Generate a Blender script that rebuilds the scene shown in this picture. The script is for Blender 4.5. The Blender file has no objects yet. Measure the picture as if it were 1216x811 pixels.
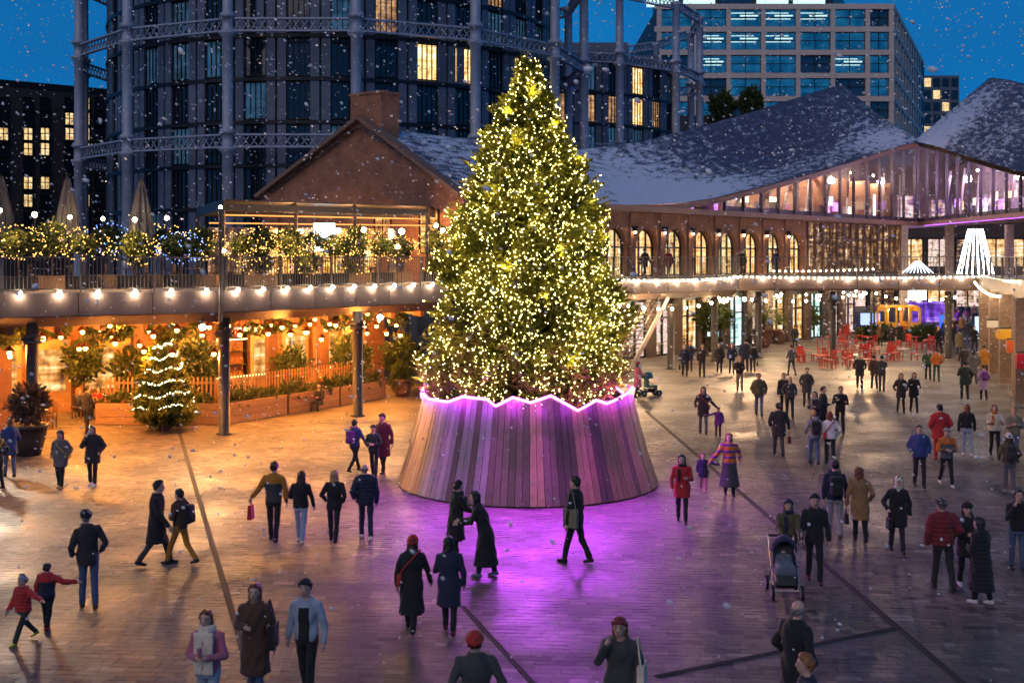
import bpy, math, random
import numpy as np
from mathutils import Vector, Matrix

R = math.radians
SC = bpy.context.scene
COL = SC.collection
rnd = random.Random(7)
nrg = np.random.default_rng(11)

# ------------------------------------------------------------------ camera
CAMZ = 6.4
FPX = 1400.0
cam_d = bpy.data.cameras.new('camera')
cam = bpy.data.objects.new('camera', cam_d)
COL.objects.link(cam)
cam.location = (0, 0, CAMZ)
cam.rotation_euler = (R(90), 0, 0)
cam_d.sensor_width = 36
cam_d.lens = 36 * FPX / 1216
cam_d.shift_y = -100.5 / 1216
cam_d.dof.use_dof = True
cam_d.dof.focus_distance = 34
cam_d.dof.aperture_fstop = 1.6
cam_d.clip_start = 0.1
cam_d.clip_end = 3000
SC.camera = cam

# ------------------------------------------------------------------ world, added fill light, exposure
W = bpy.data.worlds.new('World')
SC.world = W
W.use_nodes = True
wn = W.node_tree
wn.nodes.clear()
sky = wn.nodes.new('ShaderNodeTexSky')
sky.sky_type = 'NISHITA'
sky.sun_disc = False
sky.sun_elevation = R(-2.0)
sky.sun_rotation = R(200)
tint = wn.nodes.new('ShaderNodeMixRGB')
tint.blend_type = 'MIX'
tint.inputs[0].default_value = 0.86
# dusk: a little paler at the horizon than overhead
wtc = wn.nodes.new('ShaderNodeTexCoord'); wsx = wn.nodes.new('ShaderNodeSeparateXYZ'); wrp = wn.nodes.new('ShaderNodeValToRGB')
wn.links.new(wtc.outputs['Generated'], wsx.inputs[0]); wn.links.new(wsx.outputs[2], wrp.inputs[0])
wrp.color_ramp.elements[0].position = 0.0; wrp.color_ramp.elements[0].color = (0.0, 1.08, 3.05, 1)
wrp.color_ramp.elements[1].position = 0.75; wrp.color_ramp.elements[1].color = (0.0, 0.36, 1.2, 1)
wno = wn.nodes.new('ShaderNodeTexNoise'); wno.inputs['Scale'].default_value = 3.2; wno.inputs['Detail'].default_value = 5
wmp = wn.nodes.new('ShaderNodeMapping'); wmp.inputs['Scale'].default_value = (1, 1, 2.6); wn.links.new(wtc.outputs['Generated'], wmp.inputs[0]); wn.links.new(wmp.outputs[0], wno.inputs['Vector'])
wr2 = wn.nodes.new('ShaderNodeValToRGB'); wr2.color_ramp.elements[0].position = .32; wr2.color_ramp.elements[0].color = (.74, .78, .84, 1); wr2.color_ramp.elements[1].position = .7; wr2.color_ramp.elements[1].color = (1.1, 1.12, 1.1, 1)
wn.links.new(wno.outputs[0], wr2.inputs[0])
wml = wn.nodes.new('ShaderNodeMixRGB'); wml.blend_type = 'MULTIPLY'; wml.inputs[0].default_value = 1
wn.links.new(wrp.outputs[0], wml.inputs[1]); wn.links.new(wr2.outputs[0], wml.inputs[2]); wn.links.new(wml.outputs[0], tint.inputs[2])
bg = wn.nodes.new('ShaderNodeBackground')
bg.inputs[1].default_value = 0.115
wo = wn.nodes.new('ShaderNodeOutputWorld')
wn.links.new(sky.outputs[0], tint.inputs[1])
wn.links.new(tint.outputs[0], bg.inputs[0])
wn.links.new(bg.outputs[0], wo.inputs[0])
fill_sun_d = bpy.data.lights.new('sun', 'SUN')  # weak warm fill added from behind the camera; dusk has no sun
fill_sun_d.energy = 0.45
fill_sun_d.angle = R(60)
fill_sun_d.color = (1.0, 0.76, 0.60)
sun = bpy.data.objects.new('sun', fill_sun_d)
COL.objects.link(sun)
sun.rotation_euler = (R(52), 0, R(-25))
SC.view_settings.view_transform = 'Standard'
SC.view_settings.look = 'None'
SC.view_settings.exposure = 0.8
SC.view_settings.gamma = 1.0
SC.view_settings.use_curve_mapping = False
cy = SC.cycles
cy.use_denoising = True
cy.denoiser = 'OPENIMAGEDENOISE'
cy.use_adaptive_sampling = True
cy.adaptive_threshold = 0.035
cy.max_bounces = 5
cy.diffuse_bounces = 2
cy.glossy_bounces = 2
cy.transmission_bounces = 3
cy.transparent_max_bounces = 6
cy.sample_clamp_indirect = 3.0
cy.sample_clamp_direct = 0.0
cy.use_light_tree = True
cy.caustics_reflective = False
cy.caustics_refractive = False

# ------------------------------------------------------------------ helpers
def gp(px, py):
    """ground point seen at a photo pixel"""
    D = FPX * CAMZ / (py - 305.0)
    return ((px - 608.0) * D / FPX, D)

def at(px, py, D):
    return ((px - 608.0) * D / FPX, D, CAMZ - (py - 305.0) * D / FPX)

def tag(o, label=None, cat=None, group=None, kind=None):
    if label: o['label'] = label
    if cat: o['category'] = cat
    if group: o['group'] = group
    if kind: o['kind'] = kind
    return o

def thing(name, label, cat, loc=(0, 0, 0), rz=0.0, group=None):
    o = bpy.data.objects.new(name, None)
    o.empty_display_size = 0.2
    COL.objects.link(o)
    o.location = loc
    o.rotation_euler = (0, 0, rz)
    return tag(o, label, cat, group)

def put(name, mesh, parent=None, loc=None, rot=None, scale=None):
    o = bpy.data.objects.new(name, mesh)
    COL.objects.link(o)
    if parent is not None: o.parent = parent
    if loc is not None: o.location = loc
    if rot is not None: o.rotation_euler = rot
    if scale is not None: o.scale = scale if hasattr(scale, '__len__') else (scale,) * 3
    return o

def np_mesh(name, V, F, mat, smooth=False):
    """V (n,3), F (m,k) arrays -> mesh"""
    me = bpy.data.meshes.new(name)
    V = np.asarray(V, dtype=np.float32); F = np.asarray(F, dtype=np.int32)
    n, k = F.shape
    me.vertices.add(len(V)); me.vertices.foreach_set('co', V.ravel())
    me.loops.add(n * k); me.loops.foreach_set('vertex_index', F.ravel())
    me.polygons.add(n)
    me.polygons.foreach_set('loop_start', np.arange(0, n * k, k, dtype=np.int32))
    me.polygons.foreach_set('loop_total', np.full(n, k, dtype=np.int32))
    me.polygons.foreach_set('use_smooth', np.full(n, bool(smooth)))
    me.update(calc_edges=True)
    if mat is not None: me.materials.append(mat)
    return me

class MB:
    def __init__(s):
        s.v = []; s.f = []; s.m = []
    def add(s, verts, faces, m=0):
        b = len(s.v)
        s.v.extend([tuple(p) for p in verts])
        for f in faces:
            s.f.append(tuple(i + b for i in f)); s.m.append(m)
    def hexa(s, p, m=0):
        """p: 4 bottom (ccw) then 4 top"""
        s.add(p, [(3, 2, 1, 0), (4, 5, 6, 7), (0, 1, 5, 4), (1, 2, 6, 5), (2, 3, 7, 6), (3, 0, 4, 7)], m)
    def box(s, c, d, rz=0.0, m=0):
        """c centre of base, d full size; rz about z"""
        hx, hy = d[0] / 2, d[1] / 2
        ca, sa = math.cos(rz), math.sin(rz)
        P = []
        for z in (c[2], c[2] + d[2]):
            for x, y in ((-hx, -hy), (hx, -hy), (hx, hy), (-hx, hy)):
                P.append((c[0] + x * ca - y * sa, c[1] + x * sa + y * ca, z))
        s.hexa(P, m)
    def bar(s, p, q, w, h=None, m=0, up=(0, 0, 1)):
        """rectangular bar from p to q"""
        h = h or w
        p = Vector(p); q = Vector(q); d = (q - p).normalized()
        u = Vector(up)
        if abs(d.dot(u)) > 0.98: u = Vector((0, 1, 0))
        a = d.cross(u).normalized() * (w / 2); b = a.cross(d).normalized() * (h / 2)
        s.hexa([p - a - b, p + a - b, q + a - b, q - a - b, p - a + b, p + a + b, q + a + b, q - a + b], m)
    def wall(s, p, q, z0, z1, th, m=0):
        """upright slab from p to q (xy), thickness to its left"""
        p = Vector((p[0], p[1])); q = Vector((q[0], q[1])); d = (q - p).normalized(); n = Vector((-d.y, d.x)) * th
        a = [p, q, q + n, p + n]
        s.hexa([(v.x, v.y, z0) for v in a] + [(v.x, v.y, z1) for v in a], m)
    def tube(s, pts, r, n=6, m=0, cap=True):
        pts = [Vector(p) for p in pts]
        rr = r if hasattr(r, '__len__') else [r] * len(pts)
        rings = []
        for i, p in enumerate(pts):
            d = (pts[min(i + 1, len(pts) - 1)] - pts[max(i - 1, 0)]).normalized()
            u = Vector((0, 0, 1)) if abs(d.z) < 0.9 else Vector((0, 1, 0))
            a = d.cross(u).normalized(); b = a.cross(d).normalized()
            rings.append([p + (a * math.cos(k * 2 * math.pi / n) + b * math.sin(k * 2 * math.pi / n)) * rr[i] for k in range(n)])
        b0 = len(s.v)
        for g in rings: s.v.extend([tuple(x) for x in g])
        for i in range(len(pts) - 1):
            for k in range(n):
                s.f.append((b0 + i * n + k, b0 + i * n + (k + 1) % n, b0 + (i + 1) * n + (k + 1) % n, b0 + (i + 1) * n + k)); s.m.append(m)
        if cap:
            s.f.append(tuple(b0 + k for k in reversed(range(n)))); s.m.append(m)
            s.f.append(tuple(b0 + (len(pts) - 1) * n + k for k in range(n))); s.m.append(m)
    def lathe(s, prof, c=(0, 0, 0), n=12, m=0, sx=1, sy=1):
        """prof [(r,z)...] bottom to top"""
        b0 = len(s.v)
        for r, z in prof:
            for k in range(n):
                a = k * 2 * math.pi / n
                s.v.append((c[0] + r * math.cos(a) * sx, c[1] + r * math.sin(a) * sy, c[2] + z))
        for i in range(len(prof) - 1):
            for k in range(n):
                s.f.append((b0 + i * n + k, b0 + i * n + (k + 1) % n, b0 + (i + 1) * n + (k + 1) % n, b0 + (i + 1) * n + k)); s.m.append(m)
        s.f.append(tuple(b0 + k for k in reversed(range(n)))); s.m.append(m)
        s.f.append(tuple(b0 + (len(prof) - 1) * n + k for k in range(n))); s.m.append(m)
    def ball(s, c, r, n=6, m=0, st=(1, 1, 1)):
        prof = [(max(0.02, math.sin(t * math.pi / (n // 2 + 1))) * r, -math.cos(t * math.pi / (n // 2 + 1)) * r * st[2]) for t in range(0, n // 2 + 2)]
        s.lathe(prof, c, n, m, st[0], st[1])
    def octa(s, c, r, m=0):
        x, y, z = c
        s.add([(x + r, y, z), (x - r, y, z), (x, y + r, z), (x, y - r, z), (x, y, z + r), (x, y, z - r)],
              [(0, 2, 4), (2, 1, 4), (1, 3, 4), (3, 0, 4), (2, 0, 5), (1, 2, 5), (3, 1, 5), (0, 3, 5)], m)
    def poly(s, pts, m=0):
        s.add(pts, [tuple(range(len(pts)))], m)
    def slab(s, pts, z0, z1, m=0):
        """horizontal polygon (ccw xy) extruded z0..z1"""
        n = len(pts)
        s.add([(p[0], p[1], z0) for p in pts] + [(p[0], p[1], z1) for p in pts],
              [tuple(reversed(range(n))), tuple(range(n, 2 * n))] + [(i, (i + 1) % n, n + (i + 1) % n, n + i) for i in range(n)], m)
    def mesh(s, name, mats, smooth=False):
        me = bpy.data.meshes.new(name)
        me.from_pydata(s.v, [], s.f)
        if not isinstance(mats, (list, tuple)): mats = [mats]
        for mt in mats: me.materials.append(mt)
        if len(mats) > 1: me.polygons.foreach_set('material_index', s.m)
        if smooth: me.polygons.foreach_set('use_smooth', [True] * len(s.f))
        me.update()
        return me
    def build(s, name, mats, parent=None, smooth=False, **k):
        o = put(name, s.mesh(name, mats, smooth), parent)
        if k: tag(o, **k)
        return o

def lamp(loc, energy, color, size=0.1, kind='POINT', rot=None, spot=None, name='lamp_light'):
    d = bpy.data.lights.new(name, kind)
    d.energy = energy; d.color = color
    d.shadow_soft_size = size
    if kind == 'SPOT':
        d.spot_size = R(spot or 90); d.spot_blend = 0.8
    o = bpy.data.objects.new(name, d)
    COL.objects.link(o); o.location = loc
    if rot is not None: o.rotation_euler = rot
    return o

# ------------------------------------------------------------------ materials
MATS = {}
def nodes_of(name):
    m = bpy.data.materials.new(name); m.use_nodes = True
    nt = m.node_tree; nt.nodes.clear()
    out = nt.nodes.new('ShaderNodeOutputMaterial')
    return m, nt, out
def N(nt, t, **kw):
    n = nt.nodes.new(t)
    for k, v in kw.items(): setattr(n, k, v)
    return n
def ramp(nt, stops):
    r = nt.nodes.new('ShaderNodeValToRGB')
    e = r.color_ramp.elements
    while len(e) < len(stops): e.new(0.5)
    for el, (p, c) in zip(e, stops):
        el.position = p; el.color = (c[0], c[1], c[2], 1)
    return r
def c4(c): return (c[0], c[1], c[2], 1)

def surf(name, color, rough=0.7, metal=0.0, var=0.25, scale=3.0, bump=0.0, bscale=30.0, rand=0.0, spec=0.5, coord='Object', stretch=None, coat=0.0, sheen=0.0):
    """paint / stone / cloth: colour broken up by two noises, optional per-object change and relief"""
    if name in MATS: return MATS[name]
    m, nt, out = nodes_of(name)
    b = N(nt, 'ShaderNodeBsdfPrincipled')
    tc = N(nt, 'ShaderNodeTexCoord')
    mp = N(nt, 'ShaderNodeMapping')
    if stretch: mp.inputs['Scale'].default_value = stretch
    nt.links.new(tc.outputs[coord], mp.inputs[0])
    n1 = N(nt, 'ShaderNodeTexNoise'); n1.inputs['Scale'].default_value = scale; n1.inputs['Detail'].default_value = 6; n1.inputs['Roughness'].default_value = 0.65
    nt.links.new(mp.outputs[0], n1.inputs['Vector'])
    lo = [max(0, x * (1 - var)) for x in color]; hi = [min(1, x * (1 + var)) for x in color]
    r = ramp(nt, [(0.28, lo), (0.72, hi)])
    nt.links.new(n1.outputs[0], r.inputs[0])
    col = r.outputs[0]
    if rand:
        oi = N(nt, 'ShaderNodeObjectInfo')
        mr = N(nt, 'ShaderNodeMapRange'); mr.inputs[3].default_value = 1 - rand; mr.inputs[4].default_value = 1 + rand
        nt.links.new(oi.outputs['Random'], mr.inputs[0])
        mu = N(nt, 'ShaderNodeMixRGB', blend_type='MULTIPLY'); mu.inputs[0].default_value = 1
        cb = N(nt, 'ShaderNodeCombineColor')
        for i in range(3): nt.links.new(mr.outputs[0], cb.inputs[i])
        nt.links.new(col, mu.inputs[1]); nt.links.new(cb.outputs[0], mu.inputs[2]); col = mu.outputs[0]
    nt.links.new(col, b.inputs['Base Color'])
    rr = N(nt, 'ShaderNodeMapRange'); rr.inputs[3].default_value = max(0.03, rough - 0.12); rr.inputs[4].default_value = min(1, rough + 0.12)
    nt.links.new(n1.outputs[0], rr.inputs[0]); nt.links.new(rr.outputs[0], b.inputs['Roughness'])
    b.inputs['Metallic'].default_value = metal
    b.inputs['Specular IOR Level'].default_value = spec
    if coat: b.inputs['Coat Weight'].default_value = coat
    if sheen: b.inputs['Sheen Weight'].default_value = sheen
    if bump:
        n2 = N(nt, 'ShaderNodeTexNoise'); n2.inputs['Scale'].default_value = bscale; n2.inputs['Detail'].default_value = 3
        nt.links.new(mp.outputs[0], n2.inputs['Vector'])
        bp = N(nt, 'ShaderNodeBump'); bp.inputs['Strength'].default_value = bump; bp.inputs['Distance'].default_value = 0.02
        nt.links.new(n2.outputs[0], bp.inputs['Height']); nt.links.new(bp.outputs[0], b.inputs['Normal'])
    nt.links.new(b.outputs[0], out.inputs[0])
    MATS[name] = m
    return m

def glow(name, color, strength, sample='AUTO'):
    if name in MATS: return MATS[name]
    m, nt, out = nodes_of(name)
    e = N(nt, 'ShaderNodeEmission'); e.inputs[0].default_value = c4(color); e.inputs[1].default_value = strength
    nt.links.new(e.outputs[0], out.inputs[0])
    try: m.cycles.emission_sampling = sample
    except Exception: pass
    MATS[name] = m
    return m

def shopglow(name, stops, strength, scale=1.2, detail=4):
    """a lit room seen through glass: uneven goods, lamps and dark gaps give the colour of the light"""
    if name in MATS: return MATS[name]
    m, nt, out = nodes_of(name)
    tc = N(nt, 'ShaderNodeTexCoord'); oi = N(nt, 'ShaderNodeObjectInfo')
    ad = N(nt, 'ShaderNodeVectorMath', operation='ADD')
    cb = N(nt, 'ShaderNodeCombineXYZ'); mu = N(nt, 'ShaderNodeMath', operation='MULTIPLY'); mu.inputs[1].default_value = 50
    nt.links.new(oi.outputs['Random'], mu.inputs[0]); nt.links.new(mu.outputs[0], cb.inputs[0]); nt.links.new(mu.outputs[0], cb.inputs[1])
    nt.links.new(tc.outputs['Object'], ad.inputs[0]); nt.links.new(cb.outputs[0], ad.inputs[1])
    hs = []
    for sc_, k in (((1.9, 1.9, .35), 1.0), ((.25, .25, 3.6), .9), ((1.0, 1.0, 1.0), 1.5)):
        mp = N(nt, 'ShaderNodeMapping'); mp.inputs['Scale'].default_value = sc_; nt.links.new(ad.outputs[0], mp.inputs[0])
        n = N(nt, 'ShaderNodeTexNoise'); n.inputs['Scale'].default_value = scale * k * 1.6; n.inputs['Detail'].default_value = detail
        nt.links.new(mp.outputs[0], n.inputs['Vector']); hs.append(n.outputs[0])
    a1 = N(nt, 'ShaderNodeMath', operation='ADD'); nt.links.new(hs[0], a1.inputs[0]); nt.links.new(hs[1], a1.inputs[1])
    a2 = N(nt, 'ShaderNodeMath', operation='ADD'); nt.links.new(a1.outputs[0], a2.inputs[0]); nt.links.new(hs[2], a2.inputs[1])
    hv = N(nt, 'ShaderNodeMapRange'); hv.inputs[1].default_value = 1.12; hv.inputs[2].default_value = 1.88; hv.inputs[3].default_value = .22; hv.inputs[4].default_value = .76
    nt.links.new(a2.outputs[0], hv.inputs[0])
    r = ramp(nt, stops); nt.links.new(hv.outputs[0], r.inputs[0])
    e = N(nt, 'ShaderNodeEmission'); e.inputs[1].default_value = strength
    nt.links.new(r.outputs[0], e.inputs[0])
    g = N(nt, 'ShaderNodeBsdfGlossy'); g.inputs['Roughness'].default_value = 0.05; g.inputs[0].default_value = (1, 1, 1, 1)
    ms = N(nt, 'ShaderNodeMixShader'); ms.inputs[0].default_value = 0.06
    nt.links.new(e.outputs[0], ms.inputs[1]); nt.links.new(g.outputs[0], ms.inputs[2])
    nt.links.new(ms.outputs[0], out.inputs[0])
    MATS[name] = m
    return m

def darkglass(name, color=(0.02, 0.03, 0.04), rough=0.06, refl=0.5):
    if name in MATS: return MATS[name]
    m, nt, out = nodes_of(name)
    b = N(nt, 'ShaderNodeBsdfPrincipled'); b.inputs['Base Color'].default_value = c4(color); b.inputs['Roughness'].default_value = rough
    b.inputs['Specular IOR Level'].default_value = refl
    n = N(nt, 'ShaderNodeTexNoise'); n.inputs['Scale'].default_value = 0.6
    tc = N(nt, 'ShaderNodeTexCoord'); nt.links.new(tc.outputs['Object'], n.inputs['Vector'])
    bp = N(nt, 'ShaderNodeBump'); bp.inputs['Strength'].default_value = 0.15; bp.inputs['Distance'].default_value = 0.05
    nt.links.new(n.outputs[0], bp.inputs['Height']); nt.links.new(bp.outputs[0], b.inputs['Normal'])
    nt.links.new(b.outputs[0], out.inputs[0]); MATS[name] = m
    return m

def clearglass(name, tintc=(0.92, 0.95, 1.0), refl=0.10):
    if name in MATS: return MATS[name]
    m, nt, out = nodes_of(name)
    t = N(nt, 'ShaderNodeBsdfTransparent'); t.inputs[0].default_value = c4(tintc)
    g = N(nt, 'ShaderNodeBsdfGlossy'); g.inputs['Roughness'].default_value = 0.03
    fr = N(nt, 'ShaderNodeFresnel'); fr.inputs[0].default_value = 1.5
    ms = N(nt, 'ShaderNodeMixShader')
    nt.links.new(fr.outputs[0], ms.inputs[0]); nt.links.new(t.outputs[0], ms.inputs[1]); nt.links.new(g.outputs[0], ms.inputs[2])
    nt.links.new(ms.outputs[0], out.inputs[0]); MATS[name] = m
    return m

def brickmat(name, c1, c2, mortar, scale=1.0, bw=0.225, bh=0.075, rough=0.85, coord='Object', rot=None, off=0.5):
    """brick courses; the wall must be built with x along the wall and z up in its own space"""
    if name in MATS: return MATS[name]
    m, nt, out = nodes_of(name)
    tc = N(nt, 'ShaderNodeTexCoord')
    sx = N(nt, 'ShaderNodeSeparateXYZ'); cb = N(nt, 'ShaderNodeCombineXYZ')
    nt.links.new(tc.outputs[coord], sx.inputs[0])
    ad = N(nt, 'ShaderNodeMath', operation='ADD'); nt.links.new(sx.outputs[0], ad.inputs[0]); nt.links.new(sx.outputs[1], ad.inputs[1])
    nt.links.new(ad.outputs[0], cb.inputs[0]); nt.links.new(sx.outputs[2], cb.inputs[1])
    br = N(nt, 'ShaderNodeTexBrick'); br.inputs['Color1'].default_value = c4(c1); br.inputs['Color2'].default_value = c4(c2); br.inputs['Mortar'].default_value = c4(mortar)
    br.inputs['Scale'].default_value = scale; br.inputs['Brick Width'].default_value = bw; br.inputs['Row Height'].default_value = bh; br.inputs['Mortar Size'].default_value = 0.008
    br.offset = off
    nt.links.new(cb.outputs[0], br.inputs['Vector'])
    n = N(nt, 'ShaderNodeTexNoise'); n.inputs['Scale'].default_value = 0.9; n.inputs['Detail'].default_value = 8; n.inputs['Roughness'].default_value = 0.7
    nt.links.new(tc.outputs[coord], n.inputs['Vector'])
    r = ramp(nt, [(0.3, (0.55, 0.52, 0.5)), (0.7, (1.25, 1.2, 1.15))]); nt.links.new(n.outputs[0], r.inputs[0])
    mx = N(nt, 'ShaderNodeMixRGB', blend_type='MULTIPLY'); mx.inputs[0].default_value = 1
    nt.links.new(br.outputs[0], mx.inputs[1]); nt.links.new(r.outputs[0], mx.inputs[2])
    b = N(nt, 'ShaderNodeBsdfPrincipled'); b.inputs['Roughness'].default_value = rough
    nt.links.new(mx.outputs[0], b.inputs['Base Color'])
    bp = N(nt, 'ShaderNodeBump'); bp.inputs['Strength'].default_value = 0.5; bp.inputs['Distance'].default_value = 0.01; bp.invert = True
    nt.links.new(br.outputs['Fac'], bp.inputs['Height']); nt.links.new(bp.outputs[0], b.inputs['Normal'])
    nt.links.new(b.outputs[0], out.inputs[0]); MATS[name] = m
    return m

STEEL = surf('dark_steel', (0.05, 0.045, 0.045), 0.5, 0.4, 0.3, 4)
FASCIA = surf('weathered_fascia', (0.125, 0.085, 0.075), 0.6, 0.1, 0.3, 1.1, 0.1, 9, coord='Object')
BLACK = surf('black_metal', (0.02, 0.02, 0.022), 0.45, 0.5, 0.2, 5)
CONC = surf('concrete', (0.30, 0.27, 0.25), 0.8, 0, 0.25, 0.8, 0.15, 14)
TIMBER_O = surf('planter_timber', (0.30, 0.17, 0.08), 0.6, 0, 0.3, 2.0, 0.1, 20, rand=0.15, stretch=(1, 1, 8))
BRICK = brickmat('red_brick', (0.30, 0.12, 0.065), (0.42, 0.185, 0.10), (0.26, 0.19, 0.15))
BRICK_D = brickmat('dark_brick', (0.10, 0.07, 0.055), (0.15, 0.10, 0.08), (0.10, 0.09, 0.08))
WARM = (1.0, 0.62, 0.28)
WARMW = (1.0, 0.80, 0.55)
BULB = glow('bulb_warm', (1.0, 0.66, 0.32), 28)
BULB_W = glow('bulb_white', (1.0, 0.80, 0.52), 36)
BULB_O = glow('bulb_orange', (1.0, 0.46, 0.10), 14)
# ------------------------------------------------------------------ ground
def paving_mat(name, brick=False):
    m, nt, out = nodes_of(name)
    tc = N(nt, 'ShaderNodeTexCoord')
    mp = N(nt, 'ShaderNodeMapping'); mp.inputs['Rotation'].default_value = (0, 0, R(4))
    nt.links.new(tc.outputs['Object'], mp.inputs[0])
    n1 = N(nt, 'ShaderNodeTexNoise'); n1.inputs['Scale'].default_value = 0.35; n1.inputs['Detail'].default_value = 9; n1.inputs['Roughness'].default_value = 0.7
    nt.links.new(mp.outputs[0], n1.inputs['Vector'])
    r1 = ramp(nt, [(0.3, (0.52, 0.52, 0.53)), (0.7, (1.34, 1.32, 1.3))]); nt.links.new(n1.outputs[0], r1.inputs[0])
    n3 = N(nt, 'ShaderNodeTexNoise'); n3.inputs['Scale'].default_value = 14; n3.inputs['Detail'].default_value = 4
    nt.links.new(mp.outputs[0], n3.inputs['Vector'])
    r3 = ramp(nt, [(0.3, (0.8, 0.8, 0.8)), (0.7, (1.15, 1.15, 1.15))]); nt.links.new(n3.outputs[0], r3.inputs[0])
    b = N(nt, 'ShaderNodeBsdfPrincipled')
    m1 = N(nt, 'ShaderNodeMixRGB', blend_type='MULTIPLY'); m1.inputs[0].default_value = 1
    m2 = N(nt, 'ShaderNodeMixRGB', blend_type='MULTIPLY'); m2.inputs[0].default_value = 1
    nt.links.new(r1.outputs[0], m1.inputs[2]); nt.links.new(m1.outputs[0], m2.inputs[1]); nt.links.new(r3.outputs[0], m2.inputs[2])
    if brick:
        br = N(nt, 'ShaderNodeTexBrick'); br.inputs['Scale'].default_value = 1; br.inputs['Brick Width'].default_value = 0.44; br.inputs['Row Height'].default_value = 0.19
        br.inputs['Mortar Size'].default_value = 0.012; br.inputs['Color1'].default_value = (0.095, 0.075, 0.064, 1); br.inputs['Color2'].default_value = (0.185, 0.15, 0.125, 1); br.inputs['Mortar'].default_value = (0.09, 0.075, 0.065, 1)
        nt.links.new(mp.outputs[0], br.inputs['Vector']); nt.links.new(br.outputs[0], m1.inputs[1])
        bp = N(nt, 'ShaderNodeBump'); bp.inputs['Strength'].default_value = 0.6; bp.inputs['Distance'].default_value = 0.015; bp.invert = True
        nt.links.new(br.outputs['Fac'], bp.inputs['Height']); nt.links.new(bp.outputs[0], b.inputs['Normal'])
    else:
        at_ = N(nt, 'ShaderNodeAttribute'); at_.attribute_name = 'tone'
        rr = ramp(nt, [(0.0, (0.045, 0.036, 0.034)), (0.30, (0.105, 0.083, 0.074)), (0.8, (0.155, 0.124, 0.11)), (1.0, (0.25, 0.21, 0.185))])
        nt.links.new(at_.outputs['Fac'], rr.inputs[0]); nt.links.new(rr.outputs[0], m1.inputs[1])
        n4 = N(nt, 'ShaderNodeTexNoise'); n4.inputs['Scale'].default_value = 40; n4.inputs['Detail'].default_value = 3
        nt.links.new(mp.outputs[0], n4.inputs['Vector'])
        bp = N(nt, 'ShaderNodeBump'); bp.inputs['Strength'].default_value = 0.28; bp.inputs['Distance'].default_value = 0.008
        nt.links.new(n4.outputs[0], bp.inputs['Height']); nt.links.new(bp.outputs[0], b.inputs['Normal'])
    nt.links.new(m2.outputs[0], b.inputs['Base Color'])
    n2 = N(nt, 'ShaderNodeTexNoise'); n2.inputs['Scale'].default_value = 0.5; n2.inputs['Detail'].default_value = 5
    nt.links.new(mp.outputs[0], n2.inputs['Vector'])
    mr = N(nt, 'ShaderNodeMapRange'); mr.inputs[1].default_value = 0.3; mr.inputs[2].default_value = 0.7; mr.inputs[3].default_value = 0.42; mr.inputs[4].default_value = 0.72
    nt.links.new(n2.outputs[0], mr.inputs[0]); nt.links.new(mr.outputs[0], b.inputs['Roughness'])
    nt.links.new(b.outputs[0], out.inputs[0])
    return m
JOINT = surf('joint_sand', (0.095, 0.076, 0.067), 0.8, 0, 0.3, 6)
PAVE = paving_mat('granite_sett'); PAVE_FAR = paving_mat('granite_paving', True)
m = MB(); m.poly([(-900, -200, -0.007), (900, -200, -0.007), (900, 1500, -0.007), (-900, 1500, -0.007)])
ground = m.build('ground', JOINT, kind='structure')
m = MB(); m.poly([(-60, 46, -0.001), (70, 46, -0.001), (70, 190, -0.001), (-60, 190, -0.001)])
paving = m.build('paving', PAVE_FAR, kind='structure')

# each granite sett of the nearer plaza is a block with its own height, tone and recessed joint
def setts():
    ca, sa = math.cos(R(-4)), math.sin(R(-4))
    V = []; F = []; T = []; singles = []
    RH = 0.19
    nrow = int(48 / RH)
    for j in range(-10, nrow + 10):
        v = 13 + j * RH
        u = -24 - rnd.random() * 0.5
        while u < 24:
            L = rnd.choice((0.20, 0.25, 0.30, 0.34, 0.42))
            uc, vc = u + L / 2, v + RH / 2
            x, y = uc * ca - (vc) * sa, uc * sa + vc * ca
            u += L
            if y < 15.2 or y > 46.2 or abs(x) > 0.445 * y + 1.6: continue
            t = min(1, max(0, rnd.gauss(0.52, 0.14))) if rnd.random() < .86 else rnd.choice((rnd.uniform(0, .15), rnd.uniform(0, .2), rnd.uniform(.85, 1)))
            hx, hy = L / 2 - 0.004, RH / 2 - 0.0035
            z = rnd.uniform(-0.0016, 0.0)
            tx, ty = rnd.uniform(-0.0026, 0.0026), rnd.uniform(-0.0016, 0.0016)
            P = []
            for sx_, sy_ in ((-1, -1), (1, -1), (1, 1), (-1, 1)):
                P.append((sx_ * hx, sy_ * hy, -0.0075))
            for sx_, sy_ in ((-1, -1), (1, -1), (1, 1), (-1, 1)):
                P.append((sx_ * hx, sy_ * hy, z + sx_ * tx + sy_ * ty))
            if y > 16.6 and y < 18.9 and abs(x) < 0.42 * y and len(singles) < 300 and rnd.random() < 0.7:
                singles.append((x, y, P, t)); continue
            b = len(V)
            V.extend([(x + p[0] * ca - p[1] * sa, y + p[0] * sa + p[1] * ca, p[2]) for p in P])
            F.extend([(b + 4, b + 5, b + 6, b + 7), (b, b + 1, b + 5, b + 4), (b + 1, b + 2, b + 6, b + 5), (b + 2, b + 3, b + 7, b + 6), (b + 3, b, b + 4, b + 7)])
            T.extend([t] * 8)
    me = np_mesh('sett_field', V, F, PAVE)
    a = me.attributes.new('tone', 'FLOAT', 'POINT'); a.data.foreach_set('value', T)
    o = put('sett_field', me, ground); o['kind'] = 'stuff'
    for (x, y, P, t) in singles:
        me = np_mesh('sett', P, [(4, 5, 6, 7), (0, 1, 5, 4), (1, 2, 6, 5), (2, 3, 7, 6), (3, 0, 4, 7)], PAVE)
        a = me.attributes.new('tone', 'FLOAT', 'POINT'); a.data.foreach_set('value', [t] * 8)
        put('sett', me, ground, (x, y, 0), (0, 0, R(-4)))
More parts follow.
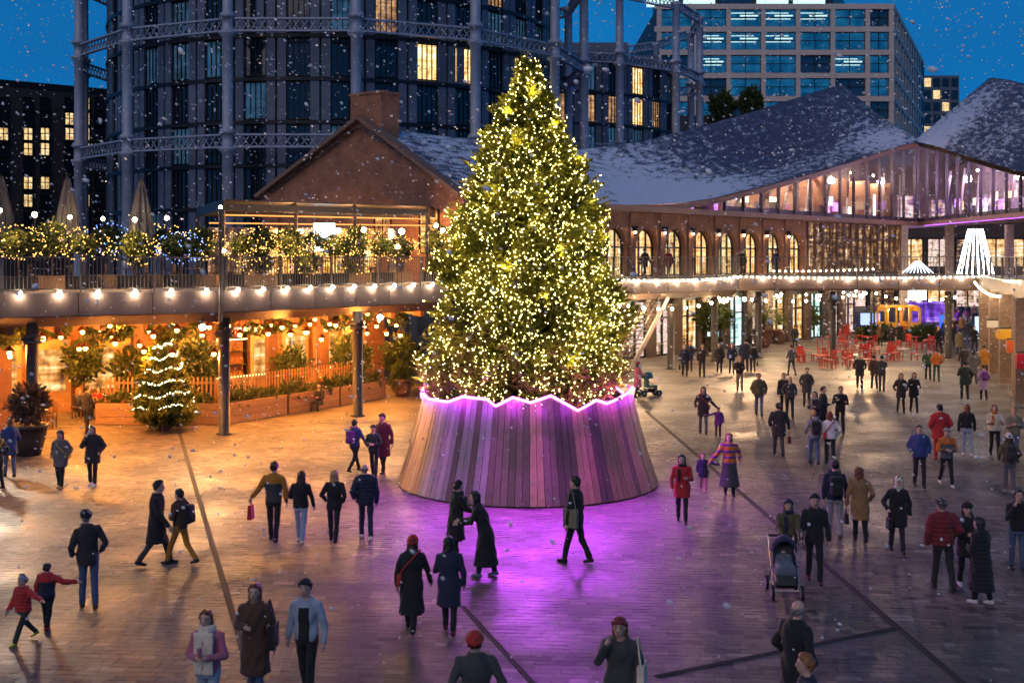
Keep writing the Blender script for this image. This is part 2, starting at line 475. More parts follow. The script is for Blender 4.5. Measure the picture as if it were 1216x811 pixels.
setts()
# slot drains crossing the plaza
DRAIN = surf('drain_steel', (0.035, 0.03, 0.028), 0.8, 0.0, 0.3, 5)
def drain(p, q, w, label):
    m = MB()
    p = Vector((p[0], p[1], 0.0)); q = Vector((q[0], q[1], 0.0))
    d = (q - p).normalized(); n = Vector((-d.y, d.x, 0))
    for s in (-1, 1): m.bar(p + n * s * w * 0.5 + Vector((0, 0, 0.002)), q + n * s * w * 0.5 + Vector((0, 0, 0.002)), 0.03, 0.02)
    m.bar(p + Vector((0, 0, -0.004)), q + Vector((0, 0, -0.004)), w, 0.016)
    o = m.build('slot_drain', DRAIN); tag(o, label, 'drain')
drain((-12.1, 42.9), (-3.2, 15.6), 0.09, 'long dark slot drain across the paving left of the christmas tree')
drain((5.55, 49), (6.85, 15.6), 0.09, 'long dark slot drain across the paving right of the christmas tree')
drain((2.2, 18.0), (6.65, 20.35), 0.07, 'short thin drain line near the front behind the man in black')
drain((-0.9, 21.6), (0.35, 17.6), 0.06, 'short thin drain line near the front centre edge')

# ------------------------------------------------------------------ christmas tree and its timber plinth
TX, TY = (627 - 608) * 33.7 / FPX, 33.7
LEAF = None
def leafmat(name, dark, light, rough=0.6, trans=0.25):
    if name in MATS: return MATS[name]
    m, nt, out = nodes_of(name)
    a = N(nt, 'ShaderNodeAttribute'); a.attribute_name = 'tone'
    r = ramp(nt, [(0.0, dark), (1.0, light)]); nt.links.new(a.outputs['Fac'], r.inputs[0])
    b = N(nt, 'ShaderNodeBsdfPrincipled'); b.inputs['Roughness'].default_value = rough
    nt.links.new(r.outputs[0], b.inputs['Base Color'])
    t = N(nt, 'ShaderNodeBsdfTranslucent'); nt.links.new(r.outputs[0], t.inputs[0])
    ms = N(nt, 'ShaderNodeMixShader'); ms.inputs[0].default_value = trans
    nt.links.new(b.outputs[0], ms.inputs[1]); nt.links.new(t.outputs[0], ms.inputs[2]); nt.links.new(ms.outputs[0], out.inputs[0])
    MATS[name] = m; return m
NEEDLE = leafmat('fir_needle', (0.075, 0.085, 0.010), (0.36, 0.34, 0.045), .6, .4)
LEAFG = leafmat('shrub_leaf', (0.03, 0.05, 0.015), (0.11, 0.15, 0.04))
LEAFY = leafmat('spiky_leaf', (0.05, 0.07, 0.02), (0.20, 0.22, 0.07))
BARK = surf('bark', (0.07, 0.045, 0.03), 0.9, 0, 0.3, 8, 0.4, 30)

def blades(P, D, L, Wd, tone, name, mat):
    """P base points, D unit directions, L lengths, Wd widths: two crossed leaf blades each"""
    n = len(P)
    up = nrg.normal(size=(n, 3))
    A = np.cross(D, up); A /= np.linalg.norm(A, axis=1)[:, None] + 1e-9
    B = np.cross(D, A)
    V = np.empty((n, 6, 3))
    mid = P + D * (L * 0.45)[:, None]; tip = P + D * L[:, None]
    V[:, 0] = P; V[:, 1] = mid + A * (Wd / 2)[:, None]; V[:, 2] = tip; V[:, 3] = mid - A * (Wd / 2)[:, None]
    V[:, 4] = mid + B * (Wd / 2)[:, None]; V[:, 5] = mid - B * (Wd / 2)[:, None]
    i = (np.arange(n) * 6)[:, None]
    F = np.concatenate([i + np.array([[0, 1, 2, 3]]), i + np.array([[0, 4, 2, 5]])])
    me = np_mesh(name, V.reshape(-1, 3), F, mat)
    a = me.attributes.new('tone', 'FLOAT', 'POINT'); a.data.foreach_set('value', np.repeat(tone, 6).astype(np.float32))
    return me
def unit(v): return v / (np.linalg.norm(v, axis=-1, keepdims=True) + 1e-9)

def fir(root, z0, prof, nb, per, leaf, seed, bulb_n=0, bulb_r=0.022, bulb_mat=None):
    """conical fir: limbs leave the trunk, the outer part of each limb carries needle sprays"""
    g = np.random.default_rng(seed)
    zs = np.array([p[0] for p in prof]); rs = np.array([p[1] for p in prof])
    H = zs[-1]
    m = MB(); m.tube([(0, 0, z0), (0, 0, (z0 + H) / 2), (0, 0, H - 0.3)], [0.16 * H / 12 + .04, 0.1 * H / 12 + .02, 0.02], 8)
    m.build('trunk', BARK, root)
    P = []; D = []; L = []; T = []; lim = MB(); bulbs = []
    w = np.interp(np.linspace(z0, H, 400), zs, rs) + 0.25
    cdf = np.cumsum(w); cdf /= cdf[-1]
    for i in range(nb):
        z = np.interp((i + 0.5) / nb, cdf, np.linspace(z0, H, 400))
        th = i * 2.39996 + g.normal(0, 0.15)
        lob = 1 + 0.09 * math.sin(3 * th + z * 1.7) + 0.08 * math.sin(5 * th - z * 2.6) + 0.06 * math.sin(z * 5.1 + th)
        r = max(0.10, np.interp(z, zs, rs) * lob * g.uniform(0.78, 1.08))
        tip = np.array([math.cos(th) * r, math.sin(th) * r, z + 0.10 * r])
        base = np.array([0, 0, z - 0.22 * r])
        bow = np.array([0, 0, -0.06 * r])
        if i % 3 == 0: lim.tube([base, (base + tip) / 2 + bow, tip], [0.035, 0.02, 0.008], 4, cap=False)
        k = per if r > 0.5 else max(10, per // 2)
        s = 1 - np.abs(g.normal(0, 0.30, k)); s = np.clip(s, 0.25, 1.0)
        pt = base[None] * ((1 - s) ** 2)[:, None] + 2 * ((base + tip) / 2 + bow)[None] * (s * (1 - s))[:, None] + tip[None] * (s ** 2)[:, None]
        out_ = unit(tip - base)[None]
        d = unit(out_ * 0.75 + g.normal(0, 0.62, (k, 3)) + np.array([0, 0, 0.28]))
        pt = pt + g.normal(0, 0.055 + 0.05 * min(r, 2) / 2, (k, 3))
        P.append(pt); D.append(d); L.append(g.uniform(0.6, 1.25, k) * leaf)
        T.append(np.clip(g.normal(0.5, 0.22) + g.normal(0, 0.18, k), 0, 1))
        nbl = int(round(bulb_n / nb * (0.35 + 1.3 * g.random()) * (0.5 + r / 2.2)))
        if nbl:
            ii = g.choice(k, nbl, p=(s ** 3) / (s ** 3).sum())
            bulbs.append(pt[ii] + d[ii] * (leaf * g.uniform(0.5, 1.0, (nbl, 1))))
    P = np.concatenate(P); D = np.concatenate(D); L = np.concatenate(L); T = np.concatenate(T)
    put('foliage', blades(P, D, L, L * 0.30, T, 'foliage', NEEDLE), root)
    lim.build('limbs', BARK, root)['kind'] = 'stuff'
    if bulbs:
        Bp = np.concatenate(bulbs); n = len(Bp)
        o = np.array([(1, 0, 0), (-1, 0, 0), (0, 1, 0), (0, -1, 0), (0, 0, 1), (0, 0, -1)], dtype=float)
        rr = bulb_r * g.uniform(0.55, 1.25, (n, 1, 1))
        V = Bp[:, None, :] + o[None] * rr
        f = np.array([(0, 2, 4), (2, 1, 4), (1, 3, 4), (3, 0, 4), (2, 0, 5), (1, 2, 5), (3, 1, 5), (0, 3, 5)])
        F = (np.arange(n) * 6)[:, None, None] + f[None]
        b = put('light_bulbs', np_mesh('light_bulbs', V.reshape(-1, 3), F.reshape(-1, 3), bulb_mat), root); b['kind'] = 'stuff'
    return P

xt = thing('christmas_tree', 'tall christmas tree covered in warm white fairy lights on timber plinth', 'christmas tree', (TX, TY, 0))
FAIRY = glow('fairy_light', (1.0, 0.75, 0.22), 24)
fir(xt, 2.1, [(2.1, 2.35), (2.5, 2.62), (2.9, 2.72), (4.1, 2.62), (5.8, 2.22), (7.7, 1.86), (8.93, 1.42), (10.4, 0.76), (11.1, 0.42), (11.5, 0.2), (11.9, 0.04)], 680, 96, 0.30, 3, 12000, 0.0135, FAIRY)

lg = random.Random(2)
for k in range(60):
    z = 2.6 + 8.9 * ((k + .5) / 60) ** 1.25; th = k * 2.39996
    r = float(np.interp(z, [2.1, 2.9, 4.1, 5.8, 7.7, 8.93, 10.6, 11.75], [2.5, 2.85, 2.8, 2.42, 2.08, 1.62, 1.0, .3])) * lg.uniform(.62, 1.2)
    lamp((TX + math.cos(th) * r, TY + math.sin(th) * r, z), 11, (1.0, .78, .22), .05, name='fairy_lamp')
PLANK = surf('plinth_timber', (0.155, 0.105, 0.082), 0.42, 0, 0.35, 3.0, 0.25, 14, rand=0.32, stretch=(6, 6, 0.35))
PLANK_SHEEN = surf('plinth_timber_sheen', (0.30, 0.265, 0.24), 0.45, 0, 0.3, 3.0, 0.25, 14, rand=0.25, stretch=(6, 6, 0.35))  # silvery sheen on the left planks, put into the colour
PLANK_PALE_LIT = surf('plinth_timber_pale_lit', (0.36, 0.235, 0.125), 0.42, 0, 0.3, 3.0, 0.25, 14, rand=0.22, stretch=(6, 6, 0.35))  # gold light on the sides put into the colour; also random pale planks
pl = thing('tree_plinth', 'round flared timber plank plinth under the lit christmas tree', 'plinth', (TX, TY, 0))
zig = [(505, 463), (514, 473), (539, 477), (554, 471), (581, 474), (591, 482), (609, 472), (628, 478), (650, 470), (678, 487), (700, 475), (711, 479), (736, 468), (748, 460)]
RB, RT, ZT = 3.72, 3.0, 2.6
def zpts():
    A = []
    for x, y in zig:
        s = max(-0.995, min(0.995, (x - 627) / 123.5)); th = math.asin(s)
        D = 33.7 - 3.0 * math.cos(th)
        A.append((th, CAMZ - (y - 305) * D / FPX))
    t0, t1 = A[-1][0], A[0][0] + 2 * math.pi
    nb = 13; zr = random.Random(5)
    for k in range(1, nb): A.append((t0 + (t1 - t0) * k / nb, 2.42 + (0.16 if k % 2 else -0.12) * zr.uniform(0.6, 1.2)))
    return A
ZP = zpts()
def ztop(th):
    th = (th - ZP[0][0]) % (2 * math.pi) + ZP[0][0]
    xs = [a for a, _ in ZP] + [ZP[0][0] + 2 * math.pi]; ys = [b for _, b in ZP] + [ZP[0][1]]
    return float(np.interp(th, xs, ys))
def prad(z): return RB + (RT - RB) * (z / 2.45) ** 0.85
NP = 118
for i in range(NP):
    a0 = 2 * math.pi * i / NP; a1 = 2 * math.pi * (i + 1) / NP; gap = 0.0018
    pts = []
    jit = rnd.uniform(-0.006, 0.006)
    m = MB()
    rings = []
    for k in range(4):
        f = k / 3
        row = []
        for a in (a0 + gap, a1 - gap):
            z = 0.04 + (ztop(a) - 0.04) * f
            r = prad(z) + jit
            row.append(((math.sin(a) * r, -math.cos(a) * r, z), (math.sin(a) * (r - 0.05), -math.cos(a) * (r - 0.05), z)))
        rings.append(row)
    for k in range(3):
        (o0, i0), (o1, i1) = rings[k]; (p0, j0), (p1, j1) = rings[k + 1]
        m.hexa([o0, o1, i1, i0, p0, p1, j1, j0])
    th = (a0 + a1) / 2
    mt = PLANK_SHEEN if 5.35 < th < 5.95 and rnd.random() < 0.8 else (PLANK_PALE_LIT if (0.3 < th < 1.35 and rnd.random() < 0.75) or (5.0 < th < 5.35) else (PLANK if rnd.random() < .85 else PLANK_PALE_LIT))
    m.build('plank', mt, pl)
m = MB(); m.lathe([(RB - 0.16, 0), (RB - 0.14, 0.05), (RT - 0.2, 2.2), (RT - 0.25, 2.25)], n=48)
m.build('inner_drum', BLACK, pl)
NEON = glow('neon_tube', (0.80, 0.16, 1.0), 4.0)
m = MB(); tubep = []
ths = sorted([a for a, _ in ZP])
for a in ths + [ths[0] + 2 * math.pi]:
    z = ztop(a); r = prad(z) + 0.055
    tubep.append((math.sin(a) * r, -math.cos(a) * r, z))
P2 = []
for a, b in zip(tubep[:-1], tubep[1:]):
    for k in range(3):
        t = k / 3
        x, y, z = [a[i] * (1 - t) + b[i] * t for i in range(3)]
        rr = math.hypot(x, y); q = (prad(z) + 0.055) / rr
        P2.append((x * q, y * q, z))
P2.append(tubep[-1])
m.tube(P2, 0.036, 8, cap=False)
m.build('neon_tube', NEON, pl)
PURP = (0.58, 0.055, 1.0)
for k in range(26):
    a = k * 2 * math.pi / 26 + .1
    lamp((TX + math.sin(a) * 3.30, TY - math.cos(a) * 3.30, 2.5), 6.5, (.5, .04, 1.0), .12, name='neon_fill')
    if k % 2: lamp((TX + math.sin(a) * 3.05, TY - math.cos(a) * 3.05, 2.72), 26, (.6, .04, 1.0), .1, name='neon_fill')
for a, e in ((-1.2, 100), (-0.75, 260), (-0.3, 430), (0.1, 500), (0.5, 420), (0.95, 220), (1.4, 90)):  # unseen purple spots added at the rim, thrown outward onto the paving
    r = 3.42
    dv = Vector((math.sin(a) * .8, -math.cos(a) * .8, -.72))
    lamp((TX + math.sin(a) * r, TY - math.cos(a) * r, 2.28), e, PURP, 0.3, 'SPOT', dv.to_track_quat('-Z', 'Y').to_euler(), 122, name='neon_fill')

# ------------------------------------------------------------------ upper walkway (deck), left
ZD, ZS = 5.2, 4.06
E = [(-26.0, 33.1), (-16.7, 38.4), (-10.3, 42.0), (-6.27, 47.3), (-3.9, 50.4), (5.4, 62.0), (13.6, 70.5)]
U = Vector((0.65, 0.76)); VV = Vector((0.76, -0.65))
FO = Vector((-2.54, 56.5))           # yard side corner of the brick gable
def F_(s, off=0.0, z=None):
    p = FO + U * s + VV * off
    return (p.x, p.y) if z is None else (p.x, p.y, z)
backd = [F_(33, -8), F_(0, -8), (-13.5, 70), (-40, 62), (-40, 33.1)]
dk = thing('viaduct_walkway', 'raised walkway with plain grey brown fascia above the orange restaurant', 'walkway', (0, 0, 0))
m = MB(); m.slab([(p[0] * 1.0, p[1] + 0.25) for p in E] + backd, ZD - 0.16, ZD); m.build('deck_slab', CONC, dk)
m = MB(); m.slab([(p[0], p[1] + 0.6) for p in E] + backd, ZS + 0.2, ZS + 0.3); m.build('soffit', surf('soffit_timber', (0.25, 0.14, 0.07), 0.6, 0, 0.3, 2, coord='Object', stretch=(1, 6, 1)), dk)
for i in range(len(E) - 1):
    p, q = Vector(E[i]), Vector(E[i + 1]); Ln = (q - p).length
    n = max(1, round(Ln / 2.6))
    for k in range(n):
        a = p + (q - p) * (k / n); b = p + (q - p) * ((k + 1) / n); d = (b - a).normalized() * 0.012
        mm = MB(); mm.wall(a + d, b - d, ZD - 0.78, ZD - 0.02, 0.10); mm.build('fascia_panel', FASCIA, dk)
    mm = MB()
    d = (q - p).normalized(); nn = Vector((-d.y, d.x))
    mm.hexa([(p.x + nn.x * .5, p.y + nn.y * .5, ZS), (q.x + nn.x * .5, q.y + nn.y * .5, ZS), (q.x + nn.x * .62, q.y + nn.y * .62, ZS), (p.x + nn.x * .62, p.y + nn.y * .62, ZS),
             (p.x + nn.x * .02, p.y + nn.y * .02, ZD - .80), (q.x + nn.x * .02, q.y + nn.y * .02, ZD - .80), (q.x + nn.x * .14, q.y + nn.y * .14, ZD - .80), (p.x + nn.x * .14, p.y + nn.y * .14, ZD - .80)])
    mm.build('edge_beam', FASCIA, dk)
RAILM = surf('railing_steel', (0.13, 0.11, 0.10), 0.45, 0.5, 0.2, 6)
def railing(p, q, label, z=ZD, h=1.18, step=0.13, group='railing lengths along the upper walkways', post=2.6):
    p = Vector(p); q = Vector(q); Ln = (q - p).length; d = (q - p) / Ln
    t = thing('railing', label, 'railing', (p.x, p.y, z), math.atan2(d.y, d.x), group)
    m = MB(); m.bar((0, 0, h), (Ln, 0, h), 0.07, 0.04); m.build('top_rail', RAILM, t)
    m = MB(); m.bar((0, 0, 0.12), (Ln, 0, 0.12), 0.05, 0.03); m.build('bottom_rail', RAILM, t)
    n = max(1, round(Ln / post))
    pm = MB(); pm.box((0, 0, 0), (0.05, 0.09, h)); pm = pm.mesh('post', RAILM)
    for k in range(n + 1): put('post', pm, t, (min(Ln - 0.03, max(0.03, k * Ln / n)), 0, 0))
    m = MB(); k = step
    while k < Ln: m.box((k, 0, 0.12), (0.022, 0.022, h - 0.14)); k += step
    b = m.build('balusters', RAILM, t); b['kind'] = 'stuff'
railing((-26.0, 33.3), (-16.7, 38.6), 'baluster railing at the far left end of the restaurant terrace')
railing((-16.7, 38.6), (-10.3, 42.2), 'baluster railing on terrace between the two leftmost restaurant columns')
railing((-10.3, 42.2), (-3.9, 50.6), 'baluster railing on terrace below the lit steel pergola')
railing((-3.9, 50.6), (5.4, 62.2), 'baluster railing running behind the big christmas tree', step=0.16)
railing((5.4, 62.2), (13.6, 70.7), 'baluster railing in front of the lit brick arches', step=0.18)

# steel columns of the walkway
colm = MB(); colm.lathe([(0.30, 0), (0.30, 0.04), (0.205, 0.06), (0.205, 3.55), (0.30, 3.7), (0.30, 3.78), (0.2, 3.8), (0.2, 4.2)], n=14)
colm = colm.mesh('shaft', STEEL, True)
capm = MB(); capm.box((0, 0, 3.62), (0.75, 0.16, 0.07)); capm.box((0, 0, 3.78), (0.16, 0.75, 0.07)); capm.lathe([(0.32, 3.5), (0.34, 3.56), (0.32, 3.6)], n=14)
capm = capm.mesh('capital', STEEL)
for (x, y), lb in (((-16.0, 39.3), 'round dark steel column at far left beside the bare potted shrub'),
                   ((-10.4, 42.6), 'round dark steel column right of the small lit christmas tree'),
                   ((-6.2, 47.4), 'round dark steel column by the timber planters left of the plinth'),
                   ((9.05, 67.2), 'dark steel column standing right of the outdoor stair'),
                   ((12.4, 72.2), 'dark steel column behind the row of navy coated walkers'),
                   ((4.2, 61.4), 'dark steel column just right of the big christmas tree')):
    t = thing('steel_column', lb, 'column', (x, y, 0), 0.6, 'columns under the walkway')
    put('shaft', colm, t); put('capital', capm, t)

# ------------------------------------------------------------------ west brick range: gable, arches, slate roof
ZE = 9.0
wb = thing('brick_warehouse', 'long red brick warehouse with gable end, arched openings and slate roof', 'building', (0, 0, 0))
AP = FO - VV * 6.87
GL = AP - VV * 8.3
gang = math.atan2(-(VV.y), -(VV.x))
# gable wall in its own space: x along the wall
gr = math.atan2(VV.y, VV.x)
m = MB(); gw = 8.3 + 6.87
pts = [(0, 5.2), (gw, 5.2), (gw, 9.35), (8.3, 13.45), (0, 9.75)]
n5 = len(pts)
m.add([(x, 0, z) for x, z in pts] + [(x, 0.45, z) for x, z in pts], [tuple(range(n5)), tuple(reversed(range(n5, 2 * n5)))] + [(i, i + n5, (i + 1) % n5 + n5, (i + 1) % n5) for i in range(n5)])
o = m.build('gable_wall', BRICK, wb); o.location = (GL.x, GL.y, 0); o.rotation_euler = (0, 0, gr)
m = MB()
for (a, b) in (((0 - .2, 9.72), (8.3, 13.5)), ((8.3, 13.5), (gw + .25, 9.28))):
    m.bar((a[0], -0.02, a[1] + .08), (b[0], -0.02, b[1] + .08), 0.7, 0.2)
o = m.build('gable_coping', surf('stone_coping', (0.20, 0.12, 0.09), 0.8, 0, .3, 3), wb); o.location = (GL.x, GL.y, 0); o.rotation_euler = (0, 0, gr)
m = MB(); m.box((8.3, 0.9, 12.6), (2.3, 1.3, 2.2)); m.box((8.3, 0.9, 14.8), (2.45, 1.45, 0.12))
o = m.build('chimney', BRICK, wb); o.location = (GL.x, GL.y, 0); o.rotation_euler = (0, 0, gr)
# window openings in the gable at terrace level
GWIN = shopglow('window_warm', [(0.25, (0.10, 0.03, 0.008)), (0.48, (0.6, 0.24, 0.05)), (0.62, (1.0, 0.55, 0.18)), (0.75, (1.0, 0.85, 0.55))], 0.8, 1.0)
def sash(parent, x, z, w, h, lit, y=-0.05, nx=2, nz=3, frame=BLACK):
    f = MB()
    for xx in (x - w / 2, x + w / 2): f.box((xx, y, z), (0.07, 0.12, h))
    for k in range(nz + 1): f.box((x, y, z + h * k / nz - 0.03), (w, 0.10, 0.05))
    for k in range(1, nx): f.box((x - w / 2 + w * k / nx, y, z), (0.04, 0.09, h))
    o = f.build('window', frame, parent)
    p = MB(); p.box((x, y + 0.03, z), (w - .05, 0.03, h)); p.build('pane', lit, o)
    return o
for x, z, w, h in ((9.9, 6.7, 1.2, 2.0), (13.2, 6.6, 1.3, 2.1), (5.2, 5.3, 1.6, 2.6)):
    o = sash(wb, x, z, w, h, GWIN, y=-0.02); o.location = (GL.x, GL.y, 0); o.rotation_euler = (0, 0, gr)
# roof profile along the ridge
def s_on_facade(px, org):
    k = (px - 608) / FPX
    s = (k * org.y - org.x) / (U.x - k * U.y)
    return s, org.y + U.y * s
ridge = []
for px, py in ((436, 151), (560, 166), (640, 175), (690, 178), (760, 169), (840, 148), (900, 131), (960, 112), (985, 104), (1005, 100), (1017, 101), (1026, 105)):
    s, D = s_on_facade(px, AP); ridge.append((s, CAMZ + (305 - py) * D / FPX))
eave = [(0, 9.35), (8, 9.2)]
for px, py in ((730, 244), (800, 242), (840, 236), (900, 222), (960, 206), (1020, 188), (1060, 175), (1090, 168)):
    s, D = s_on_facade(px, FO); eave.append((s, CAMZ + (305 - py) * D / FPX))
SK = eave[-1][0]
ridge_z = lambda s: float(np.interp(s, [a for a, _ in ridge], [b for _, b in ridge]))
eave_z = lambda s: float(np.interp(s, [a for a, _ in eave], [b for _, b in eave]))
def slate():
    m, nt, out = nodes_of('snowy_slate')
    tc = N(nt, 'ShaderNodeTexCoord')
    uv = N(nt, 'ShaderNodeUVMap'); uv.uv_map = 'roof'
    br = N(nt, 'ShaderNodeTexBrick'); br.inputs['Scale'].default_value = 1; br.inputs['Brick Width'].default_value = 0.45; br.inputs['Row Height'].default_value = 0.28; br.inputs['Mortar Size'].default_value = 0.02
    br.inputs['Color1'].default_value = (0.06, 0.06, 0.105, 1); br.inputs['Color2'].default_value = (0.10, 0.10, 0.155, 1); br.inputs['Mortar'].default_value = (0.035, 0.035, 0.06, 1)
    nt.links.new(uv.outputs[0], br.inputs['Vector'])
    at_ = N(nt, 'ShaderNodeAttribute'); at_.attribute_name = 'snow'
    n1 = N(nt, 'ShaderNodeTexNoise'); n1.inputs['Scale'].default_value = 0.95; n1.inputs['Detail'].default_value = 10; n1.inputs['Roughness'].default_value = 0.74
    mp = N(nt, 'ShaderNodeMapping'); mp.inputs['Scale'].default_value = (1.0, 2.2, 1); nt.links.new(uv.outputs[0], mp.inputs[0]); nt.links.new(mp.outputs[0], n1.inputs['Vector'])
    ad = N(nt, 'ShaderNodeMath', operation='ADD'); nt.links.new(n1.outputs[0], ad.inputs[0]); nt.links.new(at_.outputs['Fac'], ad.inputs[1])
    n2 = N(nt, 'ShaderNodeTexNoise'); n2.inputs['Scale'].default_value = 5; n2.inputs['Detail'].default_value = 6
    nt.links.new(uv.outputs[0], n2.inputs['Vector'])
    sc = N(nt, 'ShaderNodeMath', operation='MULTIPLY_ADD'); sc.inputs[1].default_value = 0.30; nt.links.new(n2.outputs[0], sc.inputs[0]); nt.links.new(ad.outputs[0], sc.inputs[2])
    th = ramp(nt, [(0.63, (0, 0, 0)), (0.70, (.16, .16, .16)), (0.76, (1, 1, 1))]); nt.links.new(sc.outputs[0], th.inputs[0])
    mx = N(nt, 'ShaderNodeMixRGB'); mx.inputs[2].default_value = (0.72, 0.75, 0.85, 1)
    nt.links.new(th.outputs[0], mx.inputs[0]); nt.links.new(br.outputs[0], mx.inputs[1])
    b = N(nt, 'ShaderNodeBsdfPrincipled'); b.inputs['Roughness'].default_value = 0.55
    nt.links.new(mx.outputs[0], b.inputs['Base Color'])
    bp = N(nt, 'ShaderNodeBump'); bp.inputs['Strength'].default_value = 0.6; bp.inputs['Distance'].default_value = 0.03; bp.invert = True
    nt.links.new(br.outputs['Fac'], bp.inputs['Height'])
    bq = N(nt, 'ShaderNodeBump'); bq.inputs['Strength'].default_value = 0.8; bq.inputs['Distance'].default_value = 0.06
    nt.links.new(th.outputs[0], bq.inputs['Height']); nt.links.new(bp.outputs[0], bq.inputs['Normal']); nt.links.new(bq.outputs[0], b.inputs['Normal'])
    nt.links.new(b.outputs[0], out.inputs[0]); return m
SLATE = slate()
def roof(fac, rid, back, s0, s1, ns, parent, snowf, name='roof'):
    """grid from back eave over ridge to yard eave; fac/rid/back: s -> (x,y,z)"""
    V = []; UVs = []; SN = []
    rows = 22
    S = np.linspace(s0, s1, ns)
    for s in S:
        a = Vector(back(s)); b = Vector(rid(s)); c = Vector(fac(s))
        for k in range(4):
            V.append(tuple(a.lerp(b, k / 4))); UVs.append((s, -8 + 2 * k)); SN.append(0.0)
        L = (c - b).length
        for k in range(rows + 1):
            t = k / rows
            p = b.lerp(c, t)
            sag = -0.9 * math.sin(math.pi * t) * min(1, max(0, (s - 14) / 20)) * (1 - 0.55 * min(1, max(0, (s - 38) / 16)))
            rb = 0.22 * max(0, 1 - t / 0.12)
            p.z += sag + rb * 0
            V.append(tuple(p)); UVs.append((s, t * L)); SN.append(snowf(s, t))
    n = rows + 5
    F = []
    for i in range(ns - 1):
        for k in range(n - 1):
            F.append((i * n + k, i * n + k + 1, (i + 1) * n + k + 1, (i + 1) * n + k))
    me = np_mesh(name, V, F, SLATE, True)
    uvl = me.uv_layers.new(name='roof')
    idx = np.array(F).ravel()
    uvl.data.foreach_set('uv', np.array(UVs, dtype=np.float32)[idx].ravel())
    a = me.attributes.new('snow', 'FLOAT', 'POINT'); a.data.foreach_set('value', np.array(SN, dtype=np.float32))
    o = put(name, me, parent)
    return o
def snow_w(s, t):
    v = -0.038
    v += 0.24 * math.exp(-((s - 19) / 9.5) ** 2) * (0.62 + 0.55 * t)
    v += 0.13 * math.exp(-((s - 4) / 6) ** 2) * (1.1 - 0.4 * t)
    v += 0.10 * math.exp(-((t - 0.80) / 0.17) ** 2) * min(1, max(0, (s - 12) / 10))
    v += 0.14 * math.exp(-((s - 52) / 5) ** 2) * t
    return v
wr = roof(lambda s: (*F_(s, 0.28), eave_z(s)), lambda s: (*(AP + U * s)[:], ridge_z(s)), lambda s: (*(AP + U * s - VV * 8.3)[:], ridge_z(s) * 0 + 9.6),
          -0.3, SK + 0.4, 110, wb, snow_w)
# fascia under the roof edge
m = MB()
ss = np.linspace(0, SK, 70)
for a, b in zip(ss[:-1], ss[1:]):
    m.hexa([(*F_(a, 0.02), eave_z(a) - 0.40), (*F_(b, 0.02), eave_z(b) - 0.40), (*F_(b, 0.30), eave_z(b) - 0.40), (*F_(a, 0.30), eave_z(a) - 0.40),
            (*F_(a, 0.02), eave_z(a) - 0.05), (*F_(b, 0.02), eave_z(b) - 0.05), (*F_(b, 0.30), eave_z(b) - 0.05), (*F_(a, 0.30), eave_z(a) - 0.05)])
m.build('eaves_board', surf('copper_brown', (0.22, 0.11, 0.07), 0.5, 0.1, 0.2, 3), wb)

# arcade of brick arches on the walkway
BW = 3.1; BH = 3.75
def arch_mesh():
    m = MB(); ow = 1.08; spring = 1.75; th = 0.5; nseg = 12
    arc = [(-ow, 0), (-ow, spring)] + [(-ow * math.cos(math.pi * k / nseg), spring + ow * 1.02 * math.sin(math.pi * k / nseg)) for k in range(1, nseg)] + [(ow, spring), (ow, 0)]
    def face(y, flip):
        b = []
        b.append([(-BW / 2, 0), (-ow, 0), (-ow, spring), (-BW / 2, spring)])
        b.append([(ow, 0), (BW / 2, 0), (BW / 2, spring), (ow, spring)])
        top = arc[1:-1]
        for p, q in zip(top[:-1], top[1:]): b.append([p, q, (q[0], BH), (p[0], BH)])
        b.append([(-BW / 2, spring), (-ow, spring), (-ow, BH), (-BW / 2, BH)])
        b.append([(ow, spring), (BW / 2, spring), (BW / 2, BH), (ow, BH)])
        for f in b:
            q = [(x, y, z) for x, z in f]
            m.poly(list(reversed(q)) if flip else q)
    face(0, False); face(th, True)
    for p, q in zip(arc[:-1], arc[1:]):
        m.poly([(q[0], 0, q[1]), (p[0], 0, p[1]), (p[0], th, p[1]), (q[0], th, q[1])])
    # arch ring, slightly proud
    r0, r1 = ow + 0.0, ow + 0.24
    for k in range(nseg):
        a, b = math.pi * k / nseg, math.pi * (k + 1) / nseg
        P = []
        for y in (-0.035, 0.02):
            for rr, an in ((r0, a), (r1, a), (r1, b), (r0, b)):
                P.append((-rr * math.cos(an), y, spring + rr * 1.02 * math.sin(an)))
        m.hexa(P)
    m.box((-BW / 2, -0.06, 0), (0.42, 0.12, BH))
    return m.mesh('arch_bay', BRICK)
ARCH = arch_mesh()
def arch_win():
    f = MB(); ow = 1.06; spring = 1.75; y = 0.32
    for x in (-ow + 0.05, -0.36, 0.36, ow - 0.05): f.box((x, y, 0), (0.08, 0.1, spring + (0.9 if abs(x) < .5 else 0)))
    for z in (0.05, 1.7): f.box((0, y - .005, z), (2 * ow, 0.1, 0.09))
    for k in range(10):
        a, b = math.pi * k / 10, math.pi * (k + 1) / 10
        f.bar((-(ow - .05) * math.cos(a), y, spring + (ow - .05) * math.sin(a)), (-(ow - .05) * math.cos(b), y, spring + (ow - .05) * math.sin(b)), 0.08, 0.08, up=(0, 1, 0))
    p = MB(); p.poly([(-ow, y + 0.06, 0)] + [(ow, y + 0.06, 0)] + [(ow * math.cos(math.pi * k / 14), y + 0.06, spring + ow * math.sin(math.pi * k / 14)) for k in range(15)])
    return f.mesh('arched_window', BLACK), p.mesh('pane', None)
AWF, AWP = arch_win()
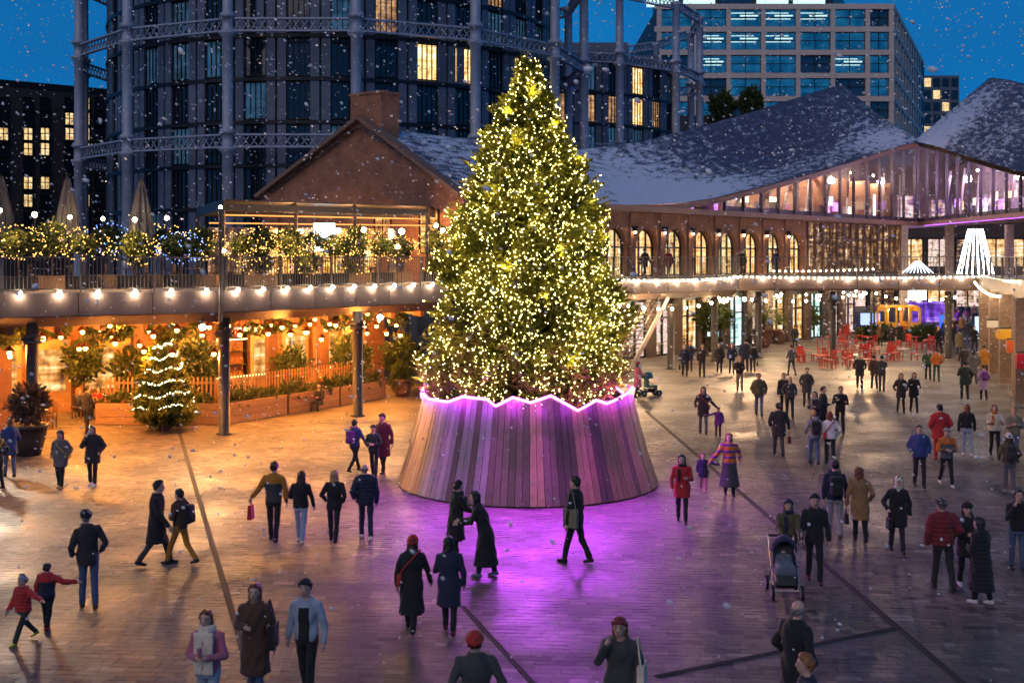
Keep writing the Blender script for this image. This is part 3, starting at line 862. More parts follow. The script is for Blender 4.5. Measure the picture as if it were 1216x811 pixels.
ARCHG = [shopglow('arch_glow_%d' % i, s, st, 1.3) for i, (s, st) in enumerate((
    ([(0.22, (0.16, 0.06, 0.02)), (0.45, (0.85, 0.42, 0.14)), (0.64, (1.0, 0.68, 0.3)), (0.75, (1, 0.95, 0.85))], 0.9),
    ([(0.25, (0.08, 0.05, 0.03)), (0.45, (0.7, 0.4, 0.15)), (0.62, (0.6, 0.62, 0.32)), (0.74, (1, 1, 0.95))], 0.9)))]
ur = math.atan2(U.y, U.x)
for i in range(9):
    s = 8.2 + i * BW
    loc = (*F_(s + BW / 2), ZD)
    a = put('arch_bay', ARCH, wb, loc, (0, 0, ur))
    w = put('arched_window', AWF, a)
    pm = AWP.copy(); pm.materials.clear(); pm.materials.append(ARCHG[i % 2]); put('pane', pm, w)
    if i < 8:
        sc = MB(); sc.lathe([(0.02, 2.62), (0.14, 2.66), (0.2, 2.95), (0.19, 2.96)], (BW / 2, -0.28, 0), 8); o = sc.build('wall_lantern', BLACK, a)
        sc = MB(); sc.ball((BW / 2, -0.28, 2.6), 0.075, 6); sc.build('lantern_bulb', BULB, o)
# plain wall stretch between gable and arcade, and behind the tree
m = MB(); m.wall((0, 0), (8.2, 0), ZD, 9.0, 0.45); o = m.build('side_wall', BRICK, wb); o.location = (*F_(0), 0); o.rotation_euler = (0, 0, ur)
# glazed frames after the arcade, up to the meeting point
FRM = surf('brown_frame', (0.16, 0.09, 0.06), 0.5, 0.2, .2, 4)
DIMG = shopglow('shop_dim', [(0.3, (0.015, 0.01, 0.01)), (0.5, (0.10, 0.045, 0.02)), (0.66, (0.45, 0.24, 0.10)), (0.76, (1, 0.8, 0.5))], 0.7, 1.0)
s = 36.3
while s < SK - 4:
    fr = MB(); 
    for x in (0.05, 1.2, 2.35): fr.box((x, 0, 0), (0.12, 0.16, 3.75))
    for z in (0, 2.5, 3.65): fr.box((1.2, 0, z), (2.4, 0.14, 0.1))
    o = fr.build('shop_frame', FRM, wb); o.location = (*F_(s), ZD); o.rotation_euler = (0, 0, ur)
    p = MB(); p.box((1.2, 0.08, 0.05), (2.36, 0.03, 3.6)); p.build('pane', DIMG, o)
    s += 2.4
# ground floor of the range under the walkway: piers, shopfronts
GS = [shopglow('shop_teal', [(0.25, (0.05, 0.07, 0.07)), (0.42, (0.35, 0.6, 0.55)), (0.55, (0.75, 0.95, 0.9)), (0.7, (1, 1, 1))], 0.9, 0.9),
      shopglow('shop_gold', [(0.25, (0.10, 0.05, 0.02)), (0.42, (0.7, 0.35, 0.1)), (0.58, (1.0, 0.7, 0.35)), (0.72, (1, 0.95, 0.85))], 0.8, 0.9),
      shopglow('shop_mixed', [(0.25, (0.06, 0.05, 0.05)), (0.4, (0.45, 0.25, 0.12)), (0.52, (0.8, 0.75, 0.7)), (0.6, (0.7, 0.25, 0.2)), (0.72, (1, 0.97, 0.9))], 0.8, 1.0)]
i = 0; s = 3.0
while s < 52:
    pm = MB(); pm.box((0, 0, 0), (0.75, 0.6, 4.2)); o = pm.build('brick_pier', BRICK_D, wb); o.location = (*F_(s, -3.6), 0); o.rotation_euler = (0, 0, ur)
    f = MB(); w = 2.35
    for x in (0.42, 0.42 + w / 2, 0.38 + w): f.box((x, 0, 0), (0.09, 0.14, 3.6))
    for z in (0.0, 2.4, 3.5): f.box((0.4 + w / 2, 0, z), (w, 0.12, 0.1))
    f.box((0.4 + w / 2, 0.02, 3.6), (w, 0.3, 0.6))
    o = f.build('shop_front', BLACK, wb); o.location = (*F_(s, -3.7), 0); o.rotation_euler = (0, 0, ur)
    p = MB(); p.box((0.4 + w / 2, 0.1, 0.1), (w - .05, 0.04, 3.4)); p.build('pane', GS[(i * 2 + i // 3) % 3], o)
    s += 3.1; i += 1

# ------------------------------------------------------------------ the glazed upper storey where the two roofs meet
K = Vector(F_(SK))
UE = Vector((0.03, 1.0)).normalized(); VE = Vector((1.0, -0.03)).normalized()
def FE(r, off=0.0): 
    p = K - UE * r + VE * off
    return (p.x, p.y)
eb = thing('slate_roofed_warehouse', 'right hand brick warehouse under a tall snow dusted slate roof', 'building', (0, 0, 0))
eb_eave = lambda r: eave_z(SK - r)
er = roof(lambda r: (*FE(r, -0.28), eb_eave(r)), lambda r: (*FE(r - 2.2, 6.87), ridge_z(SK + 1.5 - r)), lambda r: (*FE(r, 14), 9.6), -0.4, 34, 60, eb,
          lambda s, t: -0.05 + 0.26 * math.exp(-((s - 3) / 4.5) ** 2) * (0.3 + t) + 0.10 * math.exp(-((s - 14) / 5) ** 2))
# floor slab with soffit
pv = thing('glass_pavilion', 'glazed upper storey curving up to a peak where two slate roofs meet', 'building', (0, 0, 0))
SOFF = surf('pavilion_soffit', (0.30, 0.17, 0.11), 0.55, 0, 0.2, 1.2)
back = (K.x + 2, K.y + 9)
s0 = 10.0
m = MB(); m.slab([F_(s0, 0.42), (K.x, K.y - 0.6), FE(30, -0.42), FE(30, 6), back, F_(s0, -5)], 8.98, 9.32); m.build('floor_slab', SOFF, pv)
LED = glow('purple_strip', (0.42, 0.10, 1.0), 3.0)
DARKB = surf('dark_purple_base', (0.05, 0.03, 0.05), 0.4, 0.2, 0.2, 3)
def gl_edge(pt, zf, s0, s1, step, nm):
    s = s0
    while s < s1 - 0.2:
        e = min(s1, s + step)
        a, b = Vector(pt(s)), Vector(pt(e)); za, zb = zf(s) - 0.42, zf(e) - 0.42
        zb0 = 9.34
        if min(za, zb) > zb0 + 0.5:
            g = MB(); g.poly([(a.x, a.y, zb0 + .3), (b.x, b.y, zb0 + .3), (b.x, b.y, zb), (a.x, a.y, za)]); g.build('glass_pane', CG, pv)
            k = MB(); k.wall(a, b, zb0, zb0 + 0.30, 0.06); k.build('base_panel', DARKB, pv)
            f = MB(); f.box((a.x, a.y, zb0), (0.10, 0.22, za - zb0), math.atan2((b - a).y, (b - a).x)); f.build('mullion', MULL, pv)
        s = e
CG = clearglass('pavilion_glass'); MULL = surf('mullion_grey', (0.12, 0.10, 0.13), 0.4, 0.3, 0.15, 5)
gl_edge(lambda s: F_(s, 0.0), eave_z, 20.0, SK, 2.4, 'w')
gl_edge(lambda r: FE(r, 0.0), eb_eave, 0.0, 30.0, 2.4, 'e')
# inside: floor fittings, partitions, diagonal struts, ceiling
in_top = lambda s: eave_z(s) + (ridge_z(s) - eave_z(s)) * .62 - 1.0
IN_C = surf('pavilion_ceiling', (0.42, 0.21, 0.11), 0.7, 0, 0.15, 1)
m = MB()
for a, b in zip(np.linspace(22, SK, 14)[:-1], np.linspace(22, SK, 14)[1:]):
    m.add([(*F_(a, -0.1), eave_z(a) - .45), (*F_(b, -0.1), eave_z(b) - .45), (*F_(b, -5.2), in_top(b)), (*F_(a, -5.2), in_top(a))], [(0, 1, 2, 3)])
for a, b in zip(np.linspace(0, 30, 14)[:-1], np.linspace(0, 30, 14)[1:]):
    m.add([(*FE(a, 0.1), eb_eave(a) - .45), (*FE(b, 0.1), eb_eave(b) - .45), (*FE(b, 5.2), in_top(SK - b)), (*FE(a, 5.2), in_top(SK - a))], [(0, 1, 2, 3)])
m.build('ceiling', IN_C, pv)
m = MB(); 
for a in np.arange(22, SK, 2.0):
    m.wall(F_(a, -5.2), F_(a + 2.0, -5.2), 9.3, min(14.5, in_top(a) - .2), 0.2)
for a in np.arange(-12, 30, 2.0):
    m.wall(FE(a, 5.4), FE(a + 2.0, 5.4), 9.3, min(14.5, in_top(SK - max(a, 0) - 2) - .2), -0.2)
m.wall((K.x - 5.5, K.y + 9), (K.x + 9, K.y + 9), 9.3, 16.6, 0.2)
m.build('back_wall', surf('pavilion_back', (0.20, 0.155, 0.14), 0.7, 0, .5, 0.9), pv)
WHITE = surf('white_paint', (0.46, 0.43, 0.44), 0.5, 0, .06, 3)
for i in range(9):
    a = 27 + i * 3.4
    q = MB(); q.bar((*F_(a, -0.6), 9.5), (*F_(a + 4.5, -2.4), min(eave_z(a + 4.5) - .45, 13.5)), 0.16, 0.16); q.build('diagonal_strut', WHITE, pv)
for i in range(8):
    a = 1 + i * 3.4
    q = MB(); q.bar((*FE(a + 4, 0.6), 9.5), (*FE(a, 2.4), min(eb_eave(a) - .45, 13.5)), 0.16, 0.16); q.build('diagonal_strut', WHITE, pv)
SCREEN = [shopglow('pav_screen_%d' % i, s, st, 0.8) for i, (s, st) in enumerate((([(0.3, (0.9, 0.8, 1)), (0.6, (1, 1, 1))], 1.6), ([(0.3, (0.3, 0.08, 0.7)), (0.6, (0.8, 0.3, 1))], 1.6), ([(0.3, (1, 0.55, 0.25)), (0.6, (1, 0.85, 0.6))], 1.5)))]
pr = random.Random(12)
for i in range(90):
    if i < 56: p = F_(pr.uniform(23, SK), -pr.uniform(1.5, 4.8)); rz = ur
    else: p = FE(pr.uniform(1, 26), pr.uniform(1.5, 4.8)); rz = R(88)
    k = pr.random(); h = pr.uniform(0.8, 2.6)
    q = MB()
    if k < 0.16:
        q.box((p[0], p[1], 9.33), (pr.uniform(.15, .35), .12, h), rz); q.build('light_column', SCREEN[pr.choice((0, 0, 1, 2))], pv)
    elif k < 0.6:
        q.box((p[0], p[1], 9.33 + h * .5), (pr.uniform(.7, 1.5), .08, .7), rz); q.build('wall_screen', SCREEN[pr.choice((0, 1, 2))], pv)
    else:
        q.box((p[0], p[1], 9.33), (pr.uniform(.6, 1.6), .6, pr.uniform(.8, 1.5)), rz); q.build('display_unit', surf('display_%d' % (i % 3), [(0.10, .08, .12), (.4, .36, .4), (.25, .16, .12)][i % 3], .6), pv)
for i in range(7):
    p = F_(26 + i * 4.6, -2.6); z = min(13.2, eave_z(26 + i * 4.6) - 0.2)
    q = MB(); q.ball((p[0], p[1], z), 0.10, 8); q.build('ceiling_lamp', BULB_W, pv); lamp((p[0], p[1], z - .3), 250, (1.0, 0.74, 0.56), .3)
for i in range(5):
    p = FE(2 + i * 4.6, 2.6); z = min(13.2, eb_eave(2 + i * 4.6) - .2)
    q = MB(); q.ball((p[0], p[1], z), 0.10, 8); q.build('ceiling_lamp', BULB_W, pv); lamp((p[0], p[1], z - .3), 270, (0.85, 0.58, 1.0), .3)
PVP = shopglow('pavilion_display', [(0.25, (0.05, 0.03, 0.06)), (0.42, (0.30, 0.10, 0.42)), (0.52, (0.75, 0.42, 0.20)), (0.62, (0.9, 0.75, 0.9)), (0.75, (1, 1, 1))], 0.75, 0.9)
for i in range(12):
    q = MB(); q.box((0, 0, 0), (2.0, .08, 1.5 + .5 * (i % 3)))
    o = q.build('display_wall', PVP, pv)
    if i < 6: o.location = (*F_(29 + i * 4.4, -4.9), 9.6); o.rotation_euler = (0, 0, ur)
    elif i < 10: o.location = (K.x - 4 + (i - 6) * 3.1, K.y + 8.8, 9.5 + .6 * (i % 2))
    else: o.location = (*FE(3 + (i - 10) * 5, 5.1), 9.6); o.rotation_euler = (0, 0, R(88))
for i in range(6):
    a = 33 + i * 4.2; p = F_(a, -2.2)
    q = MB(); q.box((p[0], p[1], 9.33), (.14, 1.9, min(3.2, eave_z(a) - 9.9)), ur); q.build('partition', surf('pavilion_partition', (.30, .15, .08), .6, 0, .2, 1), pv)
# purple strip under the slab edge near the peak
m = MB(); m.bar((*FE(3, -.38), 8.95), (*FE(26, -.38), 8.95), 0.06, 0.03); m.build('led_strip', LED, pv)
# columns that carry the pavilion near its peak
for i, (a, b) in enumerate(((K.x - 2.2, K.y - 3), (K.x + 1.4, K.y - 3.4), (K.x + 5.6, K.y - 5))):
    q = MB(); q.box((a, b, 0), (0.55, 0.55, 8.97)); q.build('column', surf('pale_column', (.45, .36, .32), .6), pv)

# ------------------------------------------------------------------ bridge across the yard
br = thing('yard_bridge', 'straight footbridge crossing the yard beneath the glass pavilion', 'bridge', (0, 0, 0))
BX0, BX1, BY = 13.7, 29.0, 73.0
m = MB(); m.slab([(BX0, BY), (BX1 + 6, BY), (BX1 + 6, BY + 4), (BX0, BY + 4)], ZD - 0.2, ZD - 0.01); m.build('bridge_slab', CONC, br)
n = 6
for k in range(n):
    a = BX0 + (BX1 - BX0) * k / n; b = BX0 + (BX1 - BX0) * (k + 1) / n
    q = MB(); q.wall((a + .02, BY - .12), (b - .02, BY - .12), 4.42, 5.16, 0.11); q.build('fascia_panel', FASCIA, br)
m = MB(); m.box(((BX0 + BX1) / 2, BY + 2, 4.3), (BX1 - BX0, 3.2, 0.65)); m.build('bridge_beam', FASCIA, br)
railing((BX0, BY - 0.02), (BX1, BY - 0.02), 'lit railing along the footbridge over the red cafe tables', step=0.2)
for (x, y), lb in (((15.6, 74.6), 'steel bridge column left of the red cafe tables'), ((20.4, 75), 'steel bridge column behind the red cafe tables'), ((27.6, 74.6), 'steel bridge column near the right hand shop signs')):
    t = thing('steel_column', lb, 'column', (x, y, 0), 0, 'columns under the walkway')
    put('shaft', colm, t); put('capital', capm, t)
# right hand walkway and its row of square brick piers
ED = [(29.0, 73.0), (23.9, 55.0), (19.5, 42.0)]
ew = thing('side_walkway', 'raised walkway edge with festoon lights at the right border', 'walkway', (0, 0, 0))
m = MB(); m.slab([(19.5, 42.0), (40, 42), (40, 73.5), (29, 73.0), (23.9, 55)], ZD - 0.5, ZD); m.build('deck_slab', CONC, ew)
for a, b in zip(ED[:-1], ED[1:]):
    q = MB(); q.wall(a, b, ZD - .8, ZD - .02, -0.1); q.build('fascia_panel', FASCIA, ew)
railing(ED[1], ED[0], 'railing at the right border above the brick piers', step=0.5)
railing(ED[2], ED[1], 'nearest railing length beyond the right border', step=0.5)
PIERB = brickmat('pier_brick', (0.27, 0.19, 0.13), (0.36, 0.26, 0.18), (0.2, 0.17, 0.14))
for i, (x, y) in enumerate(((21.9, 50.6), (23.25, 54.0), (24.55, 58.6), (25.9, 63.2), (27.2, 67.8))):
    t = thing('brick_pier', 'square brick pier, number %s from the front in the right hand colonnade' % ('one', 'two', 'three', 'four', 'five')[i], 'pier', (x, y, 0), R(-16), 'piers at the right')
    q = MB(); q.box((0, 0, 0.12), (0.62, 0.62, 4.4)); q.build('shaft', PIERB, t)
    q = MB(); q.box((0, 0, 0), (0.74, 0.74, 0.12)); q.build('base', CONC, t)
sw = thing('shop_terrace', 'row of warmly lit shopfronts behind the right hand brick piers', 'shops', (0, 0, 0))
pp, qq = Vector((25.6, 47.0)), Vector((33.0, 73.0))
for k in range(8):
    a = pp.lerp(qq, k / 8); b = pp.lerp(qq, (k + 1) / 8); d = (b - a)
    rz = math.atan2(d.y, d.x); L = d.length
    f = MB()
    for x in (0.1, L / 2, L - 0.1): f.box((x, 0, 0), (0.16, 0.2, 4.3))
    f.box((L / 2, 0, 3.3), (L, 0.22, 1.2))
    o = f.build('shop_front', BLACK, sw); o.location = (a.x, a.y, 0); o.rotation_euler = (0, 0, rz)
    p = MB(); p.box((L / 2, -0.1, 0.1), (L - .2, 0.04, 3.2)); p.build('pane', GS[1 if k % 3 else 2], o)
    c = a.lerp(b, .5); lamp((c.x - 1.6, c.y + 0.5, 3.6), 80, (1.0, 0.62, 0.30), .4)
# ------------------------------------------------------------------ gasholder frames with round apartment blocks
GIRON = surf('gasholder_iron', (0.32, 0.36, 0.45), 0.55, 0.2, 0.2, 1.0)
CLAD = surf('apartment_cladding', (0.085, 0.10, 0.135), 0.5, 0.0, 0.35, 0.5, rand=0.1)
CLAD2 = surf('apartment_fin', (0.11, 0.135, 0.19), 0.5, 0.0, 0.3, 0.8)
NIGHTG = darkglass('night_glass', (0.012, 0.02, 0.035), 0.08, 0.6)
LITW = shopglow('lit_window', [(0.25, (0.35, 0.14, 0.04)), (0.45, (0.9, 0.5, 0.16)), (0.62, (1.0, 0.72, 0.34)), (0.75, (1, 0.9, 0.7))], 1.15, 0.9)
LITD = shopglow('lit_window_dim', [(0.3, (0.08, 0.04, 0.02)), (0.55, (0.4, 0.2, 0.08)), (0.7, (0.7, 0.45, 0.2))], 0.7, 0.9)
LITT = glow('lit_window_teal', (0.25, 0.6, 0.65), 0.45)
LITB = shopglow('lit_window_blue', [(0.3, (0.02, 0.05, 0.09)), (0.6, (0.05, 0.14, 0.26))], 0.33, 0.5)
def gasholder(cx, cy, Rr, ncol, levels, ztop, a0, label, colr=0.55):
    t = thing('gasholder_frame', label, 'gasholder', (cx, cy, 0), 0, 'iron gasholder frames')
    cm = MB(); prof = [(colr * 1.3, 0), (colr * 1.3, 0.8), (colr, 1.0)]
    for z in levels: prof += [(colr * .92, z - 1.0), (colr * 1.45, z - 0.75), (colr * 1.5, z - .55), (colr * .95, z - 0.5), (colr * .95, z + .5), (colr * 1.4, z + .55), (colr * 1.3, z + .8), (colr * .9, z + 1.0)]
    prof += [(colr * .85, ztop), (colr * 1.3, ztop + .2), (colr * 1.3, ztop + .6)]
    cm.lathe(prof, n=12); cm = cm.mesh('column', GIRON, True)
    ch = 2 * Rr * math.sin(math.pi / ncol) - 2 * colr * .9
    gm = MB(); h = 0.95
    for z in (-h / 2, h / 2): gm.box((0, 0, z - .07), (ch, 0.35, 0.14))
    nx = max(6, int(ch / 0.62))
    for k in range(nx):
        xa, xb = -ch / 2 + ch * k / nx, -ch / 2 + ch * (k + 1) / nx
        gm.bar((xa, -.05, -h / 2), (xb, -.05, h / 2), 0.06, 0.10, up=(0, 1, 0)); gm.bar((xa, .05, h / 2), (xb, .05, -h / 2), 0.06, 0.10, up=(0, 1, 0))
    gm = gm.mesh('lattice_girder', GIRON)
    for k in range(ncol):
        a = a0 + 2 * math.pi * k / ncol
        put('column', cm, t, (math.sin(a) * Rr, -math.cos(a) * Rr, 0))
        b = a + math.pi / ncol; rr = Rr * math.cos(math.pi / ncol)
        for z in levels + [ztop + .3]: put('lattice_girder', gm, t, (math.sin(b) * rr, -math.cos(b) * rr, z), (0, 0, b))
def drum(cx, cy, Rr, z1, fh, nb, label, lit, seed, balc=True):
    """round apartment block: storeys of window bays, dark slab rings, upright cladding fins"""
    g = random.Random(seed)
    t = thing('round_apartment_building', label, 'building', (cx, cy, 0), 0, 'round apartment blocks inside gasholders')
    m = MB(); m.lathe([(Rr - .35, 0), (Rr - .35, z1)], n=72); m.build('core_wall', CLAD, t)
    m = MB(); m.lathe([(Rr + .1, z1), (Rr + .1, z1 + .8), (Rr - 2, z1 + .8)], n=72); m.build('parapet', CLAD, t)
    ns = int(z1 / fh)
    for k in range(1, ns + 1):
        m = MB(); m.lathe([(Rr - .3, k * fh - .3), (Rr + .22, k * fh - .3), (Rr + .22, k * fh), (Rr - .3, k * fh)], n=72); m.build('slab_ring', BLACK, t)
    w = 2 * math.pi * Rr / nb
    fin = MB()
    for k in range(nb):
        a = 2 * math.pi * k / nb
        if math.cos(a) < -0.25: continue
        for j in range(4):
            aa = a + (j - 1.5) * 2 * math.pi / nb / 4
            if j in (0, 3): fin.box((math.sin(aa) * Rr, -math.cos(aa) * Rr, 0), (w / 4 * .8, .22, z1), aa)
            elif g.random() < .25: fin.box((math.sin(aa) * Rr, -math.cos(aa) * Rr, g.randrange(1, ns) * fh), (w / 4 * .7, .2, fh), aa)
    f = fin.build('cladding_fins', CLAD2, t); f['kind'] = 'stuff'
    wm = MB(); ww = w * .50
    for x in (-ww / 2, -ww / 4, 0, ww / 4, ww / 2): wm.box((x, 0, .1), (.08, .14, fh - .4))
    for z in (.1, fh - .45): wm.box((0, 0, z), (ww, .14, .09))
    wm = wm.mesh('window', BLACK)
    pmm = {}
    for mt in (NIGHTG, LITW, LITD, LITT, LITB):
        p = MB(); p.box((0, .05, .12), (ww, .04, fh - .55)); pmm[mt.name] = p.mesh('pane', mt)
    for k in range(nb):
        a = 2 * math.pi * (k + .0) / nb
        if math.cos(a) < 0.12: continue
        for s in range(ns):
            zz = s * fh + fh * .5
            X, Y = cx + math.sin(a) * Rr, cy - math.cos(a) * Rr
            px, py = 608 + X * FPX / Y, 305 - (zz - CAMZ) * FPX / Y
            if py > 330 or py < -25: continue
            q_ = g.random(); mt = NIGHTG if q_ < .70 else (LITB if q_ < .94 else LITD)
            for lx, ly, tol, kind in lit:
                if abs(px - lx) < tol and abs(py - ly) < 15: mt = {'w': LITW, 'd': LITD, 't': LITT}[kind]
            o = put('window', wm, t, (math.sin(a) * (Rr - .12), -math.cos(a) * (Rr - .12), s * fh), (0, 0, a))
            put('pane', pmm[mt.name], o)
gasholder(-17.0, 115, 24, 15, [15.4, 24.4], 31.6, R(-12.2), 'tall blue grey iron gasholder frame left of the christmas tree', 0.48)
drum(-17.0, 115, 21.2, 33.5, 3.45, 38, 'round dark apartment block inside the left gasholder frame',
     [(495, 62, 26, 'w'), (557, 72, 13, 'w'), (578, 75, 10, 'w'), (565, 112, 9, 'w'), (588, 115, 9, 'w'), (328, 140, 9, 'w'), (292, 140, 8, 't'), (510, 145, 24, 'd'), (540, 142, 8, 'w'), (208, 155, 8, 'd'), (162, 125, 9, 'd'), (668, 62, 9, 'w'), (430, 60, 9, 'd'), (155, 160, 12, 'd'), (240, 190, 9, 't'), (445, 152, 9, 'd'), (612, 84, 9, 'w'), (640, 100, 9, 'd'), (370, 20, 9, 'd')], 4)
gasholder(1.5, 152, 22.5, 15, [18.5, 28.6], 35.6, R(4), 'thinner gasholder frame right of the christmas tree top', 0.5)
drum(1.5, 152, 19.6, 28.8, 3.6, 34, 'low round apartment block inside the gasholder frame right of the tree',
     [(757, 105, 10, 'w'), (742, 130, 9, 'w'), (765, 130, 12, 'w'), (730, 130, 9, 'd'), (785, 145, 9, 'd'), (700, 130, 9, 'd'), (712, 65, 8, 'w')], 5)
m = MB(); m.box((10, 150, 29.6), (9, 7, 3.4)); m.box((16, 152, 29.6), (5, 6, 2.2)); o = m.build('plant_room', CLAD2); tag(o, 'dark plant room boxes on the low round apartment roof', 'plant room')

# ------------------------------------------------------------------ dark office block, far left
lb = thing('dark_block', 'dark flat roofed block with scattered yellow windows at far left', 'building', (0, 0, 0))
p0 = at(-80, 90, 128); p1 = at(128, 112, 140)
DBR = brickmat('charcoal_brick', (0.035, 0.03, 0.035), (0.05, 0.045, 0.05), (0.05, 0.05, 0.05))
m = MB(); m.wall((p0[0], p0[1]), (p1[0], p1[1]), 0, 25.6, 12); m.build('wall', DBR, lb)
m = MB(); m.wall((p0[0], p0[1] - .1), (p1[0], p1[1] - .1), 25.6, 26.3, 12.3); m.build('parapet', BLACK, lb)
dd = Vector((p1[0] - p0[0], p1[1] - p0[1])).normalized(); rz = math.atan2(dd.y, dd.x)
def lbw():
    f = MB()
    for x in (-.5, 0, .5): f.box((x, 0, 0), (.10, .2, 1.5))
    for z in (0, .75, 1.42): f.box((0, 0, z), (1.06, .22, .09))
    f.box((0, -.08, -.12), (1.25, .3, .1))
    return f.mesh('window', BLACK)
LW = lbw()
LP = {}
LITY = shopglow('lit_window_yellow', [(0.25, (0.25, 0.14, 0.04)), (0.5, (0.75, 0.5, 0.2)), (0.7, (0.95, 0.8, 0.5))], 0.85, 1.1)
for mt in (NIGHTG, LITY, LITD):
    q = MB(); q.box((0, .04, .05), (1.0, .04, 1.4)); LP[mt.name] = q.mesh('pane', mt)
litset = {(82, 137), (101, 137), (82, 158), (101, 158), (101, 178), (33, 153), (33, 175), (53, 175), (33, 215), (53, 215), (101, 240), (33, 237), (4, 155), (53, 215), (101, 122), (53, 153)}
for cx_ in (-30, 4, 33, 53, 82, 101, 117):
    for cyy in (122, 140, 158, 176, 196, 216, 237, 258):
        k = (cx_ - 608) / FPX
        # where the sight line meets the facade
        s = (k * p0[1] - p0[0]) / (dd.x - k * dd.y)
        X, Y = p0[0] + dd.x * s, p0[1] + dd.y * s
        Z = CAMZ - (cyy - 305) * Y / FPX
        mt = NIGHTG
        for a, b in litset:
            if abs(a - cx_) < 3 and abs(b - cyy) < 6: mt = LITY
        o = put('window', LW, lb, (X + dd.y * .1, Y - dd.x * .1, Z - .9), (0, 0, rz)); put('pane', LP[mt.name], o)

# ------------------------------------------------------------------ office building, top right
ob = thing('office_building', 'pale gridded office building with large blue windows behind the slate roof', 'building', (0, 0, 0))
OST = surf('office_stone', (0.66, 0.52, 0.44), 0.7, 0, 0.12, 0.3)
D0 = 190.0
X0, X1 = (780 - 608) * D0 / FPX, (1062 - 608) * D0 / FPX
C1 = Vector((X1, D0)); C2 = Vector((86.4, 247.0))
FHt = 27.2 * D0 / FPX
zb = [CAMZ + (305 - y) * D0 / FPX for y in (145, 117.5, 90, 62.5, 35, 8)]
BWX = 41.3 * D0 / FPX
OGL = darkglass('office_glass', (0.02, 0.05, 0.085), 0.04, 0.9)
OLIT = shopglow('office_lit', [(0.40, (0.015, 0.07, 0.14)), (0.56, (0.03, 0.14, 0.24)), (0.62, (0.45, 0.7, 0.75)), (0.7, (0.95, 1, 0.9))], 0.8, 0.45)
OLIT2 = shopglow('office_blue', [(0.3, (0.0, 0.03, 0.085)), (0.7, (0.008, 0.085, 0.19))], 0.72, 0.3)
OBAR = glow('office_ceiling_light', (0.62, 0.95, 0.95), 0.75)
m = MB(); m.slab([(X0, D0 + .9), (C1.x, C1.y + .9), (C2.x, C2.y), (X0, C2.y)], 0, zb[-1] - .3); m.build('core', surf('office_core', (.03, .035, .045), .6), ob)
# floor bands
for z in zb[:-1] + [zb[-1]]:
    q = MB(); q.slab([(X0 - .4, D0), (C1.x, C1.y), (C2.x, C2.y), (C2.x - 1.2, C2.y), (C1.x - 1.0, C1.y + 1.2), (X0, D0 + 1.2)], z - .42, z + .42); q.build('floor_band', OST, ob)
nbx = int((X1 - X0) / BWX) + 1
pm_ = MB(); pm_.box((0, 0, 0), (.75, .95, FHt)); 
for fi in range(5):
    z0_, z1_ = zb[fi] + .42, zb[fi + 1] - .42
    h = z1_ - z0_
    pmesh = MB(); pmesh.box((0, .5, 0), (.7, .9, h)); pmesh = pmesh.mesh('pier', OST)
    for k in range(nbx + 1):
        x = X1 - .45 - k * BWX
        if k == 1: x = X1 - .45 - 28 * D0 / FPX
        elif k > 1: x = X1 - .45 - 28 * D0 / FPX - (k - 1) * BWX
        put('pier', pmesh, ob, (x, D0, z0_))
        xn = X1 - .45 - 28 * D0 / FPX - k * BWX
        wdt = abs(x - xn) - .72; xc = (x + xn) / 2
        if xn < X0 - 3: continue
        f = MB()
        for xx in (-wdt / 2, 0, wdt / 2): f.box((xx, .62, 0), (.12, .2, h))
        for zz in (0, h * .52, h - .1): f.box((0, .62, zz), (wdt, .2, .12))
        o = f.build('window', BLACK, ob); o.location = (xc, D0, z0_)
        lit = (fi == 4 and k in (2, 3, 4)) or (fi == 3 and k in (3, 4, 5)) or (fi == 2 and k in (5, 1))
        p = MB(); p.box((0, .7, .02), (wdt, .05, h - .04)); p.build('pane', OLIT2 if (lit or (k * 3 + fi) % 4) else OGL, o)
        if lit:
            for zz in range(3):
                q = MB(); q.box((wdt * (.12 if zz % 2 else -.1), .66, h * (.45 + .17 * zz)), (wdt * (.9, .6, .75)[zz], .03, .12 + .1 * (zz == 1))); q.build('ceiling_light', OBAR, o)
    # side face
    dd2 = (C2 - C1).normalized(); L = (C2 - C1).length; ns_ = 12
    rz2 = math.atan2(dd2.y, dd2.x)
    for k in range(ns_):
        a = C1 + dd2 * (L * k / ns_)
        q = MB(); q.box((1.3, .45, 0), (2.2, .8, h)); o = q.build('pier', OST, ob); o.location = (a.x, a.y, z0_); o.rotation_euler = (0, 0, rz2)
        q = MB(); q.box((3.6, .6, 0), (2.6, .06, h)); o = q.build('pane', OLIT2 if k % 4 else LITD, ob); o.location = (a.x, a.y, z0_); o.rotation_euler = (0, 0, rz2)
# set back top storey
q = MB(); q.slab([(X0 + 1.5, D0 + 3), (X1 - 9, D0 + 3), (X1 - 3, D0 + 18), (X0 + 1.5, D0 + 18)], zb[-1] + .3, zb[-1] + 4.6); q.build('setback_wall', surf('office_core2', (.03, .04, .05), .4, .3), ob)
for k in range(5):
    x = X1 - 13 - k * 6
    q = MB(); q.box((x, D0 + 2.9, zb[-1] + .5), (5.2, .1, 1.7)); q.build('setback_window', OBAR if k != 2 else OGL, ob)
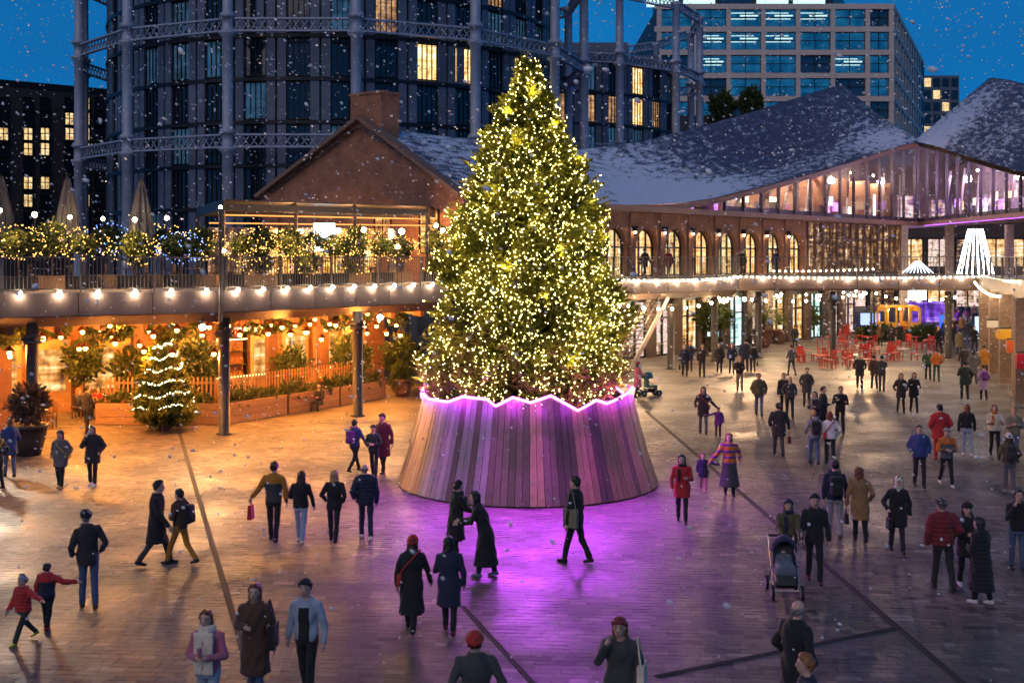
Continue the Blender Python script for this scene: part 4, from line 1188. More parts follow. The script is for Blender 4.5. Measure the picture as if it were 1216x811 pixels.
# roof terrace shrubs beside the office
def bush_mesh(rx, ry, rz_, n, leaf, seed, mat=LEAFG, name='foliage'):
    g = np.random.default_rng(seed)
    d = unit(g.normal(size=(n, 3))); r = g.uniform(0.25, 1.0, n) ** 0.5
    lob = 1 + 0.22 * np.sin(d[:, 0] * 5 + seed) * np.cos(d[:, 2] * 4 + seed * 2) + 0.12 * np.sin(d[:, 1] * 9 + seed)
    P = d * (r * lob)[:, None] * np.array([rx, ry, rz_])
    D = unit(d * .8 + g.normal(0, .6, (n, 3)) + np.array([0, 0, .25]))
    L = g.uniform(.6, 1.3, n) * leaf
    return blades(P, D, L, L * .5, np.clip(g.normal(.5, .25, n), 0, 1), name, mat)
TERB = bush_mesh(1.9, 1.5, 2.0, 900, .7, 3)
for i, (x, z, lbl) in enumerate(((856, 128, 'small dark shrub on office terrace above the slate roof, left one'), (891, 122, 'small dark shrub on office terrace above the slate roof, right one'))):
    p = at(x, z, 176)
    t = thing('terrace_shrub', lbl, 'shrub', (p[0], p[1], p[2] - 2), 0, 'office terrace shrubs')
    put('foliage', TERB, t, (0, 0, 2), (0, 0, i)); q = MB(); q.tube([(0, 0, -.5), (0, 0, 1.5)], .12, 6); q.build('stem', BARK, t)
q = MB(); a = at(800, 150, 177); b = at(950, 150, 177); q.wall((a[0], a[1]), (b[0], b[1]), 0, a[2] + 1.6, 4); o = q.build('terrace_block', surf('terrace_dark', (.04, .045, .055), .7)); tag(o, 'low dark terrace block between slate roof and office building', 'building')
# distant tower
dt = thing('distant_tower', 'small distant glazed tower in the gap between slate roofs', 'building', (0, 0, 0))
a = at(1096, 90, 420); b = at(1139, 90, 420)
q = MB(); q.box(((a[0] + b[0]) / 2, 428, 0), (b[0] - a[0], 16, a[2])); q.build('wall', surf('tower_grey', (.10, .12, .16), .5), dt)
for r_ in range(5):
    for c_ in range(4):
        q = MB(); w_ = (b[0] - a[0]) / 4; q.box((a[0] + w_ * (c_ + .5), 419.9, a[2] - 4 - r_ * 4.3), (w_ * .72, .2, 3.0)); q.build('window', (LITY if (r_ * 3 + c_ * 5) % 4 == 0 else NIGHTG), dt)

# ------------------------------------------------------------------ what closes the far end of the yard
fe = thing('far_arcade', 'brown building with lit shop windows closing the far end of the yard', 'building', (0, 0, 0))
q = MB(); q.wall((14, 150), (75, 150), 0, 12.5, 6); q.build('wall', BRICK_D, fe)
for lv, (z, h) in enumerate(((0.1, 3.6), (5.2, 3.4))):
    for k in range(13):
        x = 24 + k * 3.6
        f = MB(); 
        for xx in (0, 1.5, 3.0): f.box((x + xx, 149.85, z), (.15, .2, h))
        f.box((x + 1.5, 149.85, z + h), (3.3, .25, .2))
        o = f.build('shop_front', BLACK, fe)
        p = MB(); p.box((x + 1.5, 149.92, z), (3.0, .05, h)); p.build('pane', [GS[1], GS[2], DIMG, GS[1]][(k + lv) % 4], o)
# ------------------------------------------------------------------ people: bodies and clothes grown as continuous surfaces from distance fields
def nets(Fd, org, h):
    """naive surface nets on a grid of distances"""
    S = Fd < 0
    nx, ny, nz = Fd.shape
    c = np.zeros((nx - 1, ny - 1, nz - 1), dtype=np.int8)
    for dx in (0, 1):
        for dy in (0, 1):
            for dz in (0, 1):
                c += S[dx:nx - 1 + dx, dy:ny - 1 + dy, dz:nz - 1 + dz]
    act = (c > 0) & (c < 8)
    I = np.argwhere(act)
    if len(I) == 0: return None, None
    idx = -np.ones(act.shape, dtype=np.int64); idx[act] = np.arange(len(I))
    acc = np.zeros((len(I), 3)); cnt = np.zeros(len(I))
    corners = [(0, 0, 0), (1, 0, 0), (0, 1, 0), (1, 1, 0), (0, 0, 1), (1, 0, 1), (0, 1, 1), (1, 1, 1)]
    for a, b in ((0, 1), (2, 3), (4, 5), (6, 7), (0, 2), (1, 3), (4, 6), (5, 7), (0, 4), (1, 5), (2, 6), (3, 7)):
        A = np.array(corners[a]); B = np.array(corners[b])
        fa = Fd[I[:, 0] + A[0], I[:, 1] + A[1], I[:, 2] + A[2]]; fb = Fd[I[:, 0] + B[0], I[:, 1] + B[1], I[:, 2] + B[2]]
        k = (fa < 0) != (fb < 0)
        t = fa[k] / (fa[k] - fb[k])
        acc[k] += A + (B - A) * t[:, None]; cnt[k] += 1
    V = (I + acc / cnt[:, None]) * h + org
    Q = []
    for ax in range(3):
        o = [slice(1, -1)] * 3; o[ax] = slice(0, -1)
        p = list(o); p[ax] = slice(1, None)
        s0 = S[tuple(o)]; s1 = S[tuple(p)]
        E_ = np.argwhere(s0 != s1)
        if len(E_) == 0: continue
        off = np.ones(3, dtype=int); off[ax] = 0
        B = E_ + off
        flip = s0[E_[:, 0], E_[:, 1], E_[:, 2]]
        u, v = (ax + 1) % 3, (ax + 2) % 3
        def cell(du, dv):
            C = B.copy(); C[:, u] -= du; C[:, v] -= dv
            return idx[C[:, 0], C[:, 1], C[:, 2]]
        q = np.stack([cell(1, 1), cell(0, 1), cell(0, 0), cell(1, 0)], axis=1)
        q[~flip] = q[~flip][:, ::-1]
        Q.append(q)
    Q = np.concatenate(Q)
    Q = Q[(Q >= 0).all(axis=1)]
    return V, Q

def smin(a, b, k):
    h = np.clip(0.5 + 0.5 * (b - a) / k, 0, 1)
    return b * (1 - h) + a * h - k * h * (1 - h)
def cone(P, a, b, ra, rb):
    a = np.asarray(a, dtype=float); b = np.asarray(b, dtype=float)
    ab = b - a
    t = np.clip(((P - a) @ ab) / (ab @ ab + 1e-9), 0, 1)
    d = P - a - t[..., None] * ab
    return np.sqrt((d * d).sum(-1)) - (ra + (rb - ra) * t)
def ell(P, c, r):
    q = (P - np.asarray(c)) / np.asarray(r)
    return (np.sqrt((q * q).sum(-1)) - 1) * min(r)
def rbox(P, c, r, rad=.03):
    q = np.abs(P - np.asarray(c)) - np.asarray(r) + rad
    return np.sqrt((np.maximum(q, 0) ** 2).sum(-1)) + np.minimum(q.max(-1), 0) - rad

def field(lo, hi, h, fn, name, mat):
    lo = np.asarray(lo, dtype=float) - 1.6 * h; hi = np.asarray(hi, dtype=float) + 1.6 * h
    n = np.ceil((hi - lo) / h).astype(int) + 1
    ax = [lo[i] + np.arange(n[i]) * h for i in range(3)]
    P = np.stack(np.meshgrid(*ax, indexing='ij'), -1)
    V, Q = nets(fn(P), lo, h)
    if V is None or len(Q) == 0: return None
    return np_mesh(name, V, Q, mat, True)

SKIN = [surf('skin_%d' % i, c, .5, 0, .12, 9) for i, c in enumerate(((0.62, 0.37, 0.27), (0.5, 0.28, 0.19), (0.28, 0.15, 0.09), (0.14, 0.075, 0.045)))]
HAIRC = {'black': (.012, .010, .010), 'brown': (.045, .024, .014), 'auburn': (.17, .055, .02), 'blond': (.42, .25, .10), 'grey': (.22, .20, .19), 'ginger': (.26, .10, .03)}
def hairmat(c): return surf('hair_' + c, HAIRC[c], .5, 0, .35, 40, .3, 60, stretch=(1, 1, .2))
CC = {'black': (.012, .012, .014), 'navy': (.016, .02, .05), 'dark': (.028, .024, .026), 'grey': (.12, .115, .115), 'dgrey': (.05, .05, .052), 'lgrey': (.28, .28, .29), 'brown': (.085, .042, .022), 'camel': (.30, .165, .07),
      'red': (.42, .022, .022), 'dred': (.19, .018, .025), 'blue': (.03, .055, .19), 'denim': (.075, .11, .19), 'pdenim': (.30, .37, .46), 'mustard': (.44, .19, .02), 'orange': (.55, .15, .025), 'cream': (.72, .62, .47), 'white': (.68, .66, .63),
      'purple': (.15, .03, .22), 'lilac': (.40, .27, .45), 'green': (.03, .09, .045), 'olive': (.10, .09, .04), 'khaki': (.22, .19, .12), 'pink': (.45, .13, .20), 'burgundy': (.10, .012, .022), 'yellow': (.5, .36, .03), 'lime': (.25, .33, .03), 'dgreen': (.02, .035, .025), 'bluegrey': (.11, .14, .18), 'teal': (.02, .16, .17)}
def cloth(c): return surf('cloth_' + c, CC[c], .85, 0, .22, 7, .25, 55, sheen=.15)
LEATHER = surf('leather_dark', (.025, .018, .015), .4, 0, .3, 12)
LENS = surf('eye_dark', (.02, .015, .012), .3)
LIP = surf('lip', (.32, .10, .09), .5)

TZ = [.60, .80, .95, 1.10, 1.26, 1.35, 1.41, 1.455, 1.50]
TA = [.155, .165, .170, .150, .174, .176, .150, .108, .070]
TB = [.115, .125, .126, .110, .126, .118, .100, .082, .064]
def skeleton(pose, stride, lean, arms, hold, seed):
    J = {}
    jr = random.Random(seed * 3 + 1)
    a = R(stride)
    hs = jr.uniform(-.02, .02)
    for s, sg in (('l', -1), ('r', 1)):
        hip = np.array([sg * .092 + hs, 0, .91])
        if pose == 'sit':
            knee = hip + np.array([sg * .04, .42, .03]); ank = knee + np.array([0, .02 + .06 * sg, -.42])
        elif pose == 'crouch':
            knee = hip + np.array([sg * .05, .30, -.30]); ank = knee + np.array([0, -.16, -.38])
        else:
            f = (1 if sg < 0 else -1)
            th = a if f > 0 else -a * .75
            kb = a * .2 if f > 0 else a * .95
            if stride == 0: th = f * .05; kb = .04
            knee = hip + .43 * np.array([0, math.sin(th), -math.cos(th)])
            ank = knee + .41 * np.array([0, math.sin(th - kb), -math.cos(th - kb)])
        J['hip' + s], J['kn' + s], J['an' + s] = hip, knee, ank
    mz = min(J['anl'][2], J['anr'][2]); sh = .075 - mz
    for k in list(J): J[k] = J[k] + np.array([0, 0, sh])
    J['dz'] = sh
    ln = lambda z: lean * max(0, z - .9)
    for s, sg in (('l', -1), ('r', 1)):
        S_ = np.array([sg * (.178 + jr.uniform(-.006, .006)), ln(1.40) + jr.uniform(-.015, .015), 1.378 + sh + jr.uniform(-.012, .012)])
        md = arms[0] if s == 'l' else arms[1]
        o = np.array
        if md == 'swing':
            k = (-1 if sg < 0 else 1) * math.sin(a) * .9
            e = S_ + o([sg * .07, k * .24, -.27]); w = e + o([sg * .01, k * .25 + .06, -.235])
        elif md == 'down': e = S_ + o([sg * .075, -.02, -.28]); w = e + o([sg * .01, .05, -.245])
        elif md == 'pocket': e = S_ + o([sg * .11, -.11, -.245]); w = e + o([-sg * .05, .19, -.16])
        elif md == 'phone': e = S_ + o([sg * .07, .04, -.27]); w = e + o([-sg * .10, .20, .07])
        elif md == 'front': e = S_ + o([sg * .08, .02, -.27]); w = e + o([-sg * .16, .17, .0])
        elif md == 'push': e = S_ + o([sg * .05, .12, -.25]); w = e + o([-sg * .02, .24, -.05])
        elif md == 'face': e = S_ + o([sg * .08, .14, -.22]); w = e + o([-sg * .12, .06, .23])
        elif md == 'out': e = S_ + o([sg * .15, .03, -.235]); w = e + o([sg * .17, .05, -.17])
        elif md == 'wide': e = S_ + o([sg * .25, .0, -.10]); w = e + o([sg * .24, .05, -.03])
        elif md == 'table': e = S_ + o([sg * .08, .10, -.25]); w = e + o([-sg * .10, .22, .03])
        elif md == 'hug': e = S_ + o([sg * .02, .18, -.19]); w = e + o([-sg * .06, .22, .10])
        je = o([jr.uniform(-.015, .02) * sg, jr.uniform(-.03, .03), jr.uniform(-.01, .02)]); e = e + je; w = w + je + o([jr.uniform(-.02, .02), jr.uniform(-.02, .03), jr.uniform(-.015, .03)])
        J['sh' + s], J['el' + s], J['wr' + s] = S_, e, w
        d = (w - e) / np.linalg.norm(w - e)
        J['ha' + s] = w + d * .075; J['hd' + s] = d
    J['head'] = np.array([jr.uniform(-.018, .018), ln(1.62) + .018 + jr.uniform(-.01, .025), 1.612 + sh]); J['neck'] = np.array([0, ln(1.47), 1.47 + sh])
    J['ln'] = lean
    return J

def person(loc, rz, label, top='jacket', tc='black', legs='black', shoes='black', hair='short', hc='brown', H=1.72, stride=18, lean=0.02, arms=('swing', 'swing'), skin=0, pose='stand', acc=(), near=1, seed=0, hatc='red', hem=None, puff=.0, build=1.0, group='people in the plaza', tc2=None, bagc='black'):
    g = random.Random(seed + 17)
    J = skeleton(pose, stride, lean, arms, None, seed)
    dz = J['dz']
    t = thing('person', label, 'person', loc, rz, group)
    k = H / 1.75
    t.scale = (k * build, k * build, k)
    h = {2: .017, 1: .026, 0: .038}[near]
    hh = {2: .012, 1: .019, 0: .03}[near]
    hd = J['head']; nk = J['neck']
    tz = [z + dz for z in TZ]
    ph = g.uniform(0, 6)
    def headf(P):
        d = ell(P, hd + np.array([0, -.008, .022]), (.076, .096, .098))
        d = smin(d, ell(P, hd + np.array([0, .022, -.045]), (.056, .066, .075)), .03)
        return d
    def torso(P, add=0., z0=None, flare=0., hemz=None):
        z = P[..., 2]; y = P[..., 1] - J['ln'] * np.maximum(0, z - dz - .9)
        a = np.interp(z, tz, TA) + add; b = np.interp(z, tz, TB) + add
        if hemz is not None:
            w = np.maximum(0, dz + .95 - z); a = a + w * flare * .55; b = b + w * flare
        d = (np.sqrt((P[..., 0] / a) ** 2 + (y / b) ** 2) - 1) * np.minimum(a, b)
        return d
    # ---- body: head, neck, trunk, limbs in one skin
    def body(P):
        d = headf(P)
        d = smin(d, ell(P, hd + np.array([0, .098, -.012]), (.014, .02, .024)), .018)
        for sg in (-1, 1): d = smin(d, ell(P, hd + np.array([sg * .078, -.005, -.005]), (.012, .02, .03)), .01)
        d = smin(d, cone(P, hd + np.array([0, -.015, -.07]), nk + np.array([0, 0, -.05]), .052, .062), .03)
        tr = np.maximum(torso(P, -.035), np.maximum(P[..., 2] - (dz + 1.47), dz + .84 - P[..., 2]))
        d = smin(d, tr, .04)
        for s in 'lr':
            d = smin(d, cone(P, J['sh' + s], J['el' + s], .040, .034), .03)
            d = smin(d, cone(P, J['el' + s], J['wr' + s], .034, .026), .02)
            d = smin(d, cone(P, J['wr' + s], J['ha' + s], .030, .036), .012)
            d = smin(d, cone(P, J['hip' + s], J['kn' + s], .060, .045), .04)
            d = smin(d, cone(P, J['kn' + s], J['an' + s], .042, .034), .02)
        return d
    pts = np.array([v for kk, v in J.items() if kk not in ('dz', 'ln', 'hdl', 'hdr')])
    lo, hi = pts.min(0), pts.max(0)
    me = field(lo - [.12, .12, .06], hi + [.12, .13, .14], h, body, 'body', SKIN[skin])
    bo = put('body', me, t)
    # fingers, thumb, eyes, mouth
    if near >= 1:
        fm = MB()
        for s, sg in (('l', -1), ('r', 1)):
            w, d = J['ha' + s], J['hd' + s]
            up = np.array([0, 1., 0]) if abs(d[1]) < .7 else np.array([0, 0, 1.])
            side = np.cross(d, up); side /= np.linalg.norm(side); pal = np.cross(side, d)
            if md_in(arms, s, 'pocket'): continue
            for f, (o_, L) in enumerate(((-.024, .062), (-.008, .072), (.008, .068), (.023, .055))):
                b = w + pal * o_ + d * .018
                m1 = b + d * L * .55 - side * sg * .006; e = m1 + d * L * .4 - side * sg * .022
                fm.tube([b, m1, e], [.0095, .0085, .006], 5)
            b = w - d * .03 + pal * .028
            fm.tube([b, b + pal * .026 + d * .025, b + pal * .028 + d * .055], [.011, .0095, .007], 5)
        if fm.v: fm.build('fingers', SKIN[skin], bo)
        em = MB()
        for sg in (-1, 1):
            em.ball(tuple(hd + np.array([sg * .032, .083, .012])), .012, 6, 0, (1.1, .6, .7))
            em.bar(tuple(hd + np.array([sg * .018, .091, .036])), tuple(hd + np.array([sg * .050, .080, .034])), .006, .007)
        em.build('eyes', LENS, bo)
        mm = MB(); mm.ball(tuple(hd + np.array([0, .088, -.062])), .022, 6, 0, (1.0, .35, .32)); mm.build('mouth', LIP, bo)
    # ---- trousers or skirt
    fold = lambda P, am: am * .8 * np.sin(P[..., 2] * 21 + 6 * np.sin(P[..., 0] * 8 + ph) + 5 * np.sin(P[..., 1] * 7 + 2 * ph)) + am * .6 * np.sin(P[..., 2] * 13 + P[..., 0] * 34 + P[..., 1] * 22 + ph)
    lw = {'slim': .8}.get(None, 1.0)
    skirt = 'skirt' in acc
    bare = 'boots' in acc
    def trou(P):
        d = np.maximum(torso(P, .004), np.maximum(P[..., 2] - (dz + 1.03), dz + .80 - P[..., 2]))
        for s in 'lr':
            d = smin(d, cone(P, J['hip' + s], J['kn' + s], .086, .064), .035)
            an = J['an' + s] + (J['kn' + s] - J['an' + s]) * .10
            d = smin(d, cone(P, J['kn' + s], an, .063, .056), .02)
        return d + fold(P, .005)
    if skirt:
        def sk(P):
            z = P[..., 2]; w = np.maximum(0, dz + 1.0 - z)
            cy_ = .5 * (J['anl'][1] + J['anr'][1]) * np.clip(w / .85, 0, 1)
            a = .165 + w * .16 + .012 * np.sin(np.arctan2(P[..., 1] - cy_, P[..., 0]) * 9 + ph) * np.clip(w * 2, 0, 1); b = .125 + w * .22
            d = (np.sqrt((P[..., 0] / a) ** 2 + ((P[..., 1] - cy_) / b) ** 2) - 1) * np.minimum(a, b)
            return np.maximum(d, np.maximum(z - dz - 1.04, dz + .26 - z))
        me = field((-.38, -.4, dz + .2), (.38, .4, dz + 1.08), h, sk, 'skirt', cloth(legs)); put('skirt', me, t)
    LP_ = np.array([J[a + b] for a in ('hip', 'kn', 'an') for b in 'lr'])
    me = field(LP_.min(0) - [.11, .12, .06], LP_.max(0) + [.11, .12, .16], h, trou, 'trousers', cloth('black' if skirt else legs)); put('trousers', me, t)
    # ---- top
    L = {'jacket': .86, 'short': .93, 'parka': .66, 'coat': .50, 'long': .28, 'jumper': .88}[top] if hem is None else hem
    fl = {'jacket': .0, 'short': 0., 'parka': .10, 'coat': .13, 'long': .15, 'jumper': .0}[top]
    pd = .018 + puff + (.012 if top in ('parka', 'coat', 'long') else 0)
    def topf(P):
        z = P[..., 2]
        d = torso(P, pd, flare=fl, hemz=L)
        if top in ('coat', 'long', 'parka') and pose != 'sit':
            for s in 'lr':
                d = smin(d, cone(P, J['hip' + s], J['kn' + s], .095, .085), .06)
                if top == 'long': d = smin(d, cone(P, J['kn' + s], J['an' + s], .085, .085), .08)
        d = np.maximum(d, np.maximum(z - (dz + 1.50), dz + L - z))
        if puff > .015: d = d + .007 * np.cos((z - dz) * 2 * math.pi / .085)
        for s in 'lr':
            ar = np.minimum(cone(P, J['sh' + s], J['el' + s], .068 + puff * .8, .056 + puff * .7), cone(P, J['el' + s], J['wr' + s] - J['hd' + s] * .0, .056 + puff * .7, .046 + puff * .4))
            d = smin(d, ar, .035)
        # open neck
        d = np.maximum(d, -cone(P, nk + np.array([0, .03, -.03]), nk + np.array([0, .04, .15]), .058, .085))
        if 'hood' in acc: d = smin(d, ell(P, nk + np.array([0, -.085, -.01]), (.12, .07, .09)), .03)
        if 'collar' in acc: d = smin(d, np.maximum(np.abs(cone(P, nk + np.array([0, -.01, -.04]), nk + np.array([0, -.005, .05]), .085, .095)) - .012, z - nk[2] - .06), .015)
        return d + fold(P, .0062)
    AP_ = np.array([J[a + b] for a in ('sh', 'el', 'wr') for b in 'lr'])
    lo = AP_.min(0) - .10 - puff; hi = AP_.max(0) + .11 + puff
    lo = np.minimum(lo, [-.28, -.26, dz + L - .03]); hi = np.maximum(hi, [.28, .24, dz + 1.55])
    if top in ('coat', 'long', 'parka'):
        lo = np.minimum(lo, np.minimum(LP_.min(0) - .16, [9, 9, dz + L - .03])); hi = np.maximum(hi, LP_.max(0) + [.14, .15, -9])
        lo[2] = dz + L - .03
    me = field(lo, hi, h, topf, top, cloth(tc)); tn = {'short': 'jacket', 'long': 'coat'}.get(top, top)
    to = put(tn, me, t)
    if tc2:      # second colour: yoke and sleeves, or stripes
        def yoke(P):
            z = P[..., 2]
            d = topf(P) - .007
            if 'stripes' in acc: return np.maximum(d, -np.sin((z - dz) * 2 * math.pi / .17) * .03)
            if 'front' in acc: return np.maximum(np.maximum(d, np.abs(P[..., 0]) - .085), np.maximum(-P[..., 1], z - dz - 1.36))
            return np.maximum(d, dz + 1.27 - z - .35 * (np.abs(P[..., 0]) > .2))
        me = field(lo, hi, h, yoke, 'panel', cloth(tc2))
        if me: put('panel', me, to)
    # ---- shoes
    for s in 'lr':
        a = J['an' + s]; kn = J['kn' + s]
        tilt = min(.6, max(0, (kn[1] - a[1]) * 1.0))
        f = np.array([0, math.cos(tilt), -math.sin(tilt)])
        def shoe(P):
            d = cone(P, a + f * -.04 + np.array([0, 0, -.035]), a + f * .13 + np.array([0, 0, -.045]), .042, .034)
            d = smin(d, cone(P, a + np.array([0, 0, -.02]), a + (kn - a) * (.55 if bare else .12), .045, .050 if bare else .044), .03)
            return np.maximum(d, -(P[..., 2] - min(.0, a[2] - .075)))
        e = a + f * .19; top_ = a + (kn - a) * (.6 if bare else .2)
        me = field(np.minimum(np.minimum(a, e), top_) - .09, np.maximum(np.maximum(a, e), top_) + .08, max(h * .8, .018), shoe, 'boot' if bare else 'shoe', cloth(shoes)); put('boot' if bare else 'shoe', me, t)
    # ---- hair and headgear
    hm = hairmat(hc)
    hl = hair.split('+')
    def hairf(P):
        d0 = headf(P) - .019
        y = P[..., 1] - hd[1]; z = P[..., 2] - hd[2]
        cut = y * .85 - (z - .035) * .75 - .012
        if 'bald' in hl: cut = np.maximum(cut, z - .03)
        d = np.maximum(d0, cut)
        if 'short' not in hl and 'bald' not in hl:
            ln_ = .36 if 'long' in hl else .15
            for sg in (-1, 1):
                d = smin(d, cone(P, hd + np.array([sg * .062, -.03, .03]), hd + np.array([sg * .075, -.055, -ln_]), .038, .030), .03)
            d = smin(d, cone(P, hd + np.array([0, -.062, .03]), hd + np.array([0, -.105, -ln_ - .04]), .068, .052), .04)
        return d + .006 * np.sin(P[..., 0] * 70 + 8 * np.sin(P[..., 2] * 14) + ph) + .004 * np.sin(P[..., 1] * 55 + P[..., 2] * 40)
    me = field(hd - [.15, .20, .50 if 'long' in hl else .24], hd + [.15, .13, .16], hh, hairf, 'hair', hm)
    if me: put('hair', me, t)
    if 'beanie' in hl or 'cap' in hl or 'fur' in hl or 'pom' in hl:
        thick = .040 if 'fur' in hl else (.026 if 'cap' not in hl else .022)
        def hat(P):
            z = P[..., 2] - hd[2]; y = P[..., 1] - hd[1]
            d = np.maximum(headf(P) - thick, .042 - z + y * .35 - (0 if 'cap' in hl else .0))
            if 'cap' in hl: d = smin(d, np.maximum(ell(P, hd + np.array([0, .115, .055]), (.075, .075, .014)), -y + .05), .008)
            if 'fur' in hl: d = smin(d, ell(P, hd + np.array([0, -.01, .07]), (.118, .128, .05)), .02)
            else: d = smin(d, np.maximum(headf(P) - thick - .010, np.maximum(z - y * .35 - .085, .04 - z + y * .35)), .006)
            if 'pom' in hl: d = np.minimum(d, ell(P, hd + np.array([0, -.02, .165]), (.042, .042, .042)))
            return d
        me = field(hd - [.15, .16, .08], hd + [.15, .22, .22], hh, hat, 'hat', cloth(hatc)); put('hat', me, t)
    if 'hijab' in hl:
        def hj(P):
            d = np.maximum(headf(P) - .022, -np.maximum(.0, 1) * 0 - ell(P, hd + np.array([0, .10, -.015]), (.052, .075, .075)))
            d = smin(d, cone(P, hd + np.array([0, -.02, -.06]), nk + np.array([0, 0, -.04]), .085, .125), .03)
            return np.maximum(d, -ell(P, hd + np.array([0, .10, -.015]), (.052, .075, .075)))
        me = field(hd - [.2, .2, .34], hd + [.2, .2, .16], hh, hj, 'headscarf', cloth(hatc)); put('headscarf', me, t)
    # ---- accessories
    ac = list(acc)
    if 'scarf' in ac or 'bigscarf' in ac:
        big = 'bigscarf' in ac
        def scf(P):
            q = P - (nk + np.array([0, .012, .005]))
            d = np.sqrt((np.sqrt(q[..., 0] ** 2 + q[..., 1] ** 2) - .085) ** 2 + (q[..., 2] * .75) ** 2) - (.048 if big else .036)
            y0 = J['ln'] * .4
            for sg in ((-1, 1) if big else (1,)):
                d = smin(d, rbox(P, np.array([sg * .075, y0 + .155, dz + (1.16 if big else 1.24)]), (.070 if big else .045, .028, .30 if big else .17), .025), .03)
            return d + .004 * np.sin(P[..., 0] * 95 + 3 * np.sin(P[..., 2] * 7))
        me = field((-.2, -.2, dz + .82), (.2, .3, dz + 1.62), h * .9, scf, 'scarf', cloth(hatc if not big else 'cream')); put('scarf', me, t)
    if 'backpack' in ac:
        def bp(P): return smin(rbox(P, np.array([0, -.235 + J['ln'] * .3, dz + 1.20]), (.145, .085, .215), .06), rbox(P, np.array([0, -.315 + J['ln'] * .3, dz + 1.11]), (.11, .045, .10), .04), .03)
        me = field((-.2, -.42, dz + .93), (.2, -.1, dz + 1.46), h, bp, 'backpack', cloth(bagc)); b = put('backpack', me, t)
        st = MB()
        for sg in (-1, 1): st.tube([(sg * .10, -.16, dz + 1.40), (sg * .115, -.02, dz + 1.52), (sg * .125, .13, dz + 1.40), (sg * .13, .15, dz + 1.20), (sg * .16, .02, dz + 1.06)], .016, 5)
        st.build('strap', cloth(bagc), b)
    if 'crossbag' in ac:
        def cb_(P): return rbox(P, np.array([-.20, -.08, dz + .98]), (.05, .125, .10), .035)
        me = field((-.3, -.25, dz + .84), (-.1, .1, dz + 1.12), h, cb_, 'shoulder_bag', cloth(bagc)); b = put('shoulder_bag', me, t)
        st = MB(); st.tube([(-.21, -.12, dz + 1.06), (-.07, -.165, dz + 1.25), (.12, -.12, dz + 1.46), (.15, .02, dz + 1.50), (.05, .165, dz + 1.32), (-.15, .13, dz + 1.10), (-.22, -.02, dz + 1.05)], .017, 5); st.build('strap', cloth(bagc), b)
    if 'handbag' in ac or 'shopbag' in ac:
        s = 'l' if 'lefthand' in ac else 'r'
        hp = J['ha' + s]; sz = (.05, .13, .12) if 'handbag' in ac else (.05, .12, .16)
        q = MB(); c = hp + np.array([0, 0, -.20 - sz[2] * .6])
        q.hexa([(c[0] - sz[0], c[1] - sz[1], c[2] - sz[2]), (c[0] + sz[0], c[1] - sz[1], c[2] - sz[2]), (c[0] + sz[0], c[1] + sz[1], c[2] - sz[2]), (c[0] - sz[0], c[1] + sz[1], c[2] - sz[2]),
                (c[0] - sz[0] * .7, c[1] - sz[1] * .9, c[2] + sz[2]), (c[0] + sz[0] * .7, c[1] - sz[1] * .9, c[2] + sz[2]), (c[0] + sz[0] * .7, c[1] + sz[1] * .9, c[2] + sz[2]), (c[0] - sz[0] * .7, c[1] + sz[1] * .9, c[2] + sz[2])])
        b = q.build('bag', cloth(bagc), t)
        q = MB(); q.tube([(c[0], c[1] - .07, c[2] + sz[2]), (hp[0], hp[1] - .02, hp[2] - .01), (hp[0], hp[1] + .02, hp[2] - .01), (c[0], c[1] + .07, c[2] + sz[2])], .009, 5); q.build('handle', cloth(bagc), b)
    if 'tote' in ac:
        s = -1
        q = MB(); q.box((s * .27, -.02, dz + .78), (.09, .30, .36)); b = q.build('tote_bag', cloth(bagc), t)
        q = MB(); q.tube([(s * .27, -.13, dz + 1.14), (s * .215, -.03, dz + 1.49), (s * .215, .03, dz + 1.49), (s * .27, .09, dz + 1.14)], .014, 5); q.build('strap', cloth(bagc), b)
    if 'phone_' in ac or 'cup' in ac:
        hp = (J['hal'] + J['har']) / 2 + np.array([0, .05, .04]) if arms[0] == arms[1] else J['har'] + np.array([0, .03, .03])
        q = MB()
        if 'cup' in ac: q.lathe([(.028, 0), (.038, .11), (.040, .115), (.036, .12)], tuple(hp), 8); q.build('cup', cloth('pink' if 'pinkcup' in ac else 'white'), t)
        else: q.box(tuple(hp), (.075, .012, .15)); q.build('phone', BLACK, t)
    return t
def md_in(arms, s, md): return (arms[0] if s == 'l' else arms[1]) == md

# heading: degrees, 0 = back to the camera, 180 = facing it, 90 = facing left in the picture, -90 = facing right
def P_(px, py, head, label, **k):
    D = 8960.0 / (py - 305.0)
    near = 2 if D < 28 else (1 if D < 48 else 0)
    k.setdefault('near', near)
    h_ = k.pop('seed', None)
    person((*gp(px, py), 0.0), R(head), label, seed=h_ if h_ is not None else int(px * 7 + py), **k)
A2 = lambda a: (a, a)
# nearest rows
P_(247, 868, 172, 'woman in cream fringed scarf and blue jeans, holding a pink cup, front left', top='jacket', tc='pink', legs='pdenim', shoes='white', hair='long', hc='auburn', H=1.66, stride=10, arms=('front', 'front'), acc=('bigscarf', 'cup', 'pinkcup'))
P_(303, 830, 176, 'woman with auburn hair in long brown coat over jeans, front left', top='long', tc='brown', legs='denim', shoes='white', hair='long', hc='auburn', H=1.70, stride=12, arms=('down', 'front'), acc=('tote',), bagc='black', hem=.42)
P_(364, 826, 172, 'man in pale denim jacket and dark cap with black trousers', top='jacket', tc='pdenim', tc2='black', legs='black', hair='short+beanie', hatc='black', hc='black', H=1.73, stride=14, arms=('down', 'down'), acc=('front',))
P_(104, 722, 28, 'man in dark jacket, flat cap and blue jeans standing alone at left', top='jacket', tc='dark', legs='denim', shoes='brown', hair='short+cap', hatc='black', hc='grey', H=1.80, stride=8, lean=.05, arms=('pocket', 'pocket'), hem=.78)
